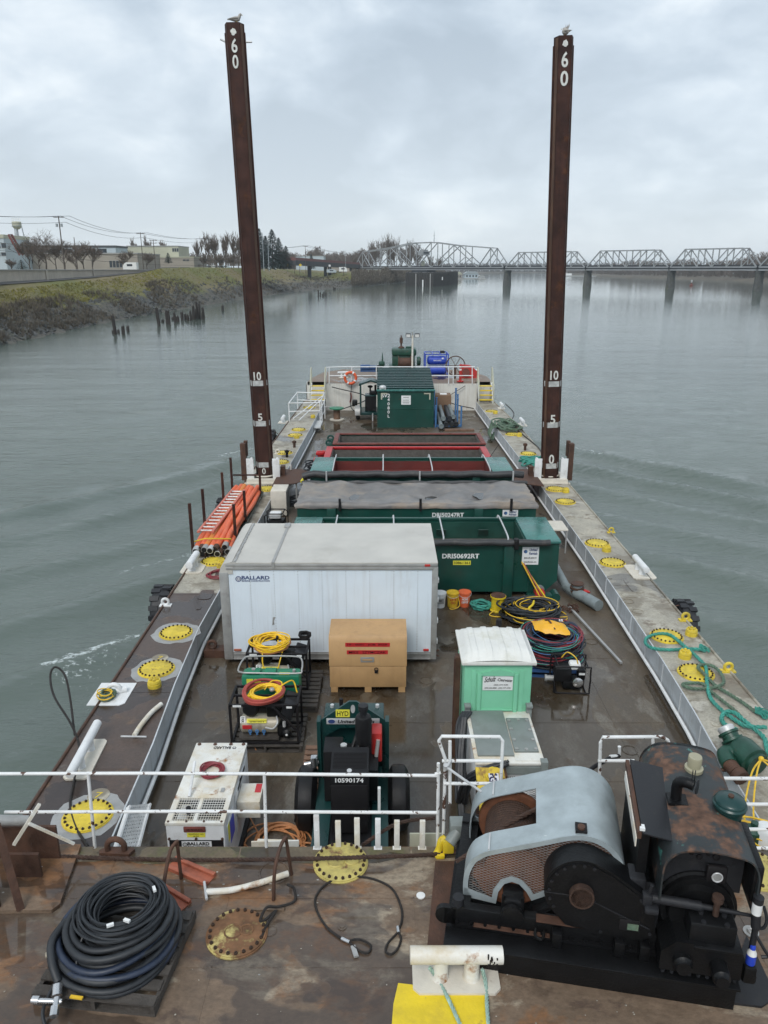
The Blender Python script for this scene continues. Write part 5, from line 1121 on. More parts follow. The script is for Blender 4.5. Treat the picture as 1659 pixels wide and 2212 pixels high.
 # === hatch covers
def hatch(px,py,z,r_,label,mat='yellow',nb=22,group='round bolted hatch covers',halo=False):
 c=P(px,py,z);t_=thing('hatch_cover',label,'hatch cover',(c.x,c.y,z),0,group)
 mb=MB();mb.lathe([(r_*1.04,0),(r_*1.04,.014),(r_,.016),(r_,.03),(r_-.01,.034),(0,.036)],n=40)
 mb.build('cover_plate',mat,t_)
 if halo:
  g_=random.Random(int(px));mb=MB();mb.slab([(r_*(1.3+.3*g_.random())*math.cos(a),r_*(1.3+.3*g_.random())*math.sin(a))for a in[i*math.pi/12 for i in range(24)]],0,.003);mb.build('bare_patch','trim',t_)
 mb=MB()
 for i in range(nb):
  a=2*math.pi*i/nb;x,y=r_*.90*math.cos(a),r_*.90*math.sin(a)
  mb.lathe([(r_*.06,.03),(r_*.06,.052),(r_*.03,.055),(r_*.03,.066),(0,.067)],(x,y,0),n=7)
 mb.build('bolt_circle','bolt',t_);return t_
h_=hatch(736,1864,ST,.315,'worn yellow hatch cover at the stern edge below the white palings','yellowworn')
mb=MB();mb.ring((-.06,0,.036),.10,.012,n=6,m=20);mb.ring((.13,.02,.036),.08,.012,n=6,m=20);mb.build('raised_lettering','yellowworn',h_)
h_=hatch(512,2017,ST,.315,'mostly rusted hatch cover in the middle of the stern deck','yellowrust')
mb=MB();mb.ring((-.04,0,.036),.09,.010,n=6,m=20);mb.ring((.1,.02,.036),.07,.010,n=6,m=20);mb.build('raised_lettering','yellowrust',h_)
hatch(1630,1880,ST,.315,'worn yellow hatch cover behind the black engine at the right edge','yellowworn')
for(px,py),lab in zip(((190,1763),(338,1446),(380,1367),(462,1213),(578,1056),(606,998),(614,978),(638,940),(645,928),(668,880)),('yellow hatch on the left side deck seen through the stern railing','yellow hatch on the left side deck with a yellow vent cap in front of it','yellow hatch on the left side deck, level with the white truck body','yellow hatch under the ends of the orange hoses','yellow hatch between the orange hose rack and the left spud','dirty yellow hatch just beyond the left spud','yellow hatch beyond the left spud, second one past it','yellow hatch before the far left tyre, nearer one of a close pair','yellow hatch by the far left tyre, farther one of a close pair','yellow hatch under the white platform railing')):
 hatch(px,py,SD,.36,lab,halo=py>1300)
for(px,py),lab in zip(((1503,1454),(1440,1375),(1323,1216),(1290,1174),(1221,1084),(1200,1057),(1160,1003),(1141,980),(1107,938),(1062,888)),('yellow hatch crossed by the teal rope, nearer of the two','yellow hatch beside the loop of teal rope, farther of the two','yellow hatch beside the white double bitts on the right side deck','yellow hatch on the right side deck, just beyond the one by the white bitts','yellow hatch in front of the right spud, nearer of the close pair','yellow hatch in front of the right spud, next to its collar','yellow hatch under the teal rope beyond the right spud','yellow hatch beyond the right spud with a cap beside it','yellow hatch beside the far pile of green rope','yellow hatch at the foot of the right bow stairs')):
 hatch(px,py,SD,.35,lab)
def ventcap(px,py,label,r_=.13,h=.16):
 c=P(px,py,SD);t_=thing('vent_cap',label,'vent cap',c,0,'yellow vent caps')
 mb=MB();mb.lathe([(r_*1.02,0),(r_*1.02,h*.45),(r_*.9,h*.5),(r_*.9,h*.62),(r_,h*.65),(r_*.9,h*.9),(0,h)],n=22);mb.build('cap','yellow',t_)
 mb=MB()
 for a in range(5):mb.b2((r_*.5*math.cos(a*1.256)-.02,r_*.5*math.sin(a*1.256)-.02,h*.9),(r_*.5*math.cos(a*1.256)+.02,r_*.5*math.sin(a*1.256)+.02,h*1.15))
 mb.build('lugs','yellow',t_)
for a in((334,1482,'yellow vent cap in front of a hatch on the left side deck'),(1493,1371,'yellow vent cap beside the hatch with the rope loop'),(1479,1420,'yellow vent cap touched by the teal rope'),(1310,1190,'yellow vent cap between two hatches near the white bitts'),(1222,1063,'yellow vent cap right of the hatch by the right spud'),(1122,942,'yellow vent cap beside the green rope pile'),(1070,893,'yellow vent cap near the right bow stairs'),(641,946,'yellow vent cap beside the pair of hatches on the far left side deck'),(478,1224,'yellow vent cap under the orange hose ends'),(676,902,'yellow vent cap near the white platform')):ventcap(*a)
def bitt(c,rz,label,L=.8,h=.42,r_=.075,base=(.95,.42),mat='whiteclean',lying=0):
 t_=thing('mooring_bitt',label,'bitt',c,rz,'white double bitts')
 mb=MB();a,b_=base[0]/2,base[1]/2;k=.06
 mb.slab([(-a+k,-b_),(a-k,-b_),(a,-b_+k),(a,b_-k),(a-k,b_),(-a+k,b_),(-a,b_-k),(-a,-b_+k)],0,.03);mb.build('base_plate','cream',t_)
 for s_ in(-1,1):
  mb=MB();mb.lathe([(r_*1.05,.03),(r_*.92,.06),(r_*.92,h)],(s_*L*.17,0,0),n=20);mb.build('post',mat,t_)
 mb=MB();mb.lathe([(r_*.82,0),(r_,.005),(r_,L-.005),(r_*.82,L),(r_*.82,L-.06),(0,L-.06)],(-L/2,0,h+r_*.5),X,22);mb.build('crossbar',mat,t_)
 return t_
bb=bitt((.715,5.92,ST),0,'big white bitt on the yellow patch of the stern deck',.92,.26,.085,(.86,.38),'whiterust')
mb=MB();g=random.Random(12)
for i in range(16):mb.box((.30+.1*g.random(),-.083+.01*g.random(),.30+.06*g.uniform(-1,1)),(.012,.012,.05*g.random()+.015),rz=g.uniform(-.4,.4))
mb.build('painted_mark','ink',bb)
bitt(Vector((-5.0,11.05,SD)),R(90+3),'white double bitt on the left side deck, seen through the stern railing',1.45,.2,.075,(1.1,.42))
bitt(P(418,1228,SD),R(90),'white bitt at the end of the orange hose rack',.9,.22,.10,(.72,.6))
bitt(P(1382,1236,SD),R(90),'white double bitt on the right side deck beyond the teal rope',1.0,.22,.085,(1.0,.62))
bitt(P(612,912,SD),R(90),'far white bitt beside the left tyre by the platform',.8,.22,.09,(.7,.5))
bitt(P(1127,918,SD),R(90),'white bitt half hidden by the green rope pile',.9,.22,.09,(.7,.5))
bitt(P(1083,882,SD),R(90),'farthest white bitt on the right side deck by the bow',.8,.22,.08,(.6,.4))
t_=thing('mooring_cleat','white roller chock on a white plate with an old yellow line, left deck edge','chock',P(250,1500,SD));
mb=MB();mb.slab([(-.42,-.40),(.20,-.40),(.28,-.32),(.28,.42),(-.42,.42)],0,.014);mb.build('base_plate','whiteclean',t_)
mb=MB();mb.ring((-.03,.05,.09),.11,.045,(0,1,.15),8,18);mb.tube((.0,.05,.06),(.18,.12,.06),.07);mb.build('chock','whiteclean',t_)
mb=MB();coil(mb,(-.12,-.12,.02),.14,.014,7,.1,.3,9,m=18);mb.build('line','tealdirty',t_);mb=MB();coil(mb,(-.12,-.12,.04),.13,.012,4,.1,.3,19,m=18);mb.build('line','yrope',t_)
def padeye(px,py,z,label,mat='whiteclean',s=1.0,rz=0):
 t_=thing('deck_padeye',label,'pad-eye',P(px,py,z),rz)
 mb=MB();mb.b2((-.12*s,-.06*s,0),(.12*s,.06*s,.025*s));mb.build('foot',mat,t_)
 mb=MB();mb.ring((0,0,.09*s),.065*s,.028*s,Y,8,18);mb.build('eye',mat,t_)
padeye(358,1308,SD,'small white pad-eye near the tyre on the left side deck',s=1.2)
padeye(1480,1340,SD,'yellow shackle eye at the right deck edge near the hatches','yellow',1.2)
padeye(1572,1450,SD,'yellow shackle eye at the right deck edge beside the teal rope','yellow',1.2)
padeye(1320,1150,SD,'yellow eye at the right deck edge between tyre and spud','yellow')
padeye(600,980,SD,'pale worn cleat on the left deck edge behind the spud','cream',1.2)
t_=thing('lifting_ring','big rusty lifting ring on the stern edge','lifting ring',P(252,1843,ST))
mb=MB();mb.slab([(-.19,-.05),(.17,-.07),(.22,.02),(.16,.06),(-.13,.06),(-.21,0)],0,.05);mb.build('foot','rust',t_)
mb=MB();mb.path([(-.10,0,.04),(-.10,0,.13),(-.06,0,.19),(0,0,.21),(.06,0,.19),(.10,0,.13),(.10,0,.04)],.036,10,k=4);mb.build('ring','rust',t_)
def bolt_mark(px,py,z,body,lab):
 t_=thing('painted_mark',lab,'painted mark',P(px,py,z));mb=MB();mb.disc((0,0,0),.17,.008,20);mb.build('patch','deck_right',t_);text(body,.14,(0,0,.008),X,Y,'yelpaint',t_,wid=.1)
bolt_mark(213,1718,SD,'7','yellow painted 7 beyond the nearest left hatch');bolt_mark(346,1421,SD,'7','yellow painted 7 at the hatch with the vent cap')
def tyre(c,rz,label,R_=.62,w_=.34,tilt=0):
 t_=thing('tyre_fender',label,'tyre',c,rz,'big rubber tyres hung over the sides')
 mb=MB();mb.lathe([(R_*.55,-w_*.4),(R_*.85,-w_*.5),(R_*.97,-w_*.36),(R_,0),(R_*.97,w_*.36),(R_*.85,w_*.5),(R_*.55,w_*.4),(R_*.55,-w_*.4)],axis=X,n=40);mb.build('carcass','rubber',t_)
 mb=MB()
 for i in range(16):
  a=2*math.pi*i/16
  for s_ in(-1,1):mb.box((s_*w_*.26,R_*.99*math.cos(a+s_*.09),R_*.99*math.sin(a+s_*.09)),(w_*.5,.13,.06),rx=a-math.pi/2)
 mb.build('tread_blocks','rubber',t_)
 mb=MB();mb.path([(-.0,0,R_*.5),(.1 if math.cos(rz)>0 else.1,.05,R_*.9),(.45,.05,R_*.75)],.015,6,k=3);mb.build('chain','rust',t_)
tyre(Vector((-5.70,18.3,-.05)),0,'nearest left tyre, beside the side deck below the hose rack',.64,.46)
tyre(Vector((-5.68,26.2,-.05)),0,'left tyre behind the orange hose rack',.66,.46)
tyre(Vector((-5.60,37.2,.0)),0,'far left tyre near the white platform railing',.85,.45)
tyre(Vector((7.38,17.3,.0)),math.pi,'lone tyre on the right side beyond the yellow shackles',.62,.36)
def tpipe(pts,T,r_,label,z):
 t_=thing('curved_pipe',label,'pipe',P(*pts[0],z),0,'white curved pipes with a cross handle')
 o=P(*pts[0],z);mb=MB();mb.path([P(*q,z)-o+Z*(r_+.01)for q in pts],r_,10,k=4);mb.build('pipe','whiterust',t_)
 mb=MB();mb.path([P(*T[0],z)-o+Z*(r_+.02),P(*T[1],z)-o+Z*(r_+.02)],.016,8);mb.build('cross_handle','galvpale',t_)
tpipe([(447,1933),(500,1929),(560,1914),(623,1893)],((442,1913),(447,1951)),.035,'white curved pipe lying on the stern deck',ST)
tpipe([(291,1594),(305,1572),(327,1545),(349,1526)],((262,1597),(317,1598)),.045,'white curved pipe lying on the left side deck',SD)
yp=MB();yp.slab([(-.05,-.5),(.85,-.55),(.9,.22),(.05,.33),(.0,.1)],0,.005);tag(yp.build('painted_patch','yelpaint',loc=P(850,2190,ST)),'yellow painted patch on the stern deck under the white bitt','painted patch')
pallet('wooden_pallet','dark pallet under the big heap of black hoses',(-3.38,5.62,ST),1.22,1.18,R(-6),seed=7)
hp=thing('hose_heap','big heap of coiled black hoses on a pallet on the stern deck','hoses',(-2.72,6.23,ST+.14));hp.scale=(.96,.96,.85)
mb=MB()
for k,(cx,cy,R_,r_,z,e)in enumerate(((0,-.05,.60,.042,.0,1.0),(.05,0,.56,.04,.07,1.0),(-.02,-.02,.58,.042,.14,1.0),(.04,.03,.53,.04,.20,.98),(.0,0,.50,.038,.27,.98),(.05,-.08,.47,.04,.06,1.0),(-.04,-.05,.64,.036,.05,.96),(.0,.02,.46,.036,.33,.97),(.03,-.03,.52,.038,.35,.97))):
 g=random.Random(k);ph=g.uniform(0,6)
 mb.path([(cx+R_*math.cos(a)*(1+.03*math.sin(2*a+ph)),cy+R_*e*math.sin(a)*(1+.03*math.sin(3*a+ph)),z+r_+.03*math.sin(a*1+ph))for a in[i*2*math.pi/44 for i in range(44)]],r_,10,closed=True)
mb.path([(-.55,.0,.32),(-.60,-.25,.30),(-.52,-.45,.22),(-.42,-.58,.12)],.042,10,k=4);mb.build('large_hose','hose',hp)
mb=MB()
for k,(cx,cy,R_,r_,z)in enumerate(((0,-.02,.58,.036,.10),(.04,-.06,.55,.034,.02),(-.03,.0,.54,.036,.24))):
 g=random.Random(k+30);ph=g.uniform(0,6);mb.path([(cx+R_*math.cos(a)*(1.03+.04*math.sin(2*a+ph)),cy+R_*math.sin(a)*(1.03+.03*math.sin(3*a+ph)),z+r_+.04*math.sin(a+ph))for a in[i*2*math.pi/44 for i in range(44)]],r_,10,closed=True)
mb.build('blue_hose','hoseblue',hp)
mb=MB();g=random.Random(55)
for k in range(46):
 R_=g.uniform(.30,.47);cx,cy=.05+g.uniform(-.04,.04),.06+g.uniform(-.04,.04);z=.30+.26*g.random();ph=g.uniform(0,6);tl=g.uniform(-.05,.05)
 mb.path([(cx+R_*math.cos(a)*(1+.03*math.sin(2*a+ph)),cy+R_*.97*math.sin(a),z+tl*math.sin(a+ph))for a in[i*2*math.pi/36 for i in range(36)]],.0125,6,closed=True)
mb.path([(-.25,-.2,.45),(-.28,-.4,.3),(-.25,-.52,.2)],.012,6,k=4);mb.build('small_hose','hose',hp)
mb=MB();q=Vector((-.42,-.60,.10));mb.tube(q,q+Vector((.03,-.10,-.03)),.05,12);mb.tube(q+Vector((.04,-.12,-.03)),q+Vector((.07,-.26,-.06)),.035,12);mb.tube(q+Vector((-.14,-.14,-.04)),q+Vector((.1,-.15,-.04)),.026,10);mb.tube(q+Vector((-.2,-.13,-.04)),q+Vector((-.13,-.135,-.04)),.04,12);mb.tube(q+Vector((.05,-.2,-.05)),q+Vector((.07,-.29,-.07)),.045,8)
mb.build('valve_fitting','chrome',hp)
mb=MB();mb.box((-.20,-.70,.05),(.13,.03,.02),rz=-.15);mb.build('valve_handle','yrope',hp)
mb=MB();mb.tube((-.62,-.15,.02),(-.72,-.20,.03),.03,10);mb.build('brass_end','tanktan',hp)
for q,rz_ in(((.36,.18,.60),.5),((.20,-.24,.60),1.2),((.04,-.28,.58),2.0),((-.25,-.5,.22),1.4)):mb=MB();mb.box(q,(.03,.07,.03),rz=rz_);mb.build('white_tape','lettw',hp)
mb=MB();mb.path([(-.48,-.55,.05),(-.52,-.75,-.05),(-.45,-.88,-.12),(-.36,-.94,-.13)],.018,7,k=4);mb.build('loose_end','hose',hp)
mb=MB();z0=ST+.30
cp=[Q(14,1846,7.55),Q(420,1857,7.5),Q(830,1850,7.45),Q(990,1838,7.6),Q(1070,1800,7.0),Q(1180,1735,7.2)]
rope(mb,cp,.026,10,3,.16);tag(mb.build('winch_cable','cable'),'rusty wire rope stretched across the stern deck to the winch drum','cable')
mb=MB();rope(mb,[Q(940,1766,7.9),Q(860,1778,7.9),Q(790,1820,7.85),Q(770,1838,7.8)],.024,8,3,.16);tag(mb.build('loose_cable','cable'),'rusty wire rope end curving down behind the white palings','cable')
def stand(pts,label):
 z0=ST;o=P(*pts[0],z0);t_=thing('bent_pipe_stand',label,'pipe stand',o,0,'rusty bent pipe stands')
 mb=MB();mb.path([Vector(q)for q in pts[1]],.021,9,k=3);mb.build('bent_leg','rust',t_);mb=MB();mb.path([Vector(q)for q in pts[2]],.02,9);mb.build('straight_leg','rust',t_)
stand(((365,1920),[(-.02,-.25,.0),(.0,-.1,.25),(.04,.06,.48),(.10,.13,.55)],[(.10,.16,.0),(.10,.14,.55)]),'rusty bent pipe stand behind the hose heap')
stand(((617,1900),[(-.10,-.30,.0),(-.08,-.22,.36),(-.03,-.05,.52),(.02,.02,.58)],[(.06,.08,.0),(.02,.03,.58)]),'rusty bent pipe stand near the rusted hatch, tied with black rope')
mb=MB();o=P(600,1960,ST)+Z*.02;mb.path([(.08,.25,.06),(.16,.2,.05),(.18,.05,.02),(.02,-.06,.05),(-.10,-.12,.1),(-.16,-.22,.02),(-.10,-.20,.02),(0,-.12,.06),(-.08,-.26,.01),(-.11,-.42,.01)],.016,7,k=5);tag(mb.build('black_line','sling',loc=o),'short black rope tied round the foot of the bent pipe stand','rope')
def chan(px,py,L,rz,label):
 mb=MB();mb.b2((-L/2,-.10,.0),(L/2,.10,.012));mb.b2((-L/2,-.10,.012),(L/2,-.05,.05),.01);mb.b2((-L/2,.05,.012),(L/2,.10,.05),.01);tag(mb.build('steel_channel','rustorange',loc=P(px,py,ST),rz=rz),label,'steel channel','orange steel channels on the stern deck')
chan(412,1884,.60,R(-27),'orange steel channel lying beyond the bent pipe stand');chan(358,1936,.62,R(-33),'orange steel channel poking out from behind the hose heap')
sl_=thing('wire_sling','black wire sling loop with two eyes lying on the stern deck','sling',P(775,1975,ST))
o=P(775,1975,ST);mb=MB();mb.path([P(*q,ST)-o+Z*.015 for q in((745,2035),(706,2005),(683,1965),(684,1935),(710,1908),(752,1896),(800,1899),(845,1920),(866,1960),(868,1990),(860,2013))],.013,8,k=6);mb.build('wire','sling',sl_)
for pts in(((748,2036),(775,2032),(800,2044),(796,2060),(778,2058),(756,2040)),((860,2015),(866,2030),(860,2050),(846,2064),(833,2058),(838,2040),(858,2018))):
 mb=MB();mb.path([P(*q,ST)-o+Z*.02 for q in pts],.012,8,k=5);mb.build('eye','sling',sl_)
for a,b_ in(((738,2030),(755,2038)),((859,2005),(861,2018))):mb=MB();mb.tube(P(*a,ST)-o+Z*.02,P(*b_,ST)-o+Z*.02,.02,10);mb.build('ferrule','chrome',sl_)
mb=MB();mb.box(P(766,2058,ST)-o+Z*.02,(.05,.14,.02),rz=.3);mb.build('tag','trim',sl_)
for i,pts in enumerate((((928,2090),(945,2115),(965,2150),(995,2215)),((1042,2093),(1050,2130),(1052,2170),(1055,2215)))):
 mb=MB();rope(mb,[P(*pts[0],ST+.20)]+[P(*q,ST+.03)for q in pts[1:]],.02,6,3,.12)
 tag(mb.build('mooring_line','paleteal'),('faded teal line running off the left post of the big white bitt','faded teal line running off the right post of the big white bitt')[i],'rope')
mb=MB();mb.lathe([(.05,0),(.05,.012),(0,.014)],n=16);tag(mb.build('round_washer','lettw',loc=P(909,1935,ST)),'white round washer lying near the winch','washer')
mb=MB();mb.ring((0,0,.02),.03,.015,n=6,m=14);mb.disc((0,0,0),.08,.012,20);tag(mb.build('deck_ring','trim',loc=P(1622,2013,ST)),'small metal ring in the deck right of the engine','ring')
gs=thing('steel_gusset','big rusty steel plate with a gusset at the left corner of the stern','steel plate',(-4.2,7.0,ST))
mb=MB();o=Vector((-4.2,7.0,ST));pts=[P(-120,1975,ST),P(112,1973,ST),P(130,1960,ST),P(176,1830,ST),P(-120,1832,ST)];mb.slab([(q.x-o.x,q.y-o.y)for q in pts],.004,.05);mb.build('plate','deck_stern',gs)
mb=MB();a=P(45,1965,ST+.05)-o;b_=Q(-8,1780,7.0)-o;mb.bar(a,b_,.08,.03);mb.prism([(0,0),(.55,0),(.0,.75)],P(0,1960,ST+.05)-o,Vector((-1,.0,0)),Z,Y,.03);mb.build('gusset','rust',gs)
mb=MB();c=P(60,1895,ST+.05)-o;mb.b2((c.x-.22,c.y-.0,c.z),(c.x+.16,c.y+.04,c.z+.32));mb.b2((c.x-.5,c.y+.3,c.z),(c.x+.25,c.y+.34,c.z+.45));mb.build('upstand','rust',gs)
mb=MB();mb.tube(Q(-60,1770,7.3)-o,Q(60,1772,7.5)-o,.06,14);mb.b2((-.75,.3,.4),(-.45,.5,.9));mb.build('roller','trim',gs)
mb=MB();mb.bar(Q(30,1824,7.3),Q(85,1737,7.4),.035);mb.bar(Q(62,1778,7.3),Q(160,1822,7.5),.028);tag(mb.build('bent_flat_bar','whiterust',loc=(0,0,0)),'two joined white flat bars leaning behind the left end of the stern railing','flat bar')
def railing(name,label,runs,posts,mat='white',r_=.020,group='white railings round the stern',loc=None):
 o=Vector(loc or runs[0][0]);t_=thing(name,label,'railing',o,0,group)
 for q in runs:mb=MB();mb.path([Vector(p)-o for p in q],r_,9,k=1);mb.build('rail',mat,t_)
 for a,b_ in posts:mb=MB();mb.tube(Vector(a)-o,Vector(b_)-o,r_,9);mb.build('post',mat,t_)
 return t_
yr=7.72
def qx(px,y):return Q(px,y,yr)
railing('railing','long white chipped railing along the left half of the stern edge',[[qx(-40,1671),qx(300,1670),qx(560,1671),qx(945,1675)],[qx(10,1754),qx(400,1752),qx(945,1755)]],[(qx(190,1668),P(207,1827,ST)+Vector((0,-.03,0))),(qx(571,1671),P(576,1826,ST)+Vector((0,-.03,0)))])
gx=railing('railing_gate','white chipped railing gate with rounded corners between stern edge and winch',[[qx(948,1600),qx(954,1590),qx(1080,1591),qx(1086,1600)],[qx(955,1643),qx(1084,1643)],[qx(958,1692),qx(1084,1692)],[qx(940,1672),qx(952,1668)]],[(qx(948,1600),qx(962,1640)),(qx(962,1640),P(957,1826,ST)),(qx(1086,1600),qx(1082,1692)),(qx(972,1600),qx(972,1735)),(qx(947,1648),P(945,1830,ST))],loc=P(957,1826,ST))
mb=MB();o=P(957,1826,ST);mb.bar(Q(965,1657,7.6)-o,Q(1040,1710,7.3)-o,.03,.012);mb.tube(Q(963,1660,7.62)-o,Q(963,1652,7.6)-o,.03,8);mb.bar(Q(965,1657,7.6)-o,Q(974,1640,7.7)-o,.03,.012);mb.build('brace','galvpale',gx)
railing('railing_gate','white railing gate standing behind the big engine',[[qx(1297,1604),qx(1302,1592),qx(1430,1591),qx(1442,1598),qx(1450,1618)],[qx(1292,1643),qx(1370,1643)]],[(qx(1297,1604),P(1290,1830,ST)),(qx(1410,1592),qx(1412,1640))],loc=P(1290,1830,ST))
railing('railing','white railing at the right end of the stern beside the engine hood',[[qx(1555,1681),qx(1800,1682)],[qx(1575,1737),qx(1800,1737)],[qx(1600,1791),qx(1800,1791)],[qx(1620,1832),qx(1800,1831)]],[(qx(1720,1681),P(1715,1834,ST))],loc=P(1715,1834,ST),r_=.022)
for i,(px,y0,m_)in enumerate(((686,1759,'whiteclean'),(731.5,1773,'whiterust'),(772,1767,'whiterust'),(816.5,1768,'whiteclean'),(857,1772,'whiterust'),(911.5,1772,'whiterust'))):
 a=P(px,1827,ST)+Vector((0,-.04,0));h=Q(px,y0,a.y).z-a.z
 mb=MB();mb.b2((-.033,-.02,0),(.033,.02,h),.003);mb.b2((-.05,-.03,0),(.05,.03,.01));mb.disc((0,-.02,h*.55),.012,.008,8,-Y)
 tag(mb.build('paling',m_,loc=a),('tallest white flat paling on the stern edge, leftmost','rust-streaked paling second from the left on the stern edge','rust-streaked paling in front of the trailer number','clean white paling right of the trailer number','rust-streaked paling where the loose cable passes','white paling nearest the railing gate')[i],'paling','white palings on the stern edge')
mb=MB();mb.path([(-.1,-.06,.0),(-.02,.0,.12),(.02,.02,.30),(.1,.05,.34)],.07,10,k=3);mb.box((.16,0,.22),(.22,.16,.3),bev=.03);mb.box((0,-.08,.04),(.18,.12,.1),bev=.03)
fl=thing('fairlead','yellow and dark cable fairlead at the foot of the railing gate','fairlead',P(950,1845,ST));fl.scale=(.62,.62,.62);mb.build('block','yelpaint',fl)
mb=MB();mb.tube((.18,-.05,.3),(.34,.1,.45),.12,14);mb.b2((.2,.05,.2),(.5,.35,.62),.02);mb.build('roller','greypaint',fl)
mb=MB();mb.b2((0,0,0),(.4,.02,.55));tag(mb.build('pale_panel','creamwall',loc=Q(885,1815,7.95)+Vector((0,0,-.45))),'pale panel with a black hose behind the last palings','panel')
bp_=MB();bp_.slab([(q.x,q.y)for q in(P(922,2058,ST),P(940,1866,ST),P(985,1866,ST),P(985,2058,ST))],ST+.004,ST+.045);tag(bp_.build('mounting_plate','rust'),'brown steel mounting plate under the left end of the winch','steel plate')
bp_=MB();bp_.slab([(q.x,q.y)for q in(P(1560,2168,ST),P(1612,2025,ST),P(1640,2080,ST),P(1668,2140,ST),P(1660,2168,ST),P(1645,2178,ST))],ST+.004,ST+.03);tag(bp_.build('mounting_plate','blacksheet'),'dark steel mounting plate showing right of the winch skid','steel plate')
# === the winch
wn=thing('deck_winch','large black engine-driven winch with a grey guard and a rusty cable drum','winch',(.62,6.20,ST),R(-10.5));wn.scale=(.955,1.0,1.03)
mb=MB();mb.b2((0,-.12,0),(2.92,.05,.26),.008);mb.b2((0,.05,.0),(2.9,1.75,.22));mb.b2((-.0,-.14,.24),(2.95,.10,.27),.005);mb.build('skid_base','black',wn)
mb=MB();mb.b2((.05,.14,.26),(2.75,.24,.48),.01);mb.b2((.05,1.45,.26),(2.75,1.6,.48));mb.b2((.05,.24,.26),(.25,1.5,.46));mb.b2((.1,.10,.27),(2.6,.14,.31));mb.b2((1.3,.25,.26),(1.5,1.5,.44));mb.b2((2.6,.24,.26),(2.75,1.5,.46));mb.build('frame_beam','black',wn)
for xx in(-.02,2.86):mb=MB();mb.lathe([(.0,-.03),(.10,-.03),(.10,.03),(0,.03)],(xx,.17,.36),Y,20);mb.b2((min(xx,xx+.1*(1 if xx<1 else-1)),.14,.27),(max(xx,xx+.12*(1 if xx<1 else-1)),.20,.46));mb.build('lug_ear','black',wn)
mb=MB();g=random.Random(3)
for i in range(13):mb.disc((.12+i*.15,.12,.31+.0*g.random()),.018,.03,8)
for xx in(1.12,1.75,2.0):mb.b2((xx,.02,.27),(xx+.10,.12,.44),.006)
mb.path([(.95,.08,.44),(.95,.05,.36),(1.02,.04,.34),(1.04,.06,.44)],.016,7,k=3)
mb.build('base_bolts','black',wn)
mb=MB();mb.tube((.12,.2,.42),(.12,.2,.56),.06,16);mb.build('pipe_socket','blacksheet',wn)
prof=[(.16,.44),(.155,.62),(.175,.76),(.235,.90),(.32,.98),(.42,1.04),(.7,1.14),(1.0,1.25),(1.2,1.325),(1.33,1.355),(1.46,1.355),(1.58,1.32),(1.69,1.25),(1.78,1.14),(1.84,1.0),(1.875,.82)]
i_split=8
prof=[tuple(q)for q in catmull([Vector((a,b_,0)).to_3d()for a,b_ in prof],3)];prof=[q[:2]for q in prof];i_split=min(i for i,q in enumerate(prof)if q[0]>.98)
v0,v1=.36,1.48
gd=MB();gd.strip(prof[i_split-1:],(0,v0,0),X,Z,Y,v1-v0,.012)
gd.strip(prof[:i_split],(0,v0,0),X,Z,Y,.27,.012);gd.strip(prof[:i_split],(0,v1-.27,0),X,Z,Y,.27,.012)
guard=gd.build('guard','galv',wn)
low=[(.16,.44),(.52,.40),(.54,.55),(.60,.66),(.68,.70),(.76,.68),(.84,.60),(.90,.50),(1.28,.72),(1.875,.74)]
outline=prof+low[::-1]
def inset(poly,d):
 n=len(poly);o=[]
 A=sum(poly[i][0]*poly[(i+1)%n][1]-poly[(i+1)%n][0]*poly[i][1]for i in range(n));sg=1 if A>0 else-1
 for i in range(n):
  p0,p1,p2=Vector(poly[i-1]),Vector(poly[i]),Vector(poly[(i+1)%n])
  a=(p1-p0).normalized();b_=(p2-p1).normalized();na=Vector((-a.y,a.x))*sg;nb_=Vector((-b_.y,b_.x))*sg
  m_=(na+nb_);m_=m_/max(.35,m_.length_squared/2)if m_.length>.1 else na
  o.append(tuple(p1+m_*d*1.0))
 return o
inn_=inset(outline,.055)
def edge_frame(y0,name):
 mb=MB();n=len(outline)
 for i in range(n):
  j=(i+1)%n;mb.prism([outline[i],outline[j],inn_[j],inn_[i]],(0,y0,0),X,Z,Y,.014)
 return mb.build(name,'galv',wn)
def in_poly(x,y,poly):
 c=False;n=len(poly);j=n-1
 for i in range(n):
  xi,yi=poly[i];xj,yj=poly[j]
  if(yi>y)!=(yj>y)and x<(xj-xi)*(y-yi)/(yj-yi)+xi:c=not c
  j=i
 return c
def lattice(y0,name,mat,sx=.07,th=.0024):
 mb=MB()
 for sg in(1,-1):
  k=-60
  while k<90:
   run=None;u=0.0
   while u<=1.95:
    wv=.0+k*sx*.44+sg*(u-.9)*.42
    ok=in_poly(u,wv,inn_)
    if ok and run is None:run=(u,wv)
    if(not ok or u>1.93)and run:mb.bar((run[0],y0,run[1]),(u,y0,wv),th,th);run=None
    u+=.02
   k+=1
 return mb.build(name,mat,wn,smooth=0)
edge_frame(v0-.012,'guard_frame');edge_frame(v1-.002,'guard_frame')
lattice(v0+.002,'guard_screen','trim');lattice(v1-.006,'guard_screen','blacksheet',.06)
mb=MB();mb.b2((1.30,v0+.02,1.352),(1.42,v0+.15,1.385));mb.build('guard_slot','ink',wn);mb=MB();mb.disc((1.36,v0+.07,1.385),.04,.02,12);mb.build('guard_bolt','rust',wn)
for yy in(v0,v1-.24):mb=MB();mb.b2((.405,yy,1.03),(.425,yy+.24,1.058),.004);mb.build('guard_seam','galvpale',wn)
mb=MB();cu,cw=.66,.665
for yy in(.52,1.30):mb=MB();mb.lathe([(0,-.02),(.39,-.02),(.405,0),(.405,.03),(.37,.04),(.0,.04)],(cu,yy,cw),Y,44);mb.build('drum_flange','rustbright',wn)
mb=MB();pts=[];nt_=19
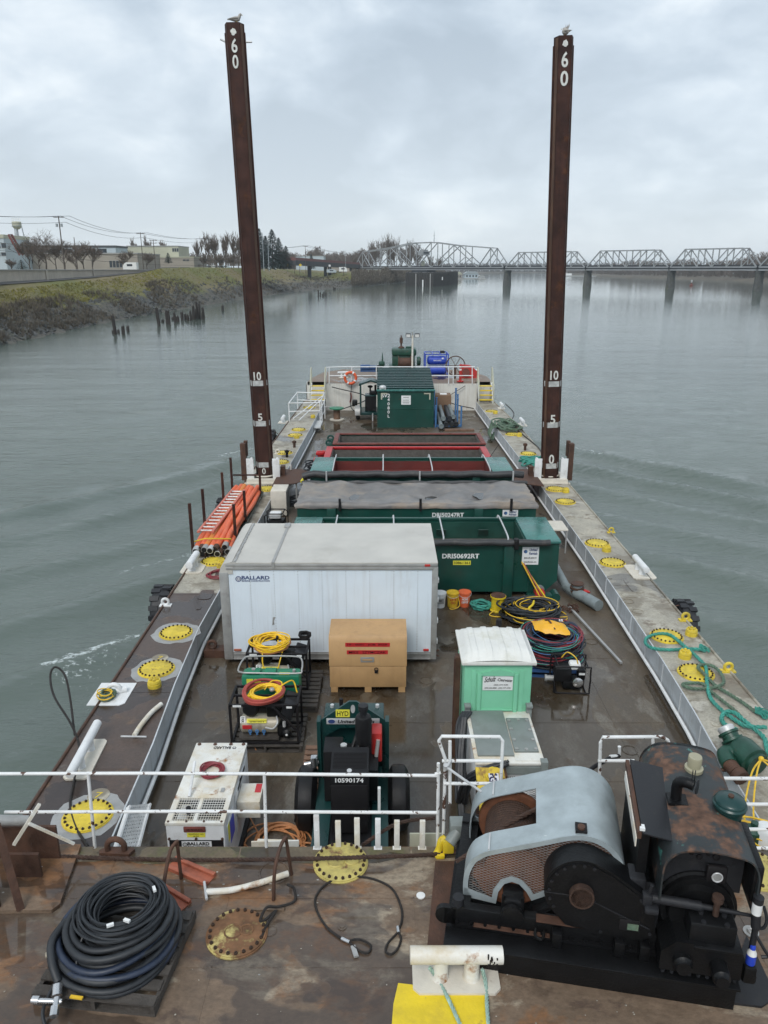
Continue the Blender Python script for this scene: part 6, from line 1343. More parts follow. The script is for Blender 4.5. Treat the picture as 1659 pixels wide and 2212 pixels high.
for lay,rr_ in((0,.30),):
 for i in range(nt_*26):a=2*math.pi*i/26;pts.append((cu+rr_*math.cos(a),.57+.72*i/(nt_*26),cw+rr_*math.sin(a)))
mb.path(pts,.019,6);mb.lathe([(.285,.55),(.285,1.30)],(cu,0,cw),Y,30);mb.build('wound_cable','cable',wn)
mb=MB();mb.lathe([(0,0),(.40,0),(.40,.05),(0,.05)],(1.42,.42,.92),Y,44);mb.lathe([(0,0),(.34,0),(.34,.04),(0,.04)],(.70,.42,.72),Y,40)
mb.prism(inset(outline,.09),(0,.47,0),X,Z,Y,.01);mb.build('drive_gear','rustbright',wn)
mb=MB();mb.box((.70,.30,.50),(.22,.26,.26),bev=.04);mb.tube((.70,.10,.50),(.70,.2,.50),.08,18);mb.lathe([(.12,0),(.12,.05),(.06,.06)],(.70,.14,.50),(0,-1,0),16)
for xx in(.60,.80):mb.tube((xx,.2,.30),(xx,.2,.66),.02,8)
mb.build('bearing_block','black',wn)
mb=MB();mb.bar((.92,.28,.44),(1.25,.28,.66),.10,.03);mb.bar((1.0,.3,.30),(1.35,.3,.60),.06,.06);mb.build('frame_strut','black',wn)
cx,cz,rr=1.38,.90,.375
arc=[(cx+rr*math.cos(R(a)),cz+rr*math.sin(R(a)))for a in range(215,62,-9)]
gc=arc[::-1]+[(cx-.1,.50),(1.75,.42),(2.05,.46),(2.10,.64),(2.02,.78)][0:0]
gcp=arc+[(1.70,1.16),(2.00,.96),(2.12,.80),(2.14,.52),(2.02,.44),(1.6,.44),(1.25,.50)]
mb=MB();mb.prism(gcp,(0,.10,0),X,Z,Y,.25);mb.prism([(p[0]*1.0,p[1])for p in inset(gcp,.03)],(0,.09,0),X,Z,Y,.02);mb.build('gear_case','black',wn)
mb=MB();mb.b2((1.02,.085,.865),(1.30,.10,.875));mb.bar((1.48,.088,.84),(2.08,.088,.60),.012,.012);mb.build('case_seam','blacksheet',wn,smooth=0)
mb=MB()
for q in inset(gcp,.05)[::2]:mb.disc((q[0],.09,q[1]),.016,.014,8,-Y)
mb.build('case_bolts','blacksheet',wn)
mb=MB();mb.b2((.95,.10,.48),(1.78,.2,.492));mb.b2((.3,.09,.315),(1.1,.14,.325));mb.build('rusty_ledge','rust',wn)
mb=MB();mb.lathe([(.125,-.06),(.125,.02),(.105,.02),(.105,-.06)],(cx,.09,cz),(0,1,0),28);mb.lathe([(0,0),(.105,0)],(cx,.085,cz),(0,-1,0),24);mb.build('shaft_hub','cable',wn)
mb=MB();mb.b2((1.78,.080,.55),(1.98,.092,.68),.004);mb.build('inspection_opening','ink',wn);mb=MB();mb.b2((1.86,.075,.57),(1.97,.081,.64));mb.build('moss_patch','tealdirty',wn)
mb=MB();mb.b2((1.85,.20,.75),(2.02,.42,1.06),.02);mb.b2((2.0,.2,.5),(2.18,.36,.92),.02);mb.build('case_bracket','blacksheet',wn)
mb=MB();mb.prism([(.30,.55),(.30,1.52),(1.30,1.60),(1.30,.55)],(1.92,0,0),Y,Z,X,.10);mb.build('radiator_core','black',wn)
mb=MB();mb.prism([(1.93,1.56),(2.30,1.50),(2.30,1.515),(1.93,1.575)],(0,.22,0),X,Z,Vector((0,1,.05)),1.10);mb.build('radiator_cover','blacksheet',wn)
mb=MB();mb.prism([(.24,1.49),(.24,1.56),(1.32,1.62),(1.32,1.55)],(1.885,0,0),Y,Z,X,.04);mb.build('edge_board','rust',wn)
mb=MB();mb.prism([(.24,1.40),(.24,1.50),(1.2,1.56),(1.2,1.46)],(1.872,0,0),Y,Z,X,.012);mb.build('edge_board','whiterust',wn)
mb=MB()
for yy,xx in((.26,1.93),(1.28,1.94),(1.30,2.26)):mb.box((xx,yy,1.59-(xx-1.93)*.15),(.05,.03,.03));mb.box((xx+.01,yy+.04,1.585-(xx-1.93)*.15),(.03,.03,.03))
mb.build('cover_clip','lettw',wn)
hu0,hu1,hv0,hv1,hw=2.12,3.02,.04,1.78,1.60
arch_=[(hu0,1.00),(hu0,1.30),(hu0+.02,1.42),(hu0+.09,1.52),(hu0+.20,1.58),(hu0+.40,hw),(hu0+.62,1.585),(hu0+.78,1.55),(hu1-.05,1.49),(hu1-.01,1.40),(hu1,1.28),(hu1,.95)]
arch_=[q.to_tuple()[:2]for q in catmull([Vector((a,b_,0))for a,b_ in arch_],3)]
mb=MB();mb.strip(arch_,(0,hv0,0),X,Z,Y,hv1-hv0,.016)
mb.prism([(p[0],p[1])for p in arch_],(0,hv1-.05,0),X,Z,Y,.05);mb.build('hood','hood',wn)
mb=MB();mb.b2((hu0+.10,.30,.45),(hu1-.12,1.55,1.42),.03);mb.build('engine_block','black',wn)
mb=MB();mb.b2((hu0+.06,.29,.98),(hu1-.08,.31,1.50));mb.b2((hu0+.12,.26,1.30),(hu0+.70,.29,1.48),.01);mb.build('instrument_panel','blacksheet',wn)
for xx,zz_,r_ in((hu0+.30,1.40,.028),(hu0+.38,1.36,.028),(hu0+.37,1.43,.025),(hu0+.46,1.41,.025),(hu0+.54,1.38,.035)):mb=MB();mb.lathe([(r_,0),(r_,.015),(r_*.8,.02),(0,.02)],(xx,.26,zz_),(0,-1,0),14);mb.build('gauge','ink',wn)
mb=MB();mb.b2((hu0+.46,.22,1.10),(hu0+.66,.27,1.30),.03);mb.build('clock_mount','ink',wn);mb=MB();mb.ring((hu0+.56,.20,1.20),.048,.008,Y,7,24);mb.build('clock_rim','galvpale',wn)
mb=MB();mb.lathe([(.0,0),(.046,0)],(hu0+.56,.205,1.20),(0,-1,0),20);mb.build('clock_glass','lamp',wn)
mb=MB();mb.lathe([(.40,0),(.40,.05),(.37,.06),(.36,.10),(.30,.10),(.28,.16),(.12,.16),(.1,.2),(0,.2)],(hu0+.42,.32,.78),(0,-1,0),40);mb.build('bell_housing','black',wn)
mb=MB();mb.tube((hu0-.06,.10,.96),(hu0+.42,.10,.94),.045,16);mb.tube((hu0+.42,.10,.94),(hu0+.78,.10,.92),.03,12,.02);mb.tube((hu0+.78,.10,.92),(hu0+.92,.1,.91),.016,8);mb.box((hu0-.10,.10,.95),(.10,.1,.12),bev=.02);mb.tube((hu0-.09,.1,.98),(hu0-.07,.08,1.12),.018,8);mb.box((hu0-.06,.04,.88),(.14,.1,.06),bev=.02);mb.build('throttle_shaft','blacksheet',wn)
mb=MB();mb.lathe([(.03,0),(.03,.16),(.055,.16),(.055,.21),(0,.215)],(hu0+.55,.06,.90),n=16);mb.build('oil_filler','cable',wn)
mb=MB();mb.b2((hu0+.30,-.06,.62),(hu0+.74,.22,.88),.02);mb.prism([(hu0+.05,.34),(hu0+.05,.55),(hu0+.18,.68),(hu0+.42,.68),(hu0+.82,.62),(hu0+.82,.34)],(0,-.10,0),X,Z,Y,.34);mb.b2((hu0+.35,-.12,.64),(hu0+.80,.2,.67),.006);mb.build('pump_drive','black',wn)
for xx,r_,L_ in((hu0+.26,.095,.05),(hu0+.60,.085,.14)):mb=MB();mb.lathe([(r_,0),(r_,L_),(r_*.8,L_+.02),(r_*.75,L_+.05),(0,L_+.05)],(xx,-.10,.47),(0,-1,0),22);mb.build('coupling','black',wn)
mb=MB()
for xx in(hu0+.42,hu0+.64):
 for zz_ in(.0,.12):mb.disc((xx,-.04+zz_,.88),.026,.02,8)
for i in range(9):mb.disc((hu0+.1+i*.085,-.06,.28),.02,.03,8)
mb.build('casing_bolts','blacksheet',wn)
mb=MB();mb.path([(hu0+.5,.3,1.5),(hu0+.5,.3,1.66),(hu0+.45,.3,1.70)][0:0]or[(hu0+.22,.78,1.58),(hu0+.22,.78,1.76),(hu0+.28,.74,1.82),(hu0+.36,.70,1.82)],.055,12,k=4);mb.b2((hu0+.13,.68,1.575),(hu0+.33,.86,1.60));mb.build('exhaust_elbow','black',wn)
mb=MB();mb.lathe([(0,0),(.07,0),(.07,.01),(0,.012)],(hu0+.38,.68,1.82),(1,-.5,.1),18);mb.b2((hu0+.33,.70,1.86),(hu0+.335,.72,1.98));mb.b2((hu0+.355,.70,1.86),(hu0+.36,.72,1.98));mb.build('rain_flap','blacksheet',wn)
mb=MB();mb.lathe([(.095,0),(.10,.02),(.10,.05),(.075,.06),(.075,.17),(.07,.18),(0,.18)],(hu0+.50,1.30,1.58),n=22);mb.build('pre_cleaner','clear',wn);mb=MB();mb.lathe([(.102,-.03),(.102,.015)],(hu0+.50,1.30,1.58),n=22);mb.build('cleaner_band','ink',wn)
mb=MB();mb.lathe([(.13,-.05),(.14,.05),(.165,.07),(.17,.10),(.155,.115),(.155,.13),(.14,.15),(.06,.175),(0,.178)],(hu0+.74,.72,1.55),n=30);mb.build('air_intake_cap','tgreen',wn);mb=MB();mb.disc((hu0+.74,.72,1.725),.03,.02,8);mb.build('cap_nut','rust',wn)
mb=MB();mb.b2((hu1-.05,.1,1.05),(hu1+.05,.75,1.45),.03);mb.build('side_flap','black',wn)
mb=MB();xx=hu1+.02
mb.tube((xx,.02,.40),(xx,.02,.86),.03,12);mb.tube((xx,.02,.86),(xx-.02,.02,1.02),.045,12);mb.tube((xx-.02,.02,1.14),(xx-.02,.02,1.20),.05,14);mb.path([(xx+.04,.02,1.1),(xx+.08,0,.98),(xx+.06,0,.88),(xx,.02,.86)],.016,7,k=4);mb.path([(xx,0,.8),(xx+.1,-.03,.66),(xx+.14,-.03,.6),(xx+.08,-.03,.58)],.016,7,k=3);mb.build('fuel_lines','blacksheet',wn)
mb=MB();mb.tube((xx-.02,.02,1.02),(xx-.02,.02,1.14),.047,14);mb.build('white_filter','lettw',wn)
mb=MB();mb.b2((xx-.06,-.06,.27),(xx+.06,.06,.46),.02);mb.b2((xx-.04,.02,.2),(xx+.1,.2,.3),.02);mb.build('bottle_bracket','black',wn)
wi=(Matrix.Translation(wn.location)@Matrix.Rotation(R(-10.5),4,'Z')@Matrix.Diagonal((.955,1,1.03,1))).inverted();lv=[wi@Q(*q)for q in((1262,1672,7.7),(1283,1656,7.85),(1318,1637,8.0),(1338,1632,8.1),(1338,1612,8.1))]
mb=MB();mb.path(lv[:4],.025,8);mb.build('control_lever','ink',wn);mb=MB();mb.path([lv[2]+Z*.02,lv[3],lv[4]],.022,8);mb.build('lever_grip','lettw',wn)
mb=MB();rope(mb,[(.05,.62,.62),(.30,.72,.76),(.62,.85,1.0),(.98,.95,1.20)],.024,6,3,.16);mb.build('lead_cable','cable',wn)
bt=thing('spray_bottle','small blue and white bottle in a bracket at the right end of the engine','bottle',Vector((.62,6.20,ST))+Matrix.Rotation(R(-10.5),3,'Z')@Vector((hu1*.955+.02,0,.478)))
mb=MB();mb.lathe([(.0,0),(.042,.0),(.045,.02),(.045,.11)],n=18);mb.build('label','navyx',bt);mb=MB();mb.lathe([(.045,.11),(.043,.13),(.024,.17),(.024,.175)],n=18);mb.build('body','lettw',bt);mb=MB();mb.lathe([(.026,.172),(.026,.20),(.02,.215),(0,.218)],n=16);mb.build('cap','navyx',bt)
# === right side deck: teal ropes and the green pump
def deckrope(name,pts,r_,mat,label,z=SD,dz=None):
 mb=MB();q=[P(*p,z)+Z*(r_*1.1+(dz[i]if dz else 0))for i,p in enumerate(pts)];rope(mb,q,r_,8,3);return tag(mb.build(name,mat),label,'rope')
def crop1(x,y):return(1244.25+.25*x,1285.7+.25*y)
tr_=[crop1(*q)for q in((1085,490),(960,485),(800,492),(660,470),(600,425),(620,375),(720,352),(820,372),(930,460),(1020,545),(1110,630),(1125,690),(1130,790),(1160,910),(1260,1020),(1400,1120),(1480,1170),(1660,1200))]
deckrope('teal_rope',tr_,.038,'teal','thick teal rope looping over the right coaming and two hatches',dz=[.02,.02,.02,.0,.0,0,.02,.03,.03,.05,.03,.03,.03,.02,.02,.02,.05,.1])
deckrope('teal_rope',[crop1(*q)for q in((1550,1030),(1440,950),(1330,880),(1230,820),(1170,770),(1090,700),(1050,660),(1080,635),(1170,645),(1240,700),(1275,770),(1230,810),(1130,830),(1000,830),(920,800),(960,785),(1090,790),(1180,870),(1280,950),(1390,1040),(1440,1110))],.034,'tealdirty','muddy green rope snaking in loops beyond the green pump',dz=[.02]*5+[.06]*5+[.03]*11)
deckrope('teal_rope',[crop1(*q)for q in((1390,1195),(1300,1160),(1255,1090),(1290,1045),(1370,1060),(1430,1110),(1520,1180),(1620,1260),(1640,1340),(1660,1420))],.040,'teal','teal rope bight lying round the top of the green pump',dz=[.03,.03,.02,.05,.06,.06,.05,.03,.03,.03])
def frayed(px,py,label,s=1.0,sd=1):
 g_=random.Random(sd);mb=MB()
 for i in range(46):
  a=g_.uniform(-1.3,1.3);L_=g_.uniform(.12,.24)*s;mb.path([(0,0,.05),(L_*.6*math.cos(a),L_*.5*math.sin(a),.07+.06*g_.random()),(L_*math.cos(a),L_*.8*math.sin(a),.02+.04*g_.random())],.009,4,k=2)
 tag(mb.build('frayed_rope_end','teal',loc=P(px,py,SD)),label,'rope end')
frayed(*crop1(1060,480),'frayed teal rope end beside the yellow vent cap',1.0,4);frayed(*crop1(1545,1035),'frayed teal rope end at the right edge above the green pump',1.25,6)
gm=thing('submersible_pump','green cast pump with pale flange lying on the right side deck','pump',P(1610,1668,SD))
o=P(1610,1668,SD);mb=MB();a=Vector((-.02,.38,.25));b_=Vector((.12,-.05,.2));d_=(b_-a).normalized();mb.lathe([(.0,0),(.17,.0),(.23,.05),(.25,.12),(.25,.42),(.20,.44),(.20,.5),(0,.5)],a,d_,28);mb.path([(-.05,.2,.22),(-.25,.22,.22),(-.30,.1,.2),(-.30,-.05,.18)],.13,14,k=3);mb.build('volute','pgreen',gm)
mb=MB();mb.lathe([(.15,0),(.18,.02),(.18,.06),(.14,.07),(.14,.13),(.17,.14),(.17,.18),(0,.18)],a+Vector((-.04,.02,.05)),(-.25,.6,.5),24);mb.build('flange','pgreen',gm);mb=MB();mb.lathe([(.13,.16),(.14,.26),(.12,.28),(0,.28)],a+Vector((-.04,.02,.05)),(-.25,.6,.5),22);mb.build('inlet_ring','galvpale',gm)
mb=MB();mb.tube((-.30,-.02,.18),(-.26,-.20,.15),.12,16,.11);mb.tube((-.25,-.22,.15),(-.22,-.34,.13),.13,16);mb.build('outlet','rust',gm)
mb=MB();mb.tube((-.55,-.0,.06),(-.3,-.05,.08),.03);mb.build('drain_pipe','rust',gm)
t_=MB();o2=o+Vector((.05,-.3,.35))
for pts in([(0,0,.12),(-.25,-.25,.05),(-.5,-.65,-.2),(-.62,-.95,-.3),(-.6,-1.3,-.5)],[(0,0,.12),(-.2,-.3,.05),(-.42,-.75,-.2),(-.52,-1.1,-.3),(-.45,-1.4,-.5)],[(0,0,.12),(.15,-.2,0),(.2,-.5,-.2),(.12,-.8,-.3)],[(0,0,.12),(.25,.0,0),(.4,-.3,-.2)]):t_.path(pts,.014,6,k=5)
t_.ball((0,0,.12),.045,n=8,m=6);tag(t_.build('yellow_lanyard','yrope',loc=o2),'yellow rope knotted over the green pump and trailing towards the stern','rope')
cl_=MB();g=random.Random(61);coil(cl_,(0,0,0),.25,.013,6,.2,.3,5,m=22);tag(cl_.build('rope_tangle','yrope',loc=P(1640,1815,.6)),'tangle of yellow rope behind the right end railing','rope')
mb=MB();mb.lathe([(.0,0),(.16,0),(.16,.3),(.12,.36),(.0,.38)],n=18);tag(mb.build('plastic_jug','lettw',loc=P(1648,1830,.55)),'white plastic jug behind the right end railing','jug')
mb=MB();mb.lathe([(0,0),(.13,0),(.13,.28),(.05,.34),(.05,.4),(0,.4)],n=18);tag(mb.build('plastic_jug','pgreen',loc=P(1622,1826,.55)),'dark green jug behind the right end railing','jug')
rp_=thing('grating_ramp','pale grating ramp leaning from the left side deck to the main deck by the generator','ramp',(-3.8,8.2,.1))
mb=MB();A_=[P(278,1742,.62),P(322,1738,.35),P(297,1830,.45),P(247,1838,.62)];oo=Vector((-3.8,8.2,.1))
nn_=(A_[1]-A_[0]).cross(A_[3]-A_[0]).normalized();nn_=nn_ if nn_.z>0 else-nn_
for i in range(12):
 f=i/12;a=A_[0].lerp(A_[3],f)-oo;b_=A_[1].lerp(A_[2],f)-oo;mb.bar(a,b_,.035,.01,nn_)
for i in range(9):
 f=(i+.5)/9;mb.bar(A_[0].lerp(A_[1],f)-oo,A_[3].lerp(A_[2],f)-oo,.02,.014,nn_)
mb.build('grating','galvpale',rp_);mb=MB();mb.bar(A_[0]-oo,A_[3]-oo,.03,.08,nn_);mb.bar(A_[1]-oo,A_[2]-oo,.03,.08,nn_);mb.build('side_rail','whiteclean',rp_)
mb=MB();mb.path([P(*q,SD)+Z*zz_ for q,zz_ in(((190,1830),.02),((165,1790),.02),((152,1740),.02),((160,1690),.02),((172,1640),.05),((170,1610),.1),((155,1590),.3),((125,1560),.55),((120,1535),.75),((132,1522),.8),((150,1530),.7),((158,1555),.45),((163,1600),.12))],.02,7,k=6)
tag(mb.build('mooring_wire','sling'),'dark wire looping up over the left double bitt','wire')
g=random.Random(404);db=MB()
for k in range(420):
 if k<170:c=Vector((g.uniform(-4.6,5),g.uniform(4.8,7.6),ST+.004))
 else:c=Vector((g.uniform(-3.8,5.4),g.uniform(8,26),.005))
 s_=g.uniform(.004,.016);a=g.uniform(0,6.28);db.add([c+Vector((s_*math.cos(a+q)*g.uniform(.5,1),s_*math.sin(a+q)*g.uniform(.5,1),.004*g.random()))for q in(0,1.6,3.1,4.7)],[(0,1,2,3)])
tag(db.build('deck_grit',pmat('paint_flakes',(.34,.31,.26),.8,0,.6,30,bump=0),smooth=0),'paint flakes and grit scattered over the decks','grit',kind='stuff')
# === orange hose rack on the left side deck
hr=thing('hose_rack','steel rack with tall dark stakes holding the orange hoses on the left side deck','rack',(-4.95,23.6,SD))
o=Vector((-4.95,23.6,SD))
mb=MB();mb.bar((-.5,-3.0,.10),(-.5,3.3,.10),.09);mb.bar((.52,-2.4,.10),(.52,3.3,.10),.09)
for yy in(-2.6,-.9,.8,2.6):mb.bar((-.5,yy,.08),(.52,yy,.08),.08)
mb.build('bed','tgreen',hr)
for(px,y0,y1)in((423,1200,1087),(447,1160,1056),(487,1100,1020),(506,1072,988)):mb=MB();a=P(px,y0,SD)-o;a.x=-.52;b_=Q(px,y1,a.y+o.y)-o;mb.bar(a,(a.x,a.y,b_.z),.075);mb.build('stake','pile',hr)
for(px,y0,y1)in((509,1175,1089),(535,1135,1060),(577,1075,1010)):mb=MB();a=P(px,y0,SD)-o;a.x=.52;b_=Q(px,y1,a.y+o.y)-o;mb.bar(a,(a.x,a.y,b_.z),.075);mb.build('stake','pile',hr)
mb=MB();mb.bar((-.5,3.3,.75),(.52,3.3,.75),.05);mb.build('cross_bar','pile',hr)
mb=MB();mb.path([(-.55,-2.9,.4),(-.2,-2.75,.46),(.2,-2.7,.44),(.5,-2.5,.36)],.02,6);mb.build('strap','yelplate',hr)
g=random.Random(15)
for i in range(13):
 lay,k=divmod(i,7);x0=-.47+.155*k+.07*lay;z0=.22+.13*lay;y0=-3.35+.5*g.random()+(.4 if i%3==0 else 0);w_=g.uniform(-.07,.07)
 pts=[(x0+g.uniform(-.08,.08),y0,z0-.08),(x0,y0+.8,z0),(x0+w_,-.8,z0+.03),(x0-w_*.5,1.2,z0+.02),(x0+w_*.4,3.0+.3*g.random(),z0)]
 t_=thing('discharge_hose',('orange hose lying in the stack on the rack','amber hose lying in the stack on the rack')[i%4==1],'hose',o,0,'orange and amber hoses on the rack' if True else None)
 mb=MB();mb.path(pts,.085,12,k=6);mb.build('hose','orange2' if i%4==1 else 'orange',t_)
 a,b_=Vector(pts[0]),Vector(pts[1]);d_=(a-b_).normalized()
 mb=MB();mb.path([a-d_*.02,a+d_*.2],.092,14);mb.build('coupling',('trim','galvpale','rust')[i%3],t_);mb=MB();mb.path([a+d_*.2,a+d_*.204],.075,14);mb.build('bore','ink',t_)
ld=thing('ladder','aluminium ladder with salmon rails lying on the orange hoses','ladder',o+Vector((-.22,-.4,.50)),R(-2));
for s_ in(-1,1):mb=MB();mb.b2((s_*.21-.035,-1.9,-.03),(s_*.21+.035,2.6,.03));mb.build('side_rail','fiber',ld)
for i in range(14):mb=MB();mb.tube((-.19,-1.75+i*.32,0),(.19,-1.75+i*.32,0),.03,8);mb.build('rung','alu',ld)
mb=MB();coil(mb,(0,0,0),.26,.014,6,.05,.2,4);tag(mb.build('cable_coil','maroon',loc=P(470,1243,SD)),'maroon cable coil by the white bitt at the hose rack','cable coil')
cbx=thing('tool_cabinet','pale cabinet standing against the left coaming by the spud','cabinet',(-4.0,26.0,0));mb=MB();mb.b2((0,0,.05),(.55,.9,.95),.01);mb.build('body','cream',cbx);mb=MB();mb.b2((.551,.05,.1),(.56,.85,.9));mb.build('door','trim',cbx)
sg_=thing('small_generator','small framed petrol generator beyond the left end of the truck body','generator',(-3.95,24.2,0))
mb=MB()
for yy in(0,.55):mb.path([(0,yy,.05),(0,yy,.6),(.1,yy,.68),(.6,yy,.68),(.7,yy,.6),(.7,yy,.05),(0,yy,.05)],.02,7)
mb.tube((.1,0,.68),(.1,.55,.68),.02);mb.tube((.6,0,.68),(.6,.55,.68),.02);mb.build('frame','ink',sg_);mb=MB();mb.box((.32,.3,.56),(.4,.4,.18),bev=.05);mb.build('fuel_tank','lettw',sg_);mb=MB();mb.box((.35,.28,.25),(.55,.4,.36),bev=.04);mb.build('engine','black',sg_)
wl_=thing('welder','dark blue welder with cables beside the red open box','welder',(-2.75,30.0,0));mb=MB();mb.b2((0,0,.1),(.55,1.0,1.15),.02);mb.build('housing','bluedk',wl_);mb=MB();mb.b2((.05,-.01,.7),(.5,0,1.1));mb.build('control_panel','ink',wl_);mb=MB();coil(mb,(-.1,.4,.3),.35,.03,8,.6,.2,3);mb.build('cables','hose',wl_);mb=MB();mb.ball((.3,.5,1.25),.14);mb.ball((.1,.6,1.22),.1);mb.build('hose_top','redhose',wl_)
mb=MB();coil(mb,(0,0,0),.45,.03,9,.12,.2,33);tag(mb.build('hose_coil','hose',loc=(-3.2,27.8,0)),'grey-black hose coiled left of the green box with hoops','hose coil')
bo=thing('water_bottle','clear water bottle on the walkway plate by the left spud','bottle',(-3.72,29.8,.75));mb=MB();mb.lathe([(.04,0),(.045,.02),(.045,.18),(.02,.24),(.02,.26),(0,.265)],n=14);mb.build('body','lamp',bo)
# === bow group
sh=thing('site_shelter','dark green steel shelter lettered SV24080L with a ribbed roof','shelter',(-.35,42.15,0))
W_=3.08
mb=MB();mb.b2((0,0,0),(W_,4.3,2.02));mb.b2((0,-.02,1.02),(W_,0,1.06));mb.b2((-.02,-.02,0),(.06,.05,2.02));mb.b2((W_-.06,-.02,0),(W_+.02,.05,2.02));mb.build('walls','dgreen',sh)
mb=MB();sl_=(2.68-2.05)/4.4
mb.prism([(-.08,2.03),(-.08,2.08),(4.4,2.70),(4.4,2.0)],(-.04,0,0),Y,Z,X,W_+.08)
for i in range(13):yy=.25+i*.33;mb.box((W_/2,yy,2.095+yy*sl_+.03),(W_+.06,.15,.07),rx=math.atan(sl_),bev=.02)
mb.build('roof','tgreen',sh)
mb=MB();mb.b2((-.06,-.10,2.02),(W_+.06,.06,2.11),.01);mb.build('eave_flashing','toplip',sh)
text('SV2',.20,(.45,-.02,1.78),X,Z,'lettw',sh,wid=.46,bold=.02)
text('4\n0\n8\n0\nL',1.08,(.60,-.02,1.10),X,Z,'lettw',sh,wid=.13,bold=.02,line=1.0)
mb=MB()
for s_ in(0,1):
 a=.18 if not s_ else W_-.18;d_=1 if not s_ else-1
 mb.b2((min(a,a+d_*.36),-.03,1.86),(max(a,a+d_*.36),-.02,1.92));mb.b2((min(a,a+d_*.07),-.03,1.56),(max(a,a+d_*.07),-.02,1.86))
mb.build('reflective_corner','creamwall',sh,smooth=0)
mb=MB();mb.b2((1.30,-.028,1.28),(1.82,-.02,1.78));mb.build('notice','lettw',sh,smooth=0)
for i,(wd,zz_)in enumerate(((.3,1.66),(.34,1.52),(.4,1.42),(.36,1.36))):mb=MB();mb.b2((1.56-wd/2,-.031,zz_),(1.56+wd/2,-.028,zz_+.02));mb.build('notice_print','ink',sh,smooth=0)
mb=MB();mb.ball((.28,.1,2.2),.2,(1,.8,.7));mb.b2((.1,0,2.05),(.46,.2,2.16));mb.build('lamp_housing','galvpale',sh)
lt=thing('light_trailer','dark green wheeled generator trailer with a peaked canopy left of the shelter','trailer',(-1.6,44.3,0))
mb=MB();mb.b2((.5,.0,.5),(1.15,.9,1.45),.02);mb.build('radiator_case','tgreen',lt);mb=MB();mb.b2((.52,-.01,.55),(1.13,0,1.4));mb.build('grille','blackflat',lt)
mb=MB();mb.b2((.15,-.1,.32),(1.5,1.8,.48),.02);mb.b2((.2,-.05,.48),(.3,.05,2.15));mb.b2((1.42,-.05,.48),(1.52,.05,2.1));mb.build('chassis','tgreen',lt)
mb=MB();mb.prism([(.15,2.0),(.85,2.25),(1.6,2.02),(1.6,2.1),(.85,2.35),(.15,2.1)],(0,-.1,0),X,Z,Y,1.0);mb.build('canopy','tgreen',lt)
mb=MB();mb.tube((.8,.4,1.4),(.8,.4,1.9),.05);mb.ball((.8,.4,1.9),.16,(1,1,.5));mb.tube((1.1,.4,1.4),(1.1,.4,2.0),.06);mb.box((1.0,.4,1.55),(.5,.5,.2),bev=.05);mb.build('engine','black',lt)
mb=MB();mb.b2((-.05,.15,.0),(.05,.2,.0001))if False else mb.lathe([(0,-.11),(.33,-.11),(.36,0),(.33,.11),(0,.11)],(.08,.2,.36),X,20);mb.build('wheel','rubber',lt);mb=MB();mb.strip([(.2+.45*math.cos(R(a)),.40+.45*math.sin(R(a)))for a in range(190,-11,-20)],(-.08,0,0),Y,Z,X,.3,.02);mb.build('fender','trim',lt)
mb=MB();mb.tube((.95,-.25,0),(.95,-.25,.45),.04);mb.build('jack','galvpale',lt);mb=MB();mb.box((-.1,.4,.95),(.3,.5,.35),bev=.08);mb.build('pump_end','black',lt)
mb=MB();mb.ring((0,0,0),.34,.085,Y,10,32);lr=thing('life_ring','orange life ring hung on the bow railing','life ring',Q(757,816,47.35));mb.build('ring','ringorange',lr)
for a in(20,110,200,290):mb=MB();mb.ring((0,0,0),.34,.09,Y,10,5,a,a+16);mb.build('white_band','lettw',lr)
mb=MB();mb.tube((.05,.1,-.5),(.05,.1,.45),.03);mb.build('bracket','lettw',lr);mb=MB();mb.path([(.0,0,-.9),(.02,-.02,-1.2),(-.04,0,-1.5)],.05,6,k=3);mb.build('throw_line','redhose',lr)
cx_=thing('cardboard_crate','big brown crate between the shelter and the white bulkhead','crate',(2.75,45.6,0));mb=MB();mb.b2((0,0,0),(1.25,1.0,1.25),.01);mb.build('box','card',cx_);mb=MB();mb.b2((-.01,-.01,.6),(1.26,0,.63));mb.build('seam','rust',cx_);mb=MB();mb.b2((.6,.2,1.25),(1.0,.6,1.29));mb.build('paper','lettw',cx_)
pr=thing('pipe_rack','pipe rack with steel blue stanchions right of the shelter','rack',(2.85,42.2,0))
for xx,yy,h in((.02,.0,1.2),(.10,.9,1.5),(.05,2.2,1.7),(1.45,.2,1.1),(1.35,1.4,1.35),(1.32,2.4,1.8),(1.40,2.0,1.5)):mb=MB();mb.tube((xx,yy,0),(xx,yy,h),.05,10);mb.disc((xx,yy,h),.07,.03,10);mb.build('stanchion','bluepost',pr)
mb=MB();mb.b2((0,.1,0),(1.45,.25,.12));mb.b2((0,2.1,0),(1.45,2.25,.12));mb.build('bearer','bluepost',pr)
for i,(xx,zz_,m_,y0)in enumerate(((.28,.2,'greypipe',-.7),(.58,.22,'hose',-.4),(.88,.22,'hose',-.3),(1.15,.2,'rubber',-.1),(.45,.48,'greypipe',.1),(.78,.5,'hose',.0),(1.02,.5,'greypipe',.5))):
 mb=MB();mb.path([(0,0,0),(.02,3.2,.12)],.115,12);mb.ring((0,0,0),.115,.03,Y,6,16)
 tag(mb.build('pipe_length',m_,loc=(2.85+xx,42.2+y0,zz_)),'pipe length in the blue-stanchioned rack','pipe','pipe lengths in the blue rack')
mb=MB();mb.b2((0,0,0),(1.6,.25,.1));tag(mb.build('timber','woodbrown',loc=(3.3,41.1,0)),'pale timber lying in front of the pipe rack','timber')
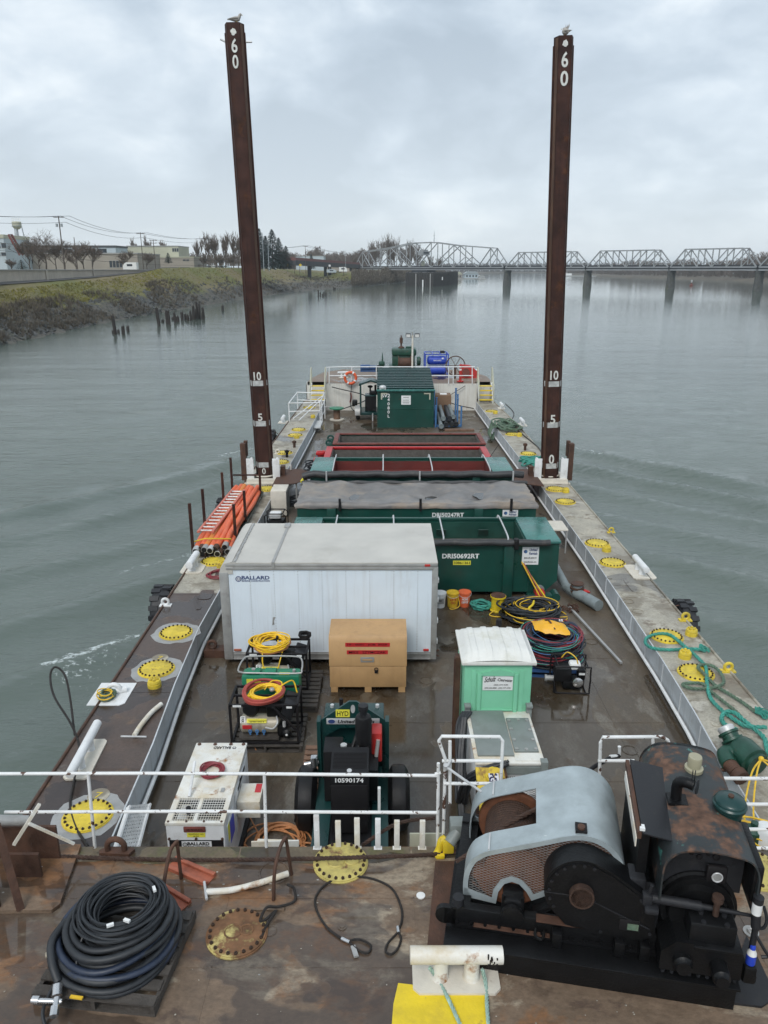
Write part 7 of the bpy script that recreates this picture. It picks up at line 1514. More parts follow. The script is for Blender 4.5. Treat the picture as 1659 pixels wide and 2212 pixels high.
cs_=thing('cable_spool','wooden cable spool with a green top left of the light trailer','spool',(-2.75,44.4,0));mb=MB();mb.disc((0,0,0),.42,.06,22);mb.build('flange','cream',cs_);mb=MB();mb.disc((0,0,.06),.2,.6,18);mb.build('drum','woodbrown',cs_);mb=MB();mb.disc((0,0,.66),.42,.06,22);mb.build('flange','tankgreen',cs_)
for px,py,lab,m_ in((1015,884,'small white step stool by the right coaming near the bow','whiteclean'),(713,893,'small bench step behind the cable spool','trim')):
 t_=thing('step_stool',lab,'stool',P(px,py,0));mb=MB();mb.b2((-.3,-.2,.4),(.3,.2,.44));mb.build('top',m_,t_)
 for xx in(-.26,.26):mb=MB();mb.b2((xx-.03,-.18,0),(xx+.03,.18,.4));mb.build('leg',m_,t_)
def brail(name,label,runs,posts,mat='whiteclean',r_=.03,loc=(0,47.5,ST)):return railing(name,label,runs,posts,mat,r_,'railings at the bow',loc)
yb_=47.48
def qb(px,y):return Q(px,y,yb_)
brail('railing','white railing across the front of the raised bow deck',[[qb(703,828),qb(706,793),qb(735,792),qb(1026,792)],[qb(710,811),qb(1022,811)]],[(qb(x_,792),qb(x_,829))for x_ in(711,760,813,969,979,1020)])
for sx,xs_,lab in((-1,(-4.45,-3.62),'left white and yellow stair up to the bow deck'),(1,(5.78,6.62),'right white and yellow stair up to the bow deck')):
 st=thing('bow_stairs',lab,'stairs',(xs_[0],46.6,SD),0,'stairs up to the bow deck');wd=xs_[1]-xs_[0]
 for i in range(4):mb=MB();mb.b2((0,.05+i*.22,.22+i*.25),(wd,.27+i*.22,.27+i*.25));mb.build('tread','yelpaint',st)
 for xx in(0,wd):mb=MB();mb.bar((xx,0,0),(xx,1.0,1.12),.04,.16);mb.build('stringer','whiteclean',st)
 for xx in(-.02,wd+.02):mb=MB();mb.path([(xx,-.1,.0),(xx,-.1,.95),(xx,.9,2.05),(xx,1.15,2.1),(xx,1.15,1.1)],.03,8);mb.path([(xx,-.1,.5),(xx,.9,1.6)],.025,7);mb.build('handrail','creamwall',st)
mb=MB();pf=[P(640,905,SD),P(697,918,.1),P(695,873,SD),P(648,868,SD)]
lp=P(640,905,SD);A_,B_,C_,D2=(-5.1,41.0),(-3.45,41.2),(-3.45,44.5),(-5.05,44.8)
railing('railing','white platform railing on the left side deck below the bow stair',[[(*A_,1.55),(*D2,1.55)],[(*A_,1.55),(*B_,1.55),(*C_,1.55),(*D2,1.55)],[(*A_,1.1),(*B_,1.1),(*C_,1.1),(*D2,1.1)]],[((*q,SD if q[0]<-4 else.05),(*q,1.55))for q in(A_,B_,C_,D2)]+[((-3.45,42.4,.05),(-3.45,42.4,1.55)),((-3.5,43.8,1.5),(-4.9,41.1,.7)),((-3.5,43.4,1.4),(-4.6,41.1,.6))],'whiteclean',.03,'railings at the bow',(*A_,SD))
mb=MB();mb.b2((-3.75,40.4,.3),(-3.4,42.4,.34));mb.b2((-3.75,40.45,0),(-3.7,40.5,.3));tag(mb.build('side_step','galvpale'),'grating step below the white platform railing','step')
bw=thing('bow_winch','dark green diesel winch with a rusty cable drum on the bow deck','winch',(.1,51.6,ST))
mb=MB();mb.b2((.25,0,.5),(2.0,1.6,.62));mb.b2((.45,.2,.62),(1.95,1.5,1.25),.05);mb.b2((.42,.1,1.25),(2.05,1.5,1.72),.12);mb.build('engine_housing','pgreen',bw)
mb=MB();mb.b2((.2,-.3,.0),(2.3,.2,.35));mb.b2((.1,-.35,.35),(2.2,-.25,.45));mb.build('base_frame','rust',bw)
mb=MB();mb.lathe([(.45,-.02),(.45,.03),(.33,.04),(.33,.78),(.45,.79),(.45,.84)],(.85,-.1,.85),X,28);mb.build('cable_drum','rust',bw)
for xx in(.78,1.72):mb=MB();mb.b2((xx,-.25,.3),(xx+.08,.2,1.3),.02);mb.build('side_frame','pgreen',bw)
mb=MB();mb.lathe([(0,0),(.3,0),(.3,.2),(.2,.25),(0,.25)],(2.1,.3,.9),X,22);mb.build('gypsy_head','pgreen',bw)
mb=MB();mb.tube((1.05,.8,1.7),(1.05,.8,2.05),.06);mb.tube((1.05,.8,2.05),(1.05,.8,2.4),.11);mb.tube((1.05,.8,2.4),(1.05,.8,2.55),.04);mb.ball((1.05,.6,1.75),.2,(1,1,.6));mb.build('exhaust_stack','rust',bw)
mb=MB();mb.box((1.6,.7,1.78),(.5,.4,.12),bev=.04);mb.box((-.25,.2,.75),(.4,.5,.35),bev=.08);mb.tube((-.2,.2,.9),(-.2,.2,1.45),.06,10,.02);mb.build('air_intake','pgreen',bw)
lpz=Q(891,795,50).z;lp_=thing('light_pole','rusty light pole with two floodlights on the bow deck','light pole',(1.82,50.0,ST));mb=MB();mb.tube((0,0,0),(0,0,2.75),.06,10);mb.build('pole','whiterust',lp_)
mb=MB();mb.bar((-.3,0,2.62),(.3,0,2.62),.05);mb.tube((0,0,2.75),(0,0,2.95),.04);mb.build('cross_arm','trim',lp_)
for s_ in(-1,1):mb=MB();mb.box((s_*.28,-.1,2.74),(.32,.12,.24),rx=-.3,bev=.02);f_=mb.build('floodlight','ink',lp_);mb=MB();mb.box((s_*.28,-.165,2.72),(.26,.01,.18),rx=-.3);mb.build('lens','lamp',f_)
bs=thing('blue_tank_skid','cobalt blue air tank skid with two cylinders on the bow deck','tank skid',(2.72,51.2,ST))
mb=MB()
for xx in(0,1.5):
 for yy in(0,1.6):mb.bar((xx,yy,0),(xx,yy,1.42),.07)
for zz_ in(.04,1.42):
 for a,b_ in(((0,0),(1.5,0)),((1.5,0),(1.5,1.6)),((1.5,1.6),(0,1.6)),((0,1.6),(0,0)),((.5,0),(.5,1.6)),((1.0,0),(1.0,1.6))):mb.bar((*a,zz_),(*b_,zz_),.06)
mb.build('frame','blue',bs)
for zz_ in(.36,1.0):mb=MB();mb.lathe([(0,0),(.2,.03),(.30,.12),(.30,1.18),(.2,1.27),(0,1.3)],(.12,.35,zz_),X,24);tk=mb.build('cylinder','blue',bs)
text('BALLARD',.08,(.8,.05,1.02),X,Z,'lettw',bs,wid=.5,bold=.02);mb=MB();mb.b2((1.08,.04,1.1),(1.2,.05,1.2));mb.build('sticker','lettw',bs,smooth=0);mb=MB();mb.box((1.15,.6,1.52),(.3,.3,.14),bev=.02);mb.build('pump_head','ink',bs)
rw=thing('hose_reel','tall rusty spoked hose reel wheel beside the blue tank skid','reel',(4.55,50.6,ST));mb=MB();mb.ring((.1,0,.75),.62,.035,Y,7,32)
for i in range(6):a=R(i*60);mb.tube((.1,0,.75),(.1+.62*math.cos(a),0,.75+.62*math.sin(a)),.02,6)
mb.build('spoked_wheel','rust',rw);mb=MB();mb.b2((.05,-.2,0),(.15,.3,.75));mb.build('stand','rust',rw)
rb=thing('red_winch','red hand winch on the bow deck right of the spoked reel','winch',(5.0,50.2,ST));mb=MB();mb.prism([(0,0),(1.2,0),(1.15,.35),(.6,.8),(.05,.85)],(0,0,0),X,Z,Y,.5);mb.build('side_frame','red',rb);mb=MB();mb.tube((.3,-.15,.4),(.3,.65,.4),.25,18);mb.build('drum','rustlip',rb)
ro=thing('red_post','slim red post with pale bands standing behind the bow railing','post',Q(994,824,48.2));mb=MB();mb.lathe([(.22,0),(.22,.06),(.08,.08),(.07,1.05),(0,1.1)],n=14);mb.build('post','red',ro);mb=MB();mb.lathe([(.075,.7),(.075,.8)],n=14);mb.lathe([(.075,.88),(.075,.96)],n=14);mb.build('reflective_band','lettw',ro)
pm=thing('deck_pump','dark blue pump with motor on the left of the bow deck','pump',Q(795,802,51));mb=MB();mb.lathe([(0,0),(.16,0),(.2,.05),(.2,.6),(.14,.65),(.14,1.0),(0,1.0)],(-.5,0,.25),X,18);mb.box((0,0,.05),(1.0,.4,.1));mb.build('motor','bluedk',pm);mb=MB();mb.ball((.7,0,.2),.22);mb.box((.7,0,.05),(.4,.4,.1));mb.build('volute','black',pm)
for q,m_,lab in(((847,803,50),'yelpaint','yellow bin behind the bow railing'),((858,812,49.2),'rustlip','brown crate behind the left part of the bow railing')):
 mb=MB();mb.b2((-.25,-.2,0),(.25,.2,.55),.03);a=Q(*q);a.z=ST;tag(mb.build('deck_bin',m_,loc=a),lab,'bin')
for px,py,yy,lab in((742,806,50.5,'white bitt on the left of the bow deck'),(1020,806,51.5,'white bitt on the right of the bow deck')):a=Q(px,py,yy);a.z=ST;bitt(a,R(20),lab,.8,.3,.07,(.6,.4))
mb=MB();mb.path([(-3.2,47.3,1.5),(-1.0,46.9,.9),(-2.9,46.7,.1)],.03,7,k=8);mb.path([(-.55-1.4,47.4,1.9),(-2.05,47.3,1.0),(-2.05,47.2,.3),(-1.7,46.8,.05),(-1.2,46.6,.03)],.025,7,k=5);tag(mb.build('mooring_hose','hose'),'black hoses hanging down the left half of the white bow bulkhead','hose')
mb=MB();mb.path([(2.9,47.4,1.2),(4.2,47.2,.5),(5.5,46.8,.25)],.03,6,k=5);mb.path([(5.0,47.45,1.55),(3.6,47.3,.7)],.02,6,k=3);tag(mb.build('mooring_wire','sling'),'dark wires slung across the right half of the white bow bulkhead','wire')
gr=MB();g=random.Random(17);o=P(1092,925,SD)
for k in range(16):
 ph=g.uniform(0,6.28);R_=g.uniform(.4,.85);ox,oy=g.uniform(-.25,.25),g.uniform(-.5,.5)
 gr.path([(ox+R_*.8*math.cos(a+ph),oy+R_*1.4*math.sin(a+ph),.06+.35*g.random()*(1-R_*.5))for a in[i*1.05 for i in range(6)]],.035,6,k=5)
for k in range(5):gr.path([(-.3-.1*k,-.4+.2*k,.2),(-.75,-.5+.2*k,.1),(-.85,-.7+.25*k,-.3),(-.7,-.6+.2*k,-.45),(-.6,-.1,-.2)],.035,6,k=5)
tag(gr.build('rope_pile','tealdirty',loc=o),'big pile of dull green rope spilling over the right coaming near the bow','rope')
gr=MB();o=P(1150,1000,SD)
for k in range(7):gr.path([(g.uniform(-.6,.7),g.uniform(-1.0,1.0),.05+.1*g.random())for _ in range(6)],.035,6,k=5)
tag(gr.build('rope_coil','teal',loc=o),'loose teal rope just beyond the right spud','rope')
mb=MB();mb.path([P(*q,SD)+Z*.03 for q in((1092,873),(1110,893),(1105,915),(1130,940),(1160,965),(1172,985),(1160,990))],.03,6,k=5);tag(mb.build('deck_hose','sling'),'dark hose snaking along the right side deck towards the spud','hose')
for px,py,lab,m_ in((1134,972,'small dark vent on the right side deck past the spud','rust'),(636,966,'small dark vent on the left side deck past the spud','rust'),(620,987,'black mushroom vent right beyond the left spud','ink')):
 mb=MB();mb.lathe([(.06,0),(.06,.2),(.1,.22),(.1,.3),(0,.34)],n=12);tag(mb.build('deck_vent',m_,loc=P(px,py,SD)),lab,'vent')
 # === left bank
cols=[(-700,960,700,655,14),(-350,850,660,640,14),(-120,782,640,618,14),(0,746,628,606,15),(100,724,617,602,15),(200,702,606,596,16),(300,683,592,588,16),(350,674,580,578,16),(420,663,578.5,577,16),(500,650,580,578,16),(560,640,582,579,16),(620,632,584,581,16),(690,625,588,584,15),(760,619,592,586,14),(800,616,598,588,12),(840,613,590,582,22),(870,610,585,581,30),(910,606,584,580,40),(960,601,586,581,60)]
rows=[]
for px,yw,yc,yp,off in cols:
 W0=P(px,yw,WZ)
 dx=(px-829.5)/1661
 k=1+off/max(18.0,abs(W0.x))if px<700 else 1+off*1.6/W0.y
 C_=Q(px,yc,W0.y*k);C2=Q(px,yp,C_.y*1.10);C3=Q(px,yp-.5,C_.y*1.5);C4=Vector((C3.x*4.0,C3.y*4.0,max(3.0,C3.z)))
 U=Vector((W0.x*.90+2,W0.y*.985,-3.2))
 rows.append([U,W0,W0.lerp(C_,.33)+Z*.25,W0.lerp(C_,.66)+Z*.3,C_,C2,C3,C4])
SUB,RS=9,(2,5,5,5,3,3,2)
def bank_pt(i,f,r,e):
 def row(ri):return rows[i][ri].lerp(rows[min(i+1,len(rows)-1)][ri],f)
 return row(r).lerp(row(min(r+1,7)),e)
grid=[]
for i in range(len(rows)-1):
 for s_ in range(SUB):
  line=[]
  for r in range(7):
   for e in range(RS[r]):
    p=bank_pt(i,s_/SUB,r,e/RS[r])
    am=(.1,.45,.55,.35,.08,.04,0)[r]
    p=p+Z*am*(noise.noise(p*.35)+.6*noise.noise(p*1.1));line.append(p)
  line.append(bank_pt(i,s_/SUB,6,1));grid.append(line)
mb=MB();n_=len(grid[0]);mb.v=[tuple(p)for l in grid for p in l];mb.f=[(a*n_+b_,(a+1)*n_+b_,(a+1)*n_+b_+1,a*n_+b_+1)for a in range(len(grid)-1)for b_ in range(n_-1)]
m=bpy.data.materials.new('riverbank_soil');m.use_nodes=True;t=m.node_tree;L=t.links.new;b=t.nodes['Principled BSDF'];b.inputs['Roughness'].default_value=.95
tc=N(t,'ShaderNodeTexCoord');sp_=N(t,'ShaderNodeSeparateXYZ');L(tc.outputs['Object'],sp_.inputs[0])
na=N(t,'ShaderNodeTexNoise',i_Scale=.12,i_Detail=8.0,i_Roughness=.65);L(tc.outputs['Object'],na.inputs['Vector'])
nb=N(t,'ShaderNodeTexNoise',i_Scale=.9,i_Detail=8.0,i_Roughness=.7);L(tc.outputs['Object'],nb.inputs['Vector'])
gz=ramp(t,nb.outputs[0],[(.3,(.035,.034,.03)),(.5,(.075,.07,.058)),(.7,(.13,.125,.105))]).outputs[0]
ny=N(t,'ShaderNodeTexNoise',i_Scale=.03,i_Detail=3.0);L(tc.outputs['Object'],ny.inputs['Vector'])
gg=mixc(t,ramp(t,ny.outputs[0],[(.40,0),(.58,1)]).outputs[0],(.125,.135,.028),(.19,.15,.075))
gg=mixc(t,ramp(t,nb.outputs[0],[(.35,.55),(.6,0)]).outputs[0],gg,(.05,.055,.02))
h=math_n(t,'ADD',sp_.outputs[2],math_n(t,'MULTIPLY',math_n(t,'SUBTRACT',na.outputs[0],.5),7.5))
c=mixc(t,ramp(t,math_n(t,'MULTIPLY',h,.125),[(.17,0),(.32,1)]).outputs[0],gz,gg);L(c,b.inputs['Base Color'])
tag(mb.build('riverbank',m,smooth=180),kind='structure')
mb=MB()
for i in range(0,8):
 for k in range(6):
  for e in(.50,.95):mb.v.append(tuple(bank_pt(i,k/6,4,e)+Z*.18))
n_=len(mb.v)//2;mb.f=[(2*i,2*i+2,2*i+3,2*i+1)for i in range(n_-1)]
tag(mb.build('river_path',pmat('path_asphalt',(.11,.108,.105),.9,0,.15,.5,bump=0),smooth=180),kind='structure')
g=random.Random(99);rk,br,gs_=MB(),MB(),MB()
def slope_pt(lo,hi,wt=None):
 i=g.choices(range(2,len(rows)-1),weights=[6 if c_[0]<350 else 3 for c_ in cols[2:-1]])[0];f=g.random();u=g.uniform(lo,hi)*3
 r=int(u);p=bank_pt(i,f,1+r,u-r);return p,i
for k in range(3600):
 p,i=slope_pt(-.0,.50);s_=g.uniform(.18,.55)*(1+.5*(p.y>180))
 if noise.noise(p*.10)<-.35:continue
 vs=[];m_=Matrix.Rotation(g.uniform(0,6),3,'Z')@Matrix.Rotation(g.uniform(0,6),3,'X')
 for q in((1,0,0),(-1,0,0),(0,1,0),(0,-1,0),(0,0,1),(0,0,-1)):vs.append(p+m_@Vector([c_*s_*g.uniform(.5,1.1)for c_ in q]))
 rk.add(vs,[(0,2,4),(2,1,4),(1,3,4),(3,0,4),(2,0,5),(1,2,5),(3,1,5),(0,3,5)])
tag(rk.build('riprap_rocks','rock',smooth=0),'dark riprap rocks covering the river bank','rocks',kind='stuff')
def blades(mb_,p,n,h,sp,wd,g_=g):
 for _ in range(n):
  a=g_.uniform(0,6.283);l=g_.uniform(.4,1.0)*h;d=Vector((math.cos(a)*sp*g_.random(),math.sin(a)*sp*g_.random(),1)).normalized()*l
  s_=Vector((math.cos(a+1.5),math.sin(a+1.5),0))*wd;q=p+Vector((math.cos(a),math.sin(a),0))*sp*.3*g_.random()
  mb_.add([q-s_,q+s_,q+d],[(0,1,2)])
for k in range(4600):
 p,i=slope_pt(.02,.66)
 if noise.noise(p*.07+Vector((9,2,1)))<-.12:continue
 blades(br,p,13,g.uniform(.5,1.7),1.0,.03+.00012*p.y)
tag(br.build('bare_brush','brush',smooth=0),'bare grey-brown brush growing along the bank','brush',kind='stuff')
for k in range(6500):
 p,i=slope_pt(.46,1.0);blades(gs_,p,6,g.uniform(.2,.5),.8,.05+.0002*p.y)
tag(gs_.build('bank_grass','drygrass',smooth=0),'yellow-green grass on top of the bank','grass',kind='stuff')
g=random.Random(31)
pl_=[(245,716,718),(251,681,722),(256,714,717),(267,704,722),(277,704,716)]+[(345,665,703),(352,691,694),(361,672,699),(367,672,702),(373,685,691),(379,675,698),(385,683,695),(394,674,692),(401,678,691),(407,680,693),(413,672,692),(417,661,690),(423,667,689),(428,652,688),(432,656,688),(437,672,690),(441,664,688)]+[(481,660,671),(688,626,638),(692,631,637),(697,634,637),(700,630,637),(704,633,637),(721,621,625),(724,621,625)]
lab0=['short stump piling, far left of the left group','tallest leaning piling in the left group','tiny stump piling between the left group','thick upright piling in the left group','leaning stump piling at the right of the left group']
for i,(px,y0,y1)in enumerate(pl_):
 a=P(px,y1 if y1>y0+3 else y1+2,WZ);h=max(.5,Q(px,y0,a.y).z-WZ);r_=(.16+.08*g.random())*(1+a.y/500);ln=Vector((g.uniform(-.1,.1),g.uniform(-.1,.1),0))
 mb=MB();mb.path([(0,0,-1.5),(ln.x*h*.5,ln.y*h,h*.5),(ln.x*h,ln.y*h,h)],r_,7,rads=[r_,r_,r_*.9,r_*.7]);mb.tube((ln.x*h+r_*.2,ln.y*h,h*.9),(ln.x*h+r_*.3,ln.y*h,h+r_*1.2),r_*.4,5,.02)
 o_=mb.build('wooden_piling','pilewood',loc=(a.x,a.y,WZ))
 lab,gp_=(lab0[i],None)if i<5 else('rotten piling in the long dark row by the bank','pilings in the long row by the bank')if i<22 else('lone piling left of the left spud',None)if i==22 else('piling in the far small cluster near the bridge','pilings in the far small clusters')
 tag(o_,lab,'piling',gp_)
def bare_tree(px,ybase,ytop,D,label,sd,spread=.5,group=None,mat='twig',dens=1.0,upright=.5):
 base=Q(px,ybase,D);h=Q(px,ytop,D).z-base.z;g_=random.Random(sd)
 t_=thing('bare_tree',label,'tree',base,0,group);tr,cr_=MB(),MB();tw=D/1661*.20
 def br_(p,d,L_,r_,lev):
  q=p+d*L_;mid=p+d*L_*.5+Vector((g_.uniform(-1,1),g_.uniform(-1,1),0))*L_*.06
  (tr if lev<2 else cr_).path([p,mid,q],r_,5 if lev<2 else 3,rads=[r_,r_*.85,r_*.65],caps=False)if lev<4 else cr_.add([p-X*r_*1.2,p+X*r_*1.2,q],[(0,1,2)])
  if lev>=5:return
  nb_=(5,4,4,3,3)[lev]
  for k in range(nb_):
   f=g_.uniform(.35,1.0);a=g_.uniform(0,6.283);up=upright+.25*g_.random()
   nd=(d*.7+Vector((math.cos(a)*spread,math.sin(a)*spread,up*.6))).normalized()
   br_(p.lerp(q,f),nd,L_*g_.uniform(.60,.92),max(tw,r_*.5),lev+1)
 br_(Vector((0,0,-.3)),Vector((0,0,1)),h*.30,max(.12,h*.015),0)
 top=max([v[2]for v in cr_.v]+[1.0]);k=h/top
 for q in(tr,cr_):q.v=[(v[0]*k,v[1]*k,v[2]*k)for v in q.v]
 tr.build('trunk','bark',t_);cr_.build('crown',mat,t_,smooth=0);return t_
for i,(px,yb2,yt,D,sp,lab)in enumerate(((66,583,516,236,.9,'bare tree nearest the water tower'),(122,583,512,242,.9,'bare tree between the two widest bare trees'),(182,583,517,244,.8,'leaning bare tree left of the slim one'),(100,583,490,235,1.15,'widest spreading bare tree in front of the warehouse, near the water tower'),(140,583,510,240,.95,'bare spreading tree behind the tall utility pole'),(165,583,520,238,.9,'bare tree just right of the tall utility pole'),(85,583,520,230,.8,'smaller bushy bare tree left of the spreading trees'),(201,583,522,250,.8,'slim bare tree at the middle of the warehouse'),(275,583,535,270,.9,'dark bare tree by the windows of the warehouse'),(318,582,540,290,.9,'dark bush-like tree right of the white camper'),(25,583,555,225,.9,'low bare shrub tree at the left edge by the wall'),(295,570,508,420,.3,'pale bare tree behind the flat roofs'),(322,570,502,430,.3,'tall pale bare tree above the flat roofs'),(355,570,513,440,.4,'round pale bare tree right of the flat roofs'))):
 bare_tree(px,yb2,yt,D,lab,100+i,sp,None,'twig',1.0,.45 if i<11 else.7)
for i,(px,yb2,yt,D)in enumerate(((432,578,509,410),(450,578,496,370),(468,578,500,372),(487,578,494,366),(505,578,493,375),(515,578,500,365),(440,578,545,350),(475,578,548,350),(500,578,546,350))):
 bare_tree(px,yb2,yt,D,'bare upright tree in the clump left of the left spud' if i<6 else 'low bare shrub in front of the upright tree clump',140+i,.32 if i<6 else.6,'bare upright trees left of the left spud' if i<6 else 'low bare shrubs under the upright trees','twig',1.0,.85 if i<6 else.4)
for i,(px,yb2,yt,D)in enumerate(((805,590,512,700),(822,590,502,720),(838,590,500,710),(852,592,499,730),(868,592,505,715),(885,594,512,700),(900,594,522,720),(812,590,530,690),(846,592,528,690),(880,594,536,690),(930,596,548,760),(950,596,550,780))):
 bare_tree(px,yb2,yt,D,'tall bare tree in the clump behind the swing span',170+i,.38,'bare trees behind the swing span','twig',1.0,.8)
def fir(px,yb2,yt,D,label,sd,wd):
 base=Q(px,yb2,D);h=Q(px,yt,D).z-base.z;g_=random.Random(sd);t_=thing('fir_tree',label,'tree',base);W_=wd*D/1661
 mb=MB();mb.tube((0,0,-.3),(0,0,h*.97),.35,7,.05);mb.build('trunk','bark',t_);mb=MB();n_=1500
 for k in range(n_):
  f=(k/n_)**.85;z=h*(.06+.93*f);rr=W_*(1-f)**.8*g_.uniform(.35,1.05)+.15;a=g_.uniform(0,6.283);s_=(.5+.9*(1-f))*h/18
  p=Vector((rr*math.cos(a),rr*math.sin(a),z-rr*.25));d=Vector((math.cos(a),math.sin(a),-.45+.3*g_.random()))*s_;w_=Vector((-math.sin(a),math.cos(a),g_.uniform(-.2,.2)))*s_*.4
  mb.add([p-d*.6-w_*.4,p+w_,p+d,p-w_],[(0,1,2,3)])
 mb.build('crown','fir',t_,smooth=0)
for a in((563,579,492,340,'fir tree nearest the left spud, half hidden by it',1,26),(590,579,494,335,'widest and tallest dark fir right of the left spud',2,30),(604,579,512,342,'fir tree tucked behind the tallest fir',3,22),(576,579,508,350,'fir tree between the two tall firs',6,20),(619,579,530,345,'shorter fir at the right of the fir group',4,17),(673,580,547,560,'small far fir beside the overpass',5,8),(48,583,560,225,'dark shrub behind the wall at the left edge',7,18),(442,562,548,420,'tiny fir above the flat roofs',8,5),(364,567,545,330,'dark conifer on the edge of the flat roofs',9,9)):fir(*a)
def crestD(px):
 i=max(j for j in range(len(cols))if cols[j][0]<=px);f=(px-cols[i][0])/(cols[i+1][0]-cols[i][0]);return rows[i][5].lerp(rows[i+1][5],f).y
def wall_run(name,label,pts,th,mat,cat,parts_=None):
 t_=thing(name,label,cat,(pts[0][0].x,pts[0][0].y,pts[0][1].z));o=t_.location.copy();mb=MB()
 for(a,b_),(c_,d_)in zip(pts,pts[1:]):
  bk=Vector((0,th,0));q=[a,c_,d_,b_];q=[Vector(x)-o for x in(Vector((a.x,a.y,a.z)),Vector((c_.x,c_.y,c_.z)),Vector((c_.x,c_.y,d_.z-1.5)),Vector((a.x,a.y,b_.z-1.5)))]
  mb.add(q+[x+bk for x in q],[(0,1,2,3),(7,6,5,4),(0,4,5,1),(1,5,6,2),(3,2,6,7),(0,3,7,4)])
 mb.build('wall',mat,t_);return t_,o
def pr_(px,yt,yb2,D):return(Q(px,yt,D),Q(px,yb2,D))
fw,o=wall_run('flood_wall','stained concrete flood wall along the path on the bank',[pr_(q_,t__,b__,crestD(q_)*.985)for q_,t__,b__ in((-350,575,650),(-120,581,625),(0,583,608),(98,583,603),(200,583,599),(270,583,594),(316,583,589))],.5,'concrete','wall')
mb=MB()
for px,yt in((-60,582),(40,582.5),(98,582.5),(118,582.5),(200,582.5)):q=Q(px,yt,crestD(px)*.985)-o;mb.b2((q.x-.35,q.y-.5,q.z-4),(q.x+.35,q.y+.3,q.z+.05))
mb.build('pilaster','concrete',fw)
mb=MB();a=[Q(px,yt,crestD(px)*.985)-o for px,yt in((-350,575),(-120,581),(0,583),(98,583),(200,583),(270,583),(316,583))]
for p,q in zip(a,a[1:]):mb.bar(p+Vector((0,.2,.05)),q+Vector((0,.2,.05)),.75,.18)
mb.build('coping','trim',fw)
def block(name,label,px0,px1,yt,yb2,D,depth,mat,roofm='dkroof',cat='building',wins=(),par=.4,extra=None):
 a,b_=Q(px0,yb2,D),Q(px1,yb2,D);zt_=Q(px0,yt,D).z;z0=min(a.z,b_.z)-4
 t_=thing(name,label,cat,(a.x,D,z0));W_=b_.x-a.x;H_=zt_-z0
 mb=MB();mb.b2((0,0,0),(W_,depth,H_));mb.build('walls',mat,t_);mb=MB();mb.b2((-.2,-.25,H_),(W_+.2,depth+.2,H_+par));mb.build('roof',roofm,t_)
 for(u0,u1,y0,y1,n)in wins:
  for i in range(n):
   f0=u0+(u1-u0)*i/n;f1=u0+(u1-u0)*(i+.8)/n;x0,x1=Q(f0,y0,D).x-a.x,Q(f1,y0,D).x-a.x;zz0,zz1=Q(f0,y1,D).z-z0,Q(f0,y0,D).z-z0
   mb=MB();mb.b2((x0,-.08,zz0),(x1,-.02,zz1));w_=mb.build('window','glassdk',t_);mb=MB();mb.b2((x0-.1,-.12,zz1),(x1+.1,0,zz1+.12));mb.b2((x0-.1,-.12,zz0-.12),(x1+.1,0,zz0));mb.build('frame','trim',w_)
 return t_,a,z0
block('warehouse','long beige warehouse behind the flood wall',-300,300,548,590,300,30,'beige','trim',wins=((236,272,563,577,5),(57,72,561,569,2)))
block('warehouse','dark flat roofed shed with a pale band above the beige warehouse',40,252,534,560,345,16,'paleb','dkroof',wins=((60,235,537,546,7),),par=.8)
block('building','pale yellow and grey flat roofed building right of the warehouse',278,388,532,575,370,20,'creamwall','trim',wins=((372,386,536,543,3),))
block('building','low beige block near the top of the path',338,420,556,580,352,18,'beige','creamwall',wins=((395,410,560,563,2),))
block('building','low pale shed with a parapet right of the path',415,436,571,579,360,10,'beige','trim')
b1,a1,z1=block('building','pale blue building with a cream roof slab at the left edge',-260,18,514,590,280,20,'paleb','creamwall',wins=((-60,15,525,535,6),(-60,15,545,552,6)),par=1.2)
cv=thing('conveyor','red-brown sloping conveyor leaning on the pale blue building','conveyor',Q(48,550,270));o=cv.location.copy()
for s_ in(0,1):mb=MB();mb.bar(Q(18+s_*7,506,270+s_*2)-o,Q(43+s_*7,551,270+s_*2)-o,.35,.6);mb.build('rail','rustred',cv)
mb=MB()
for i in range(12):f=i/12;mb.bar(Q(18,506,270).lerp(Q(43,551,270),f)-o,Q(25,506,272).lerp(Q(50,551,272),f)-o,.2)
mb.build('rungs','rustred',cv,smooth=0)
wt=thing('water_tower','pale water tower with antennas above the left trees','water tower',Q(45,560,420));o=wt.location.copy();c_=Q(36.5,488,420)-o;r_=9*420/1661
mb=MB();mb.lathe([(0,-r_*.75),(r_*.5,-r_*.62),(r_*.85,-r_*.3),(r_,0),(r_,r_*.85),(r_*.9,r_*.95),(0,r_*1.05)],c_,n=26);mb.build('tank','creamwall',wt);mb=MB();mb.ring(c_,r_*1.06,.15,n=6);mb.build('catwalk','polemet',wt)
for sx in(-1,0,1):mb=MB();mb.tube(c_+Vector((sx*r_*.8,(.6 if sx else-.6)*r_,-r_*.2)),Vector((c_.x+sx*r_*1.6,c_.y+(1 if sx else-1)*r_,-2)),.22,8);mb.build('leg','polemet',wt)
mb=MB();mb.tube(c_+Vector((0,0,-r_*.7)),Vector((c_.x,c_.y,-2)),.35,10);mb.build('riser','polemet',wt)
for i in range(5):mb=MB();mb.tube(c_+Vector((-r_*.8+i*r_*.4,0,r_)),c_+Vector((-r_*.8+i*r_*.4,0,r_*1.75)),.1,6);mb.b2(tuple(c_+Vector((-r_*.8+i*r_*.4-.15,-.1,r_*1.35))),tuple(c_+Vector((-r_*.8+i*r_*.4+.15,.1,r_*1.75))));mb.build('antenna','lettw',wt)
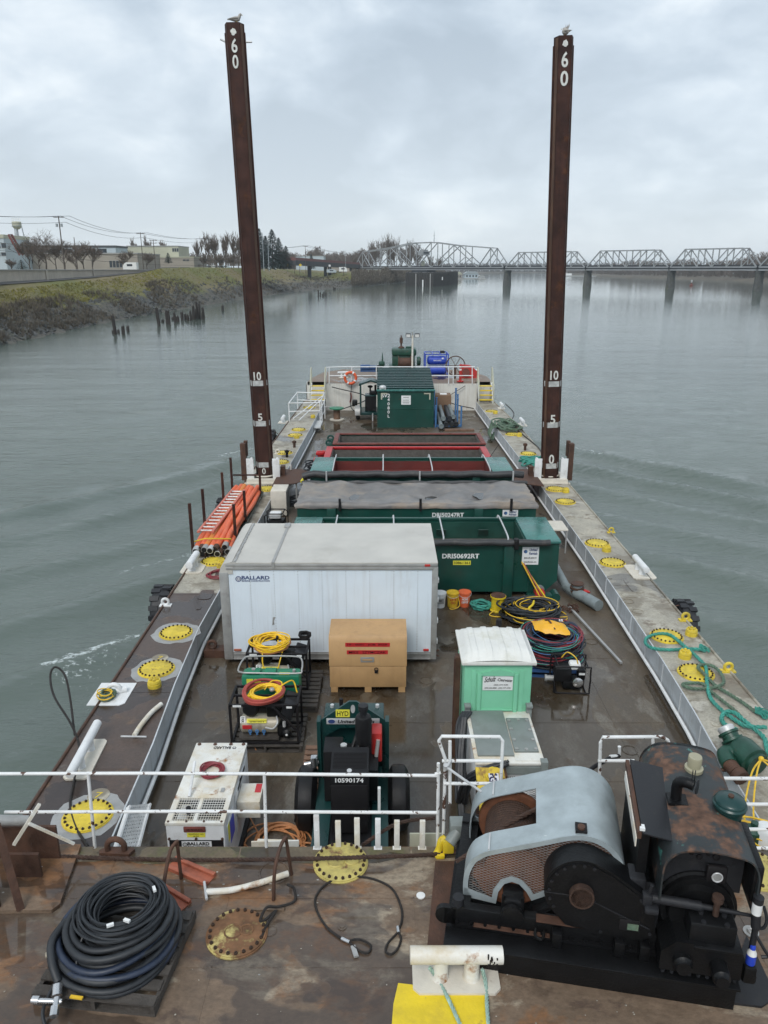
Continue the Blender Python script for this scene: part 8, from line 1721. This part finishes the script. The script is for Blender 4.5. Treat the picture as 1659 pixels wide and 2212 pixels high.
def pole(px,ytop,ybot,D,label,arms=1,box=False,r_=.16):
 a,t_=Q(px,ybot,D),Q(px,ytop,D);o_=thing('utility_pole',label,'utility pole',a);h=t_.z-a.z;mb=MB();mb.tube((0,0,-2),(0,0,h),r_,7,r_*.7);mb.build('pole','pole',o_)
 for i in range(arms):mb=MB();mb.bar((-1.4,0,h-.35-i*.9),(1.4,0,h-.35-i*.9),.16);[mb.tube((x_,0,h-.3-i*.9),(x_,0,h+.0-i*.9),.06,5)for x_ in(-1.3,-.8,.8,1.3)];mb.build('cross_arm','pole',o_)
 if box:mb=MB();mb.tube((-.75,0,h*.80),(-.75,0,h*.86),.32,10);mb.tube((.55,0,h*.80),(.55,0,h*.86),.32,10);mb.build('transformer','polemet',o_)
 return t_
p1=pole(140,466,582,225,'tallest utility pole with transformers, in front of the warehouse',1,True,.2);p2=pole(310,502,578,290,'utility pole right of the white camper',1);pole(336,517,578,300,'shorter utility pole with a double arm by the path top',2);pole(167,512,575,260,'bare dark mast behind the spreading trees',0)
p3=pole(446,514,578,370,'utility pole in front of the upright bare trees',1);pole(456,536,578,385,'thin mast beside the upright bare trees',0);p4=pole(661,530,590,420,'utility pole at the right of the overpass',1);pole(742,541,588,470,'utility pole with a double arm near the bridge end',2);pole(636,552,582,430,'short pole left of the overpass, farther left',1,r_=.12);pole(647,553,582,435,'short pole left of the overpass, nearer it',1,r_=.12)
def wires(a,b_,sag,label,offs):
 mb=MB()
 for dx,dz in offs:mb.path([a+Vector((dx,0,dz))+(b_-a)*f-Z*sag*4*f*(1-f)for f in[i/12 for i in range(13)]],.045+.00005*a.y,4)
 tag(mb.build('power_line','wire',smooth=0),label,'power line')
ws=((-1.2,0),(1.2,.0),(0,-1.6))
wires(Q(-260,440,190),p1,1.2,'power lines coming in from the left edge to the tallest pole',ws);wires(p1,p2,1.6,'power lines from the tallest pole to the pole by the camper',ws);wires(p2,p3,1.0,'power lines from the pole by the camper to the upright bare trees',ws);wires(p3,p4,2.5,'power lines passing behind the left spud to the overpass pole',ws[:2]);wires(p4,Q(775,545,520),1.5,'power lines from the overpass pole towards the bridge',ws[:2]);wires(Q(-200,493,190),Q(640,548,430),5,'low sagging line behind the rooftops',((0,0),(0,-2.0)))
def lamp(px,yt,yb2,D,label,arm=1):
 a,t_=Q(px,yb2,D),Q(px,yt,D);o_=thing('street_lamp',label,'street lamp',a);h=t_.z-a.z;mb=MB();mb.tube((0,0,-1),(0,0,h),.14,8,.1);mb.build('post','polemet',o_)
 mb=MB();mb.path([(0,0,h-.2),(arm*1.0,0,h+.4),(arm*2.6,0,h+.5)],.08,6,k=3);mb.build('arm','polemet',o_);mb=MB();mb.box((arm*2.9,0,h+.5),(.9,.35,.18));mb.build('lamp_head','trim',o_)
lamp(570,503,579,300,'taller street lamp in front of the firs',-1);lamp(581,530,579,305,'street lamp with its arm to the right in front of the firs',1);lamp(747,551,590,520,'street lamp near the bridge end',-1)
def vehicle(px,py,D,label,name,cat,L_,h,cab,mat='lettw'):
 a=Q(px,py,D);t_=thing(name,label,cat,a);mb=MB();mb.prism([(0,.5),(0,h),(L_*.75,h),(L_*.92,h*.82),(L_,h*.55),(L_,.5)]if cab>0 else[(L_,.5),(L_,h),(L_*.25,h),(L_*.08,h*.82),(0,h*.55),(0,.5)],(-L_/2,0,0),X,Z,Y,2.3);mb.build('body',mat,t_)
 mb=MB();mb.b2((-L_*.2,-.03,h*.55),(L_*.2,0,h*.8));mb.build('window','glassdk',t_)
 for x_ in(-L_*.3,L_*.3):mb=MB();mb.lathe([(0,-.15),(.45,-.15),(.45,.15),(0,.15)],(x_,.2,.45),Y,14);mb.build('wheel','rubber',t_)
 return t_
vehicle(281,585,262,'white camper parked behind the right end of the flood wall','camper','camper',4.4,2.7,-1);vehicle(741,588,500,'white truck front by the bridge end','truck','truck',5,3.2,1);vehicle(716,590,505,'grey-blue van near the bridge end','van','van',6,2.4,1,'paleb')
for i in range(6):vehicle(322+100+i*13,580,400,'small parked car seen under the upright bare trees','parked_car','car',4.2,1.5,1,('lettw','trim','paleb')[i%3])['group']='small parked cars under the upright bare trees'
ov=thing('overpass','dark rail overpass leading to the left end of the bridge','overpass',Q(640,590,470));o=ov.location.copy()
a,b_=Q(628,567,450),Q(770,576,610);mb=MB();mb.bar(a-o,b_-o+Vector((0,0,.3)),6,2.6);mb.build('girder','bridgedk',ov);mb=MB();mb.bar(a-o+Z*2.0,b_-o+Z*2.3,5.6,1.6);mb.build('parapet','rustred',ov)
for px,D in((668,485),(703,525),(712,530),(735,560),(758,590)):q=Q(px,571,D)-o;mb=MB();mb.b2((q.x-1,q.y-2,q.z-9),(q.x+1,q.y+2,q.z));mb.build('bent','bridgedk',ov)
for px,yt,D,m_,lab in((621,573,350,'yelpaint','yellow diamond road sign below the short fir'),(649,573,400,'yelpaint','yellow diamond road sign by the short poles'),(712,574,470,'lettw','white road sign near the overpass bents')):
 a=Q(px,yt,D);t_=thing('road_sign',lab,'road sign',(a.x,a.y,a.z-3));mb=MB();mb.tube((0,0,0),(0,0,3),.08,6);mb.build('post','polemet',t_);mb=MB();mb.box((0,-.1,3.2),(1.1,.06,1.1),ry=R(45)if m_=='yelpaint' else 0);mb.build('plate',m_,t_)
block('building','pale low building behind the overpass',640,700,553,590,640,20,'paleb','trim');block('building','pale industrial building glimpsed under the overpass',700,760,566,592,700,20,'beige','trim')
B0=Vector((73.5,487,0));BD=Vector((-.612,.791,0)).normalized();BN=Vector((BD.y,-BD.x,0))
ZD=7.75
def truss(name,label,t0,t1,tops,n,cab=False,group=None,off=0):
 """span from t0 to t1 along the bridge line; tops = upper-chord height at each panel point (None = at the floor)"""
 o=B0+BD*t0;t_=thing(name,label,'bridge',(o.x,o.y,ZD),math.atan2(BD.y,BD.x),group);L_=t1-t0
 cw=.5
 for s_ in(-2.9,2.9):
  mb=MB();pt=[(L_*i/n,s_,1.5)for i in range(n+1)];up=[None if h is None else(L_*i/n,s_,1.5+h)for i,h in enumerate(tops)]
  mb.bar(pt[0],pt[-1],cw,.6)
  ids=[i for i in range(n+1)if up[i]]
  for a,b_ in zip(ids,ids[1:]):mb.bar(up[a],up[b_],cw,cw)
  mb.bar(pt[0],up[ids[0]],cw,cw*1.1);mb.bar(pt[-1],up[ids[-1]],cw,cw*1.1)
  for i in ids:
   if not(cab and i in(2,12)):mb.bar(pt[i],up[i],.42,.42)
  mid=n/2
  if cab:
   for a,b_ in((1,2),(4,2),(4,6),(13,12),(10,12),(10,8),(6,8),(8,6)):mb.bar(up[a],pt[b_],.5,.5)
   for a,c_,b_ in((3,4,4),(5,4,4),(11,10,10),(9,10,10)):mb.bar((Vector(pt[a])+Vector(up[a]))/2,pt[b_],.35,.35)
  else:
   for a,b_ in zip(ids,ids[1:]):(mb.bar(up[a],pt[b_],.42,.42)if(a+b_)/2<mid else mb.bar(pt[a],up[b_],.42,.42))
  for a,b_ in((0,ids[0]),(n,ids[-1])):m1=(Vector(pt[a])+Vector(up[b_]))/2;mb.bar(m1,pt[b_],.3,.3)
  mb.build('truss','bridge',t_,smooth=0)
 mb=MB();ids=[i for i,h in enumerate(tops)if h is not None]
 for i in ids:z=1.5+tops[i];x_=L_*i/n;mb.bar((x_,-2.9,z),(x_,2.9,z),.3)
 for a,b_ in zip(ids,ids[1:]):mb.bar((L_*a/n,-2.9,1.5+tops[a]),(L_*b_/n,2.9,1.5+tops[b_]),.22);mb.bar((L_*a/n,2.9,1.5+tops[a]),(L_*b_/n,-2.9,1.5+tops[b_]),.22)
 mb.build('top_bracing','bridge',t_,smooth=0)
 mb=MB();mb.b2((0,-2.6,.5),(L_,2.6,2.6));mb.build('floor_girder','bridgedk',t_);mb=MB();mb.b2((0,-3.0,-.1),(L_,3.0,.5));mb.build('lower_flange','bridge',t_)
 return t_,L_
SP=50.0
PR=[Vector((q.x,q.y,0))for q in(P(1095,617,WZ),P(1268,620.3,WZ),P(1447,623.9,WZ),P(1636,628,WZ))];PR+=[PR[3]*2-PR[2],PR[3]*3-PR[2]*2]
for k in range(5):
 lab=('fixed truss span nearest the swing span, partly behind the right spud','fixed truss span just right of the right spud','fixed truss span second right of the right spud','fixed truss span cut by the right edge of the view','nearest fixed truss span, mostly outside the view on the right')[k]
 B0,BD=PR[k],(PR[k]-PR[k+1]).normalized();LL=(PR[k]-PR[k+1]).length;truss('bridge_span',lab,-LL+.6,-.6,[None]+[8.5]*5+[None],6,group='fixed truss spans of the bridge')
B0=PR[0];BD=Vector((-.612,.791,0)).normalized()
sw,L_=truss('swing_span','long swing span with a humped top chord and operator cabin',1.0,157,[None,11.4,12.2,13.0,13.8,15.0,16.2,None,16.2,15.0,13.8,13.0,12.2,11.4,None],14,True)
xc=L_/2;mb=MB();mb.b2((xc-2.6,-3.2,9.6),(xc+2.6,3.2,12.2));mb.b2((xc-2,-2,12.2),(xc+2,2,13.2));cbn=mb.build('operator_cabin','bridge',sw);mb=MB();mb.b2((xc-2.2,-3.3,10.6),(xc+2.2,-3.2,11.7));mb.b2((xc-2.7,-2.2,10.6),(xc-2.6,2.2,11.7));mb.build('window','glassdk',cbn)
mb=MB();mb.tube((xc-10.5,0,17),(xc-10.5,0,25),.3,6,.1);mb.bar((xc-11.3,0,22),(xc-9.7,0,22),.2);mb.build('mast','polemet',sw);mb=MB();mb.b2((xc+3,-3.6,2.6),(xc+6,-3.2,6));mb.build('equipment_box','creamwall',sw)
mb=MB();mb.b2((xc-8,-4,-2.0),(xc+8,4,-.1));mb.build('pivot_drum','bridgedk',sw)
for k in range(6):
 c_=PR[k];lab=('bridge pier between the swing span and the fixed spans','bridge pier right of the right spud, first one','bridge pier second right of the right spud','bridge pier near the right edge of the view','bridge pier outside the view on the right','nearest bridge pier far outside the view')[k]
 if k==5:continue
 t_=thing('bridge_pier',lab,'bridge pier',(c_.x,c_.y,WZ),math.atan2(BD.y,BD.x),'stone piers of the bridge');h=ZD-WZ-.1
 mb=MB();pr2=[(1.7*(1 if abs(math.sin(a))<.8 else.8)*math.cos(a),3.2*math.sin(a))for a in[i*math.pi/10 for i in range(20)]]
 n=len(pr2);vs=[(x_*1.12,y_*1.1,-1)for x_,y_ in pr2]+[(x_*.82,y_*.9,h-1.2)for x_,y_ in pr2];mb.add(vs,[(i,(i+1)%n,n+(i+1)%n,n+i)for i in range(n)]+[tuple(range(n,2*n))]);mb.build('shaft','concrete' if False else 'rock',t_)
 mb=MB();mb.slab([(x_*1.0,y_*1.0)for x_,y_ in pr2],h-1.2,h);mb.build('cap','rock',t_)
c_=B0+BD*79;fd=thing('pier_fender','dark timber fender wall round the pivot pier of the swing span','fender',(c_.x,c_.y,WZ));o=Vector((c_.x,c_.y,WZ))
pg=[P(877,618,WZ),P(897,618.8,WZ),P(935,619,WZ),P(970,615.5,WZ)];pg=pg+[pg[-1]+Vector((14,95,0)),pg[0]+Vector((4,95,0))];hh=Q(900,588.5,pg[1].y).z-WZ
mb=MB();mb.slab([(q.x-o.x,q.y-o.y)for q in pg],-1.5,hh)
for i in range(5):
 a,b_=pg[i],pg[i+1];nn=int((b_-a).length/1.6)
 for j in range(nn):q=a.lerp(b_,j/nn)-o;mb.tube((q.x,q.y-.1,-1),(q.x,q.y-.1,hh+.2*((j*7)%3)),.3,6)
mb.build('timber_wall','fender',fd);mb=MB()
for px,y0 in((913,604),):q=P(px,619,WZ)-o;mb.b2((q.x-.35,q.y-.75,-.5),(q.x+.35,q.y-.45,(Q(px,y0,q.y+o.y).z-WZ)))
mb.build('tide_board','lettw',fd)
for px in(898,929):q=P(px,619,WZ)-o;mb=MB();mb.b2((q.x-.25,q.y-.8,-.5),(q.x+.25,q.y-.4,hh*.93));mb.build('strut','trim',fd)
q=P(955,617.5,WZ)-o;mb=MB();mb.b2((q.x-.3,q.y-.9,hh*.45),(q.x+.3,q.y-.6,hh*.68));mb.build('marker','lettw',fd)
c_=B0+BD*79;mb=MB();mb.lathe([(5,0),(5,ZD-WZ-2.2)],n=24);tag(mb.build('pivot_pier','rock',loc=(c_.x,c_.y,WZ)),'round pivot pier inside the timber fender','bridge pier')
c_=B0+BD*160;mb=MB();mb.b2((-4,-4,0),(4,4,ZD-WZ));tag(mb.build('bridge_abutment','concrete',loc=(c_.x,c_.y,WZ),rz=math.atan2(BD.y,BD.x)),'concrete abutment under the left end of the swing span','abutment')
def houseboat(px0,px1,yt,yb2,label,mat,roofm,D=640):
 a,b_=P(px0,yb2,WZ),P(px1,yb2,WZ);W_=b_.x-a.x;h=Q(px0,yt,a.y).z-WZ;t_=thing('houseboat',label,'houseboat',(a.x,a.y,WZ));mb=MB();mb.b2((-2,-1,-.3),(W_+2,14,.8));mb.build('float','trim',t_)
 mb=MB();mb.b2((0,.5,.8),(W_,12,h*.66));mb.build('walls',mat,t_);mb=MB();mb.prism([(-1,h*.66),(W_+1,h*.66),(W_*.82,h),(W_*.18,h)],(0,0,0),X,Z,Y,13);mb.build('roof',roofm,t_)
 for i in range(4):x_=W_*(.1+.23*i);mb=MB();mb.b2((x_,.4,h*.25),(x_+W_*.12,.48,h*.52));mb.build('window','glassdk',t_)
houseboat(976,997,587,603,'small cream roofed houseboat right of the fender','beige','creamwall');houseboat(1004,1033,586,602,'blue-grey two storey houseboat beside the small one','paleb','polemet');houseboat(1035,1046,594,603,'tiny moored cabin boat at the end of the houseboats','lettw','trim')
a=P(1493,617,WZ);by=thing('river_buoy','small pale and red buoy floating before the far shore','buoy',a);mb=MB();mb.lathe([(1.2,-.3),(1.2,.7),(.4,.9),(.3,2.6),(0,2.7)],n=14);mb.build('float','rustlip',by);mb=MB();mb.lathe([(.4,2.0),(.5,3.4),(0,3.5)],n=12);mb.build('top_mark','galvpale',by)
a=P(1238,596.5,WZ);dk=thing('far_dock','low far dock floating behind the right spud','dock',a);mb=MB();mb.b2((-25,-3,-.3),(45,6,1.2));mb.build('deck','trim',dk);mb=MB();mb.b2((-10,0,1.2),(-2,4,4));mb.build('shed','lettw',dk)
a=P(1452+60,598,WZ);b_=P(1706,601,WZ);mb=MB()
def far_shore(name,pts,hb,depth):
 mb=MB();v_=[]
 for px,yw in pts:a=P(px,yw,WZ);d=Vector((a.x,a.y,0)).normalized();v_+=[tuple(a-d*6-Z*1.5),tuple(a+Z*1.0),tuple(a+d*30+Z*hb),tuple(a+d*depth+Z*hb)]
 n=4;mb.v=v_;mb.f=[(i*n+j,(i+1)*n+j,(i+1)*n+j+1,i*n+j+1)for i in range(len(pts)-1)for j in range(3)]
 tag(mb.build(name,pmat(name+'_soil',(.10,.085,.065),.95,0,.3,.05,bump=0),smooth=180),kind='structure')
RS_=[(1205,593),(1260,595.5),(1330,598),(1400,600),(1470,602.5),(1540,605),(1620,608),(1700,612),(1850,622),(2300,660)]
far_shore('far_shore',RS_,3.0,500)
far_shore('upstream_shore',[(760,604),(840,600),(900,596),(980,592.6),(1080,590.4),(1160,589.6),(1240,590.4),(1320,592)],4.0,900)
def far_wood(name,label,spots,mat,sd):
 g_=random.Random(sd);mb=MB()
 for a,h in spots:
  w_=h*.26;th=.10+.00022*a.y;mb.add([a+Vector((-th*1.6,0,0)),a+Vector((th*1.6,0,0)),a+Vector((0,0,h*.8))],[(0,1,2)])
  for k in range(30):
   f=g_.uniform(.18,.9);p=a+Vector((g_.uniform(-.3,.3)*w_,g_.uniform(-.6,.6)*w_,h*f*.8));an=g_.uniform(0,6.283);l=h*g_.uniform(.14,.34)*(1.2-f);d=Vector((math.cos(an)*.7,math.sin(an)*.7,.9))*l;s_=Vector((th*1.3,0,0))
   mb.add([p-s_,p+s_,p+d],[(0,1,2)])
 tag(mb.build(name,mat,smooth=0),label,'woods',kind='stuff')
g=random.Random(5);sp_=[]
def shore_y(px):
 for(a,b_),(c_,d_)in zip(RS_,RS_[1:]):
  if px<=c_:return b_+(d_-b_)*(px-a)/(c_-a)
 return RS_[-1][1]
for k in range(1500):
 px=g.uniform(1215,1760)if k%4 else g.uniform(1600,2200);a=P(px,shore_y(px),WZ);d=Vector((a.x,a.y,0)).normalized();a=a+d*g.uniform(12,220);top=22+7*noise.noise(Vector((px*.012,1,2)))+(7 if px>1610 else 0)-(6 if px<1320 else 0)
 sp_.append((a+Z*2.5,max(7,top*g.uniform(.6,1.05))if k%3 else 8*g.uniform(.6,1.2)))
far_wood('far_woods','bare winter woods along the far right shore',sp_,'twig',3)
sp_=[]
for k in range(700):
 px=g.uniform(900,1330);a=P(px,590.8,WZ);a=Vector((a.x,a.y,2))*1.0;a=a+Vector((a.x,a.y,0)).normalized()*g.uniform(0,300);sp_.append((Vector((a.x,a.y,2.0)),g.uniform(16,27)))
far_wood('upstream_woods','faint woods along the upstream shore under the bridge',sp_,'twigdk',4)
sp_=[]
for k in range(520):
 px=g.uniform(600,800);D=g.uniform(720,980);a=Q(px,584,D);sp_.append((a,(24+8*noise.noise(Vector((px*.03,3,1))))*g.uniform(.6,1.0)))
for k in range(420):
 px=g.uniform(-150,560);D=g.uniform(520,700);a=Q(px,574,D);sp_.append((a,13*g.uniform(.5,1.0)))
far_wood('inland_woods','far grey woods behind the overpass and rooftops',sp_,'twig',6)
sp_=[]
for k in range(1100):
 f=g.random();i=len(rows)-6+int(f*4.999);e=g.random();p=bank_pt(i,f*4.999%1,1+int(g.random()*3),e)
 if p.x>-70:sp_.append((p,g.uniform(2.5,7.0)))
far_wood('bank_thicket','brown thicket on the bank by the left end of the bridge',sp_,'brush',7)
mh=bpy.data.materials.new('river_haze');mh.use_nodes=True;t=mh.node_tree
for n_ in list(t.nodes):
 if n_.type=='BSDF_PRINCIPLED':t.nodes.remove(n_)
vp=N(t,'ShaderNodeVolumePrincipled');vp.inputs['Color'].default_value=(.90,.95,1,1);vp.inputs['Density'].default_value=.00016;vp.inputs['Anisotropy'].default_value=0.2
t.links.new(vp.outputs[0],t.nodes['Material Output'].inputs['Volume'])
HAZE=True
if HAZE:
 mb=MB();mb.b2((-5300,-60,-4.3),(5300,9200,64));hz_=mb.build('haze',mh,smooth=0);tag(hz_,kind='stuff')
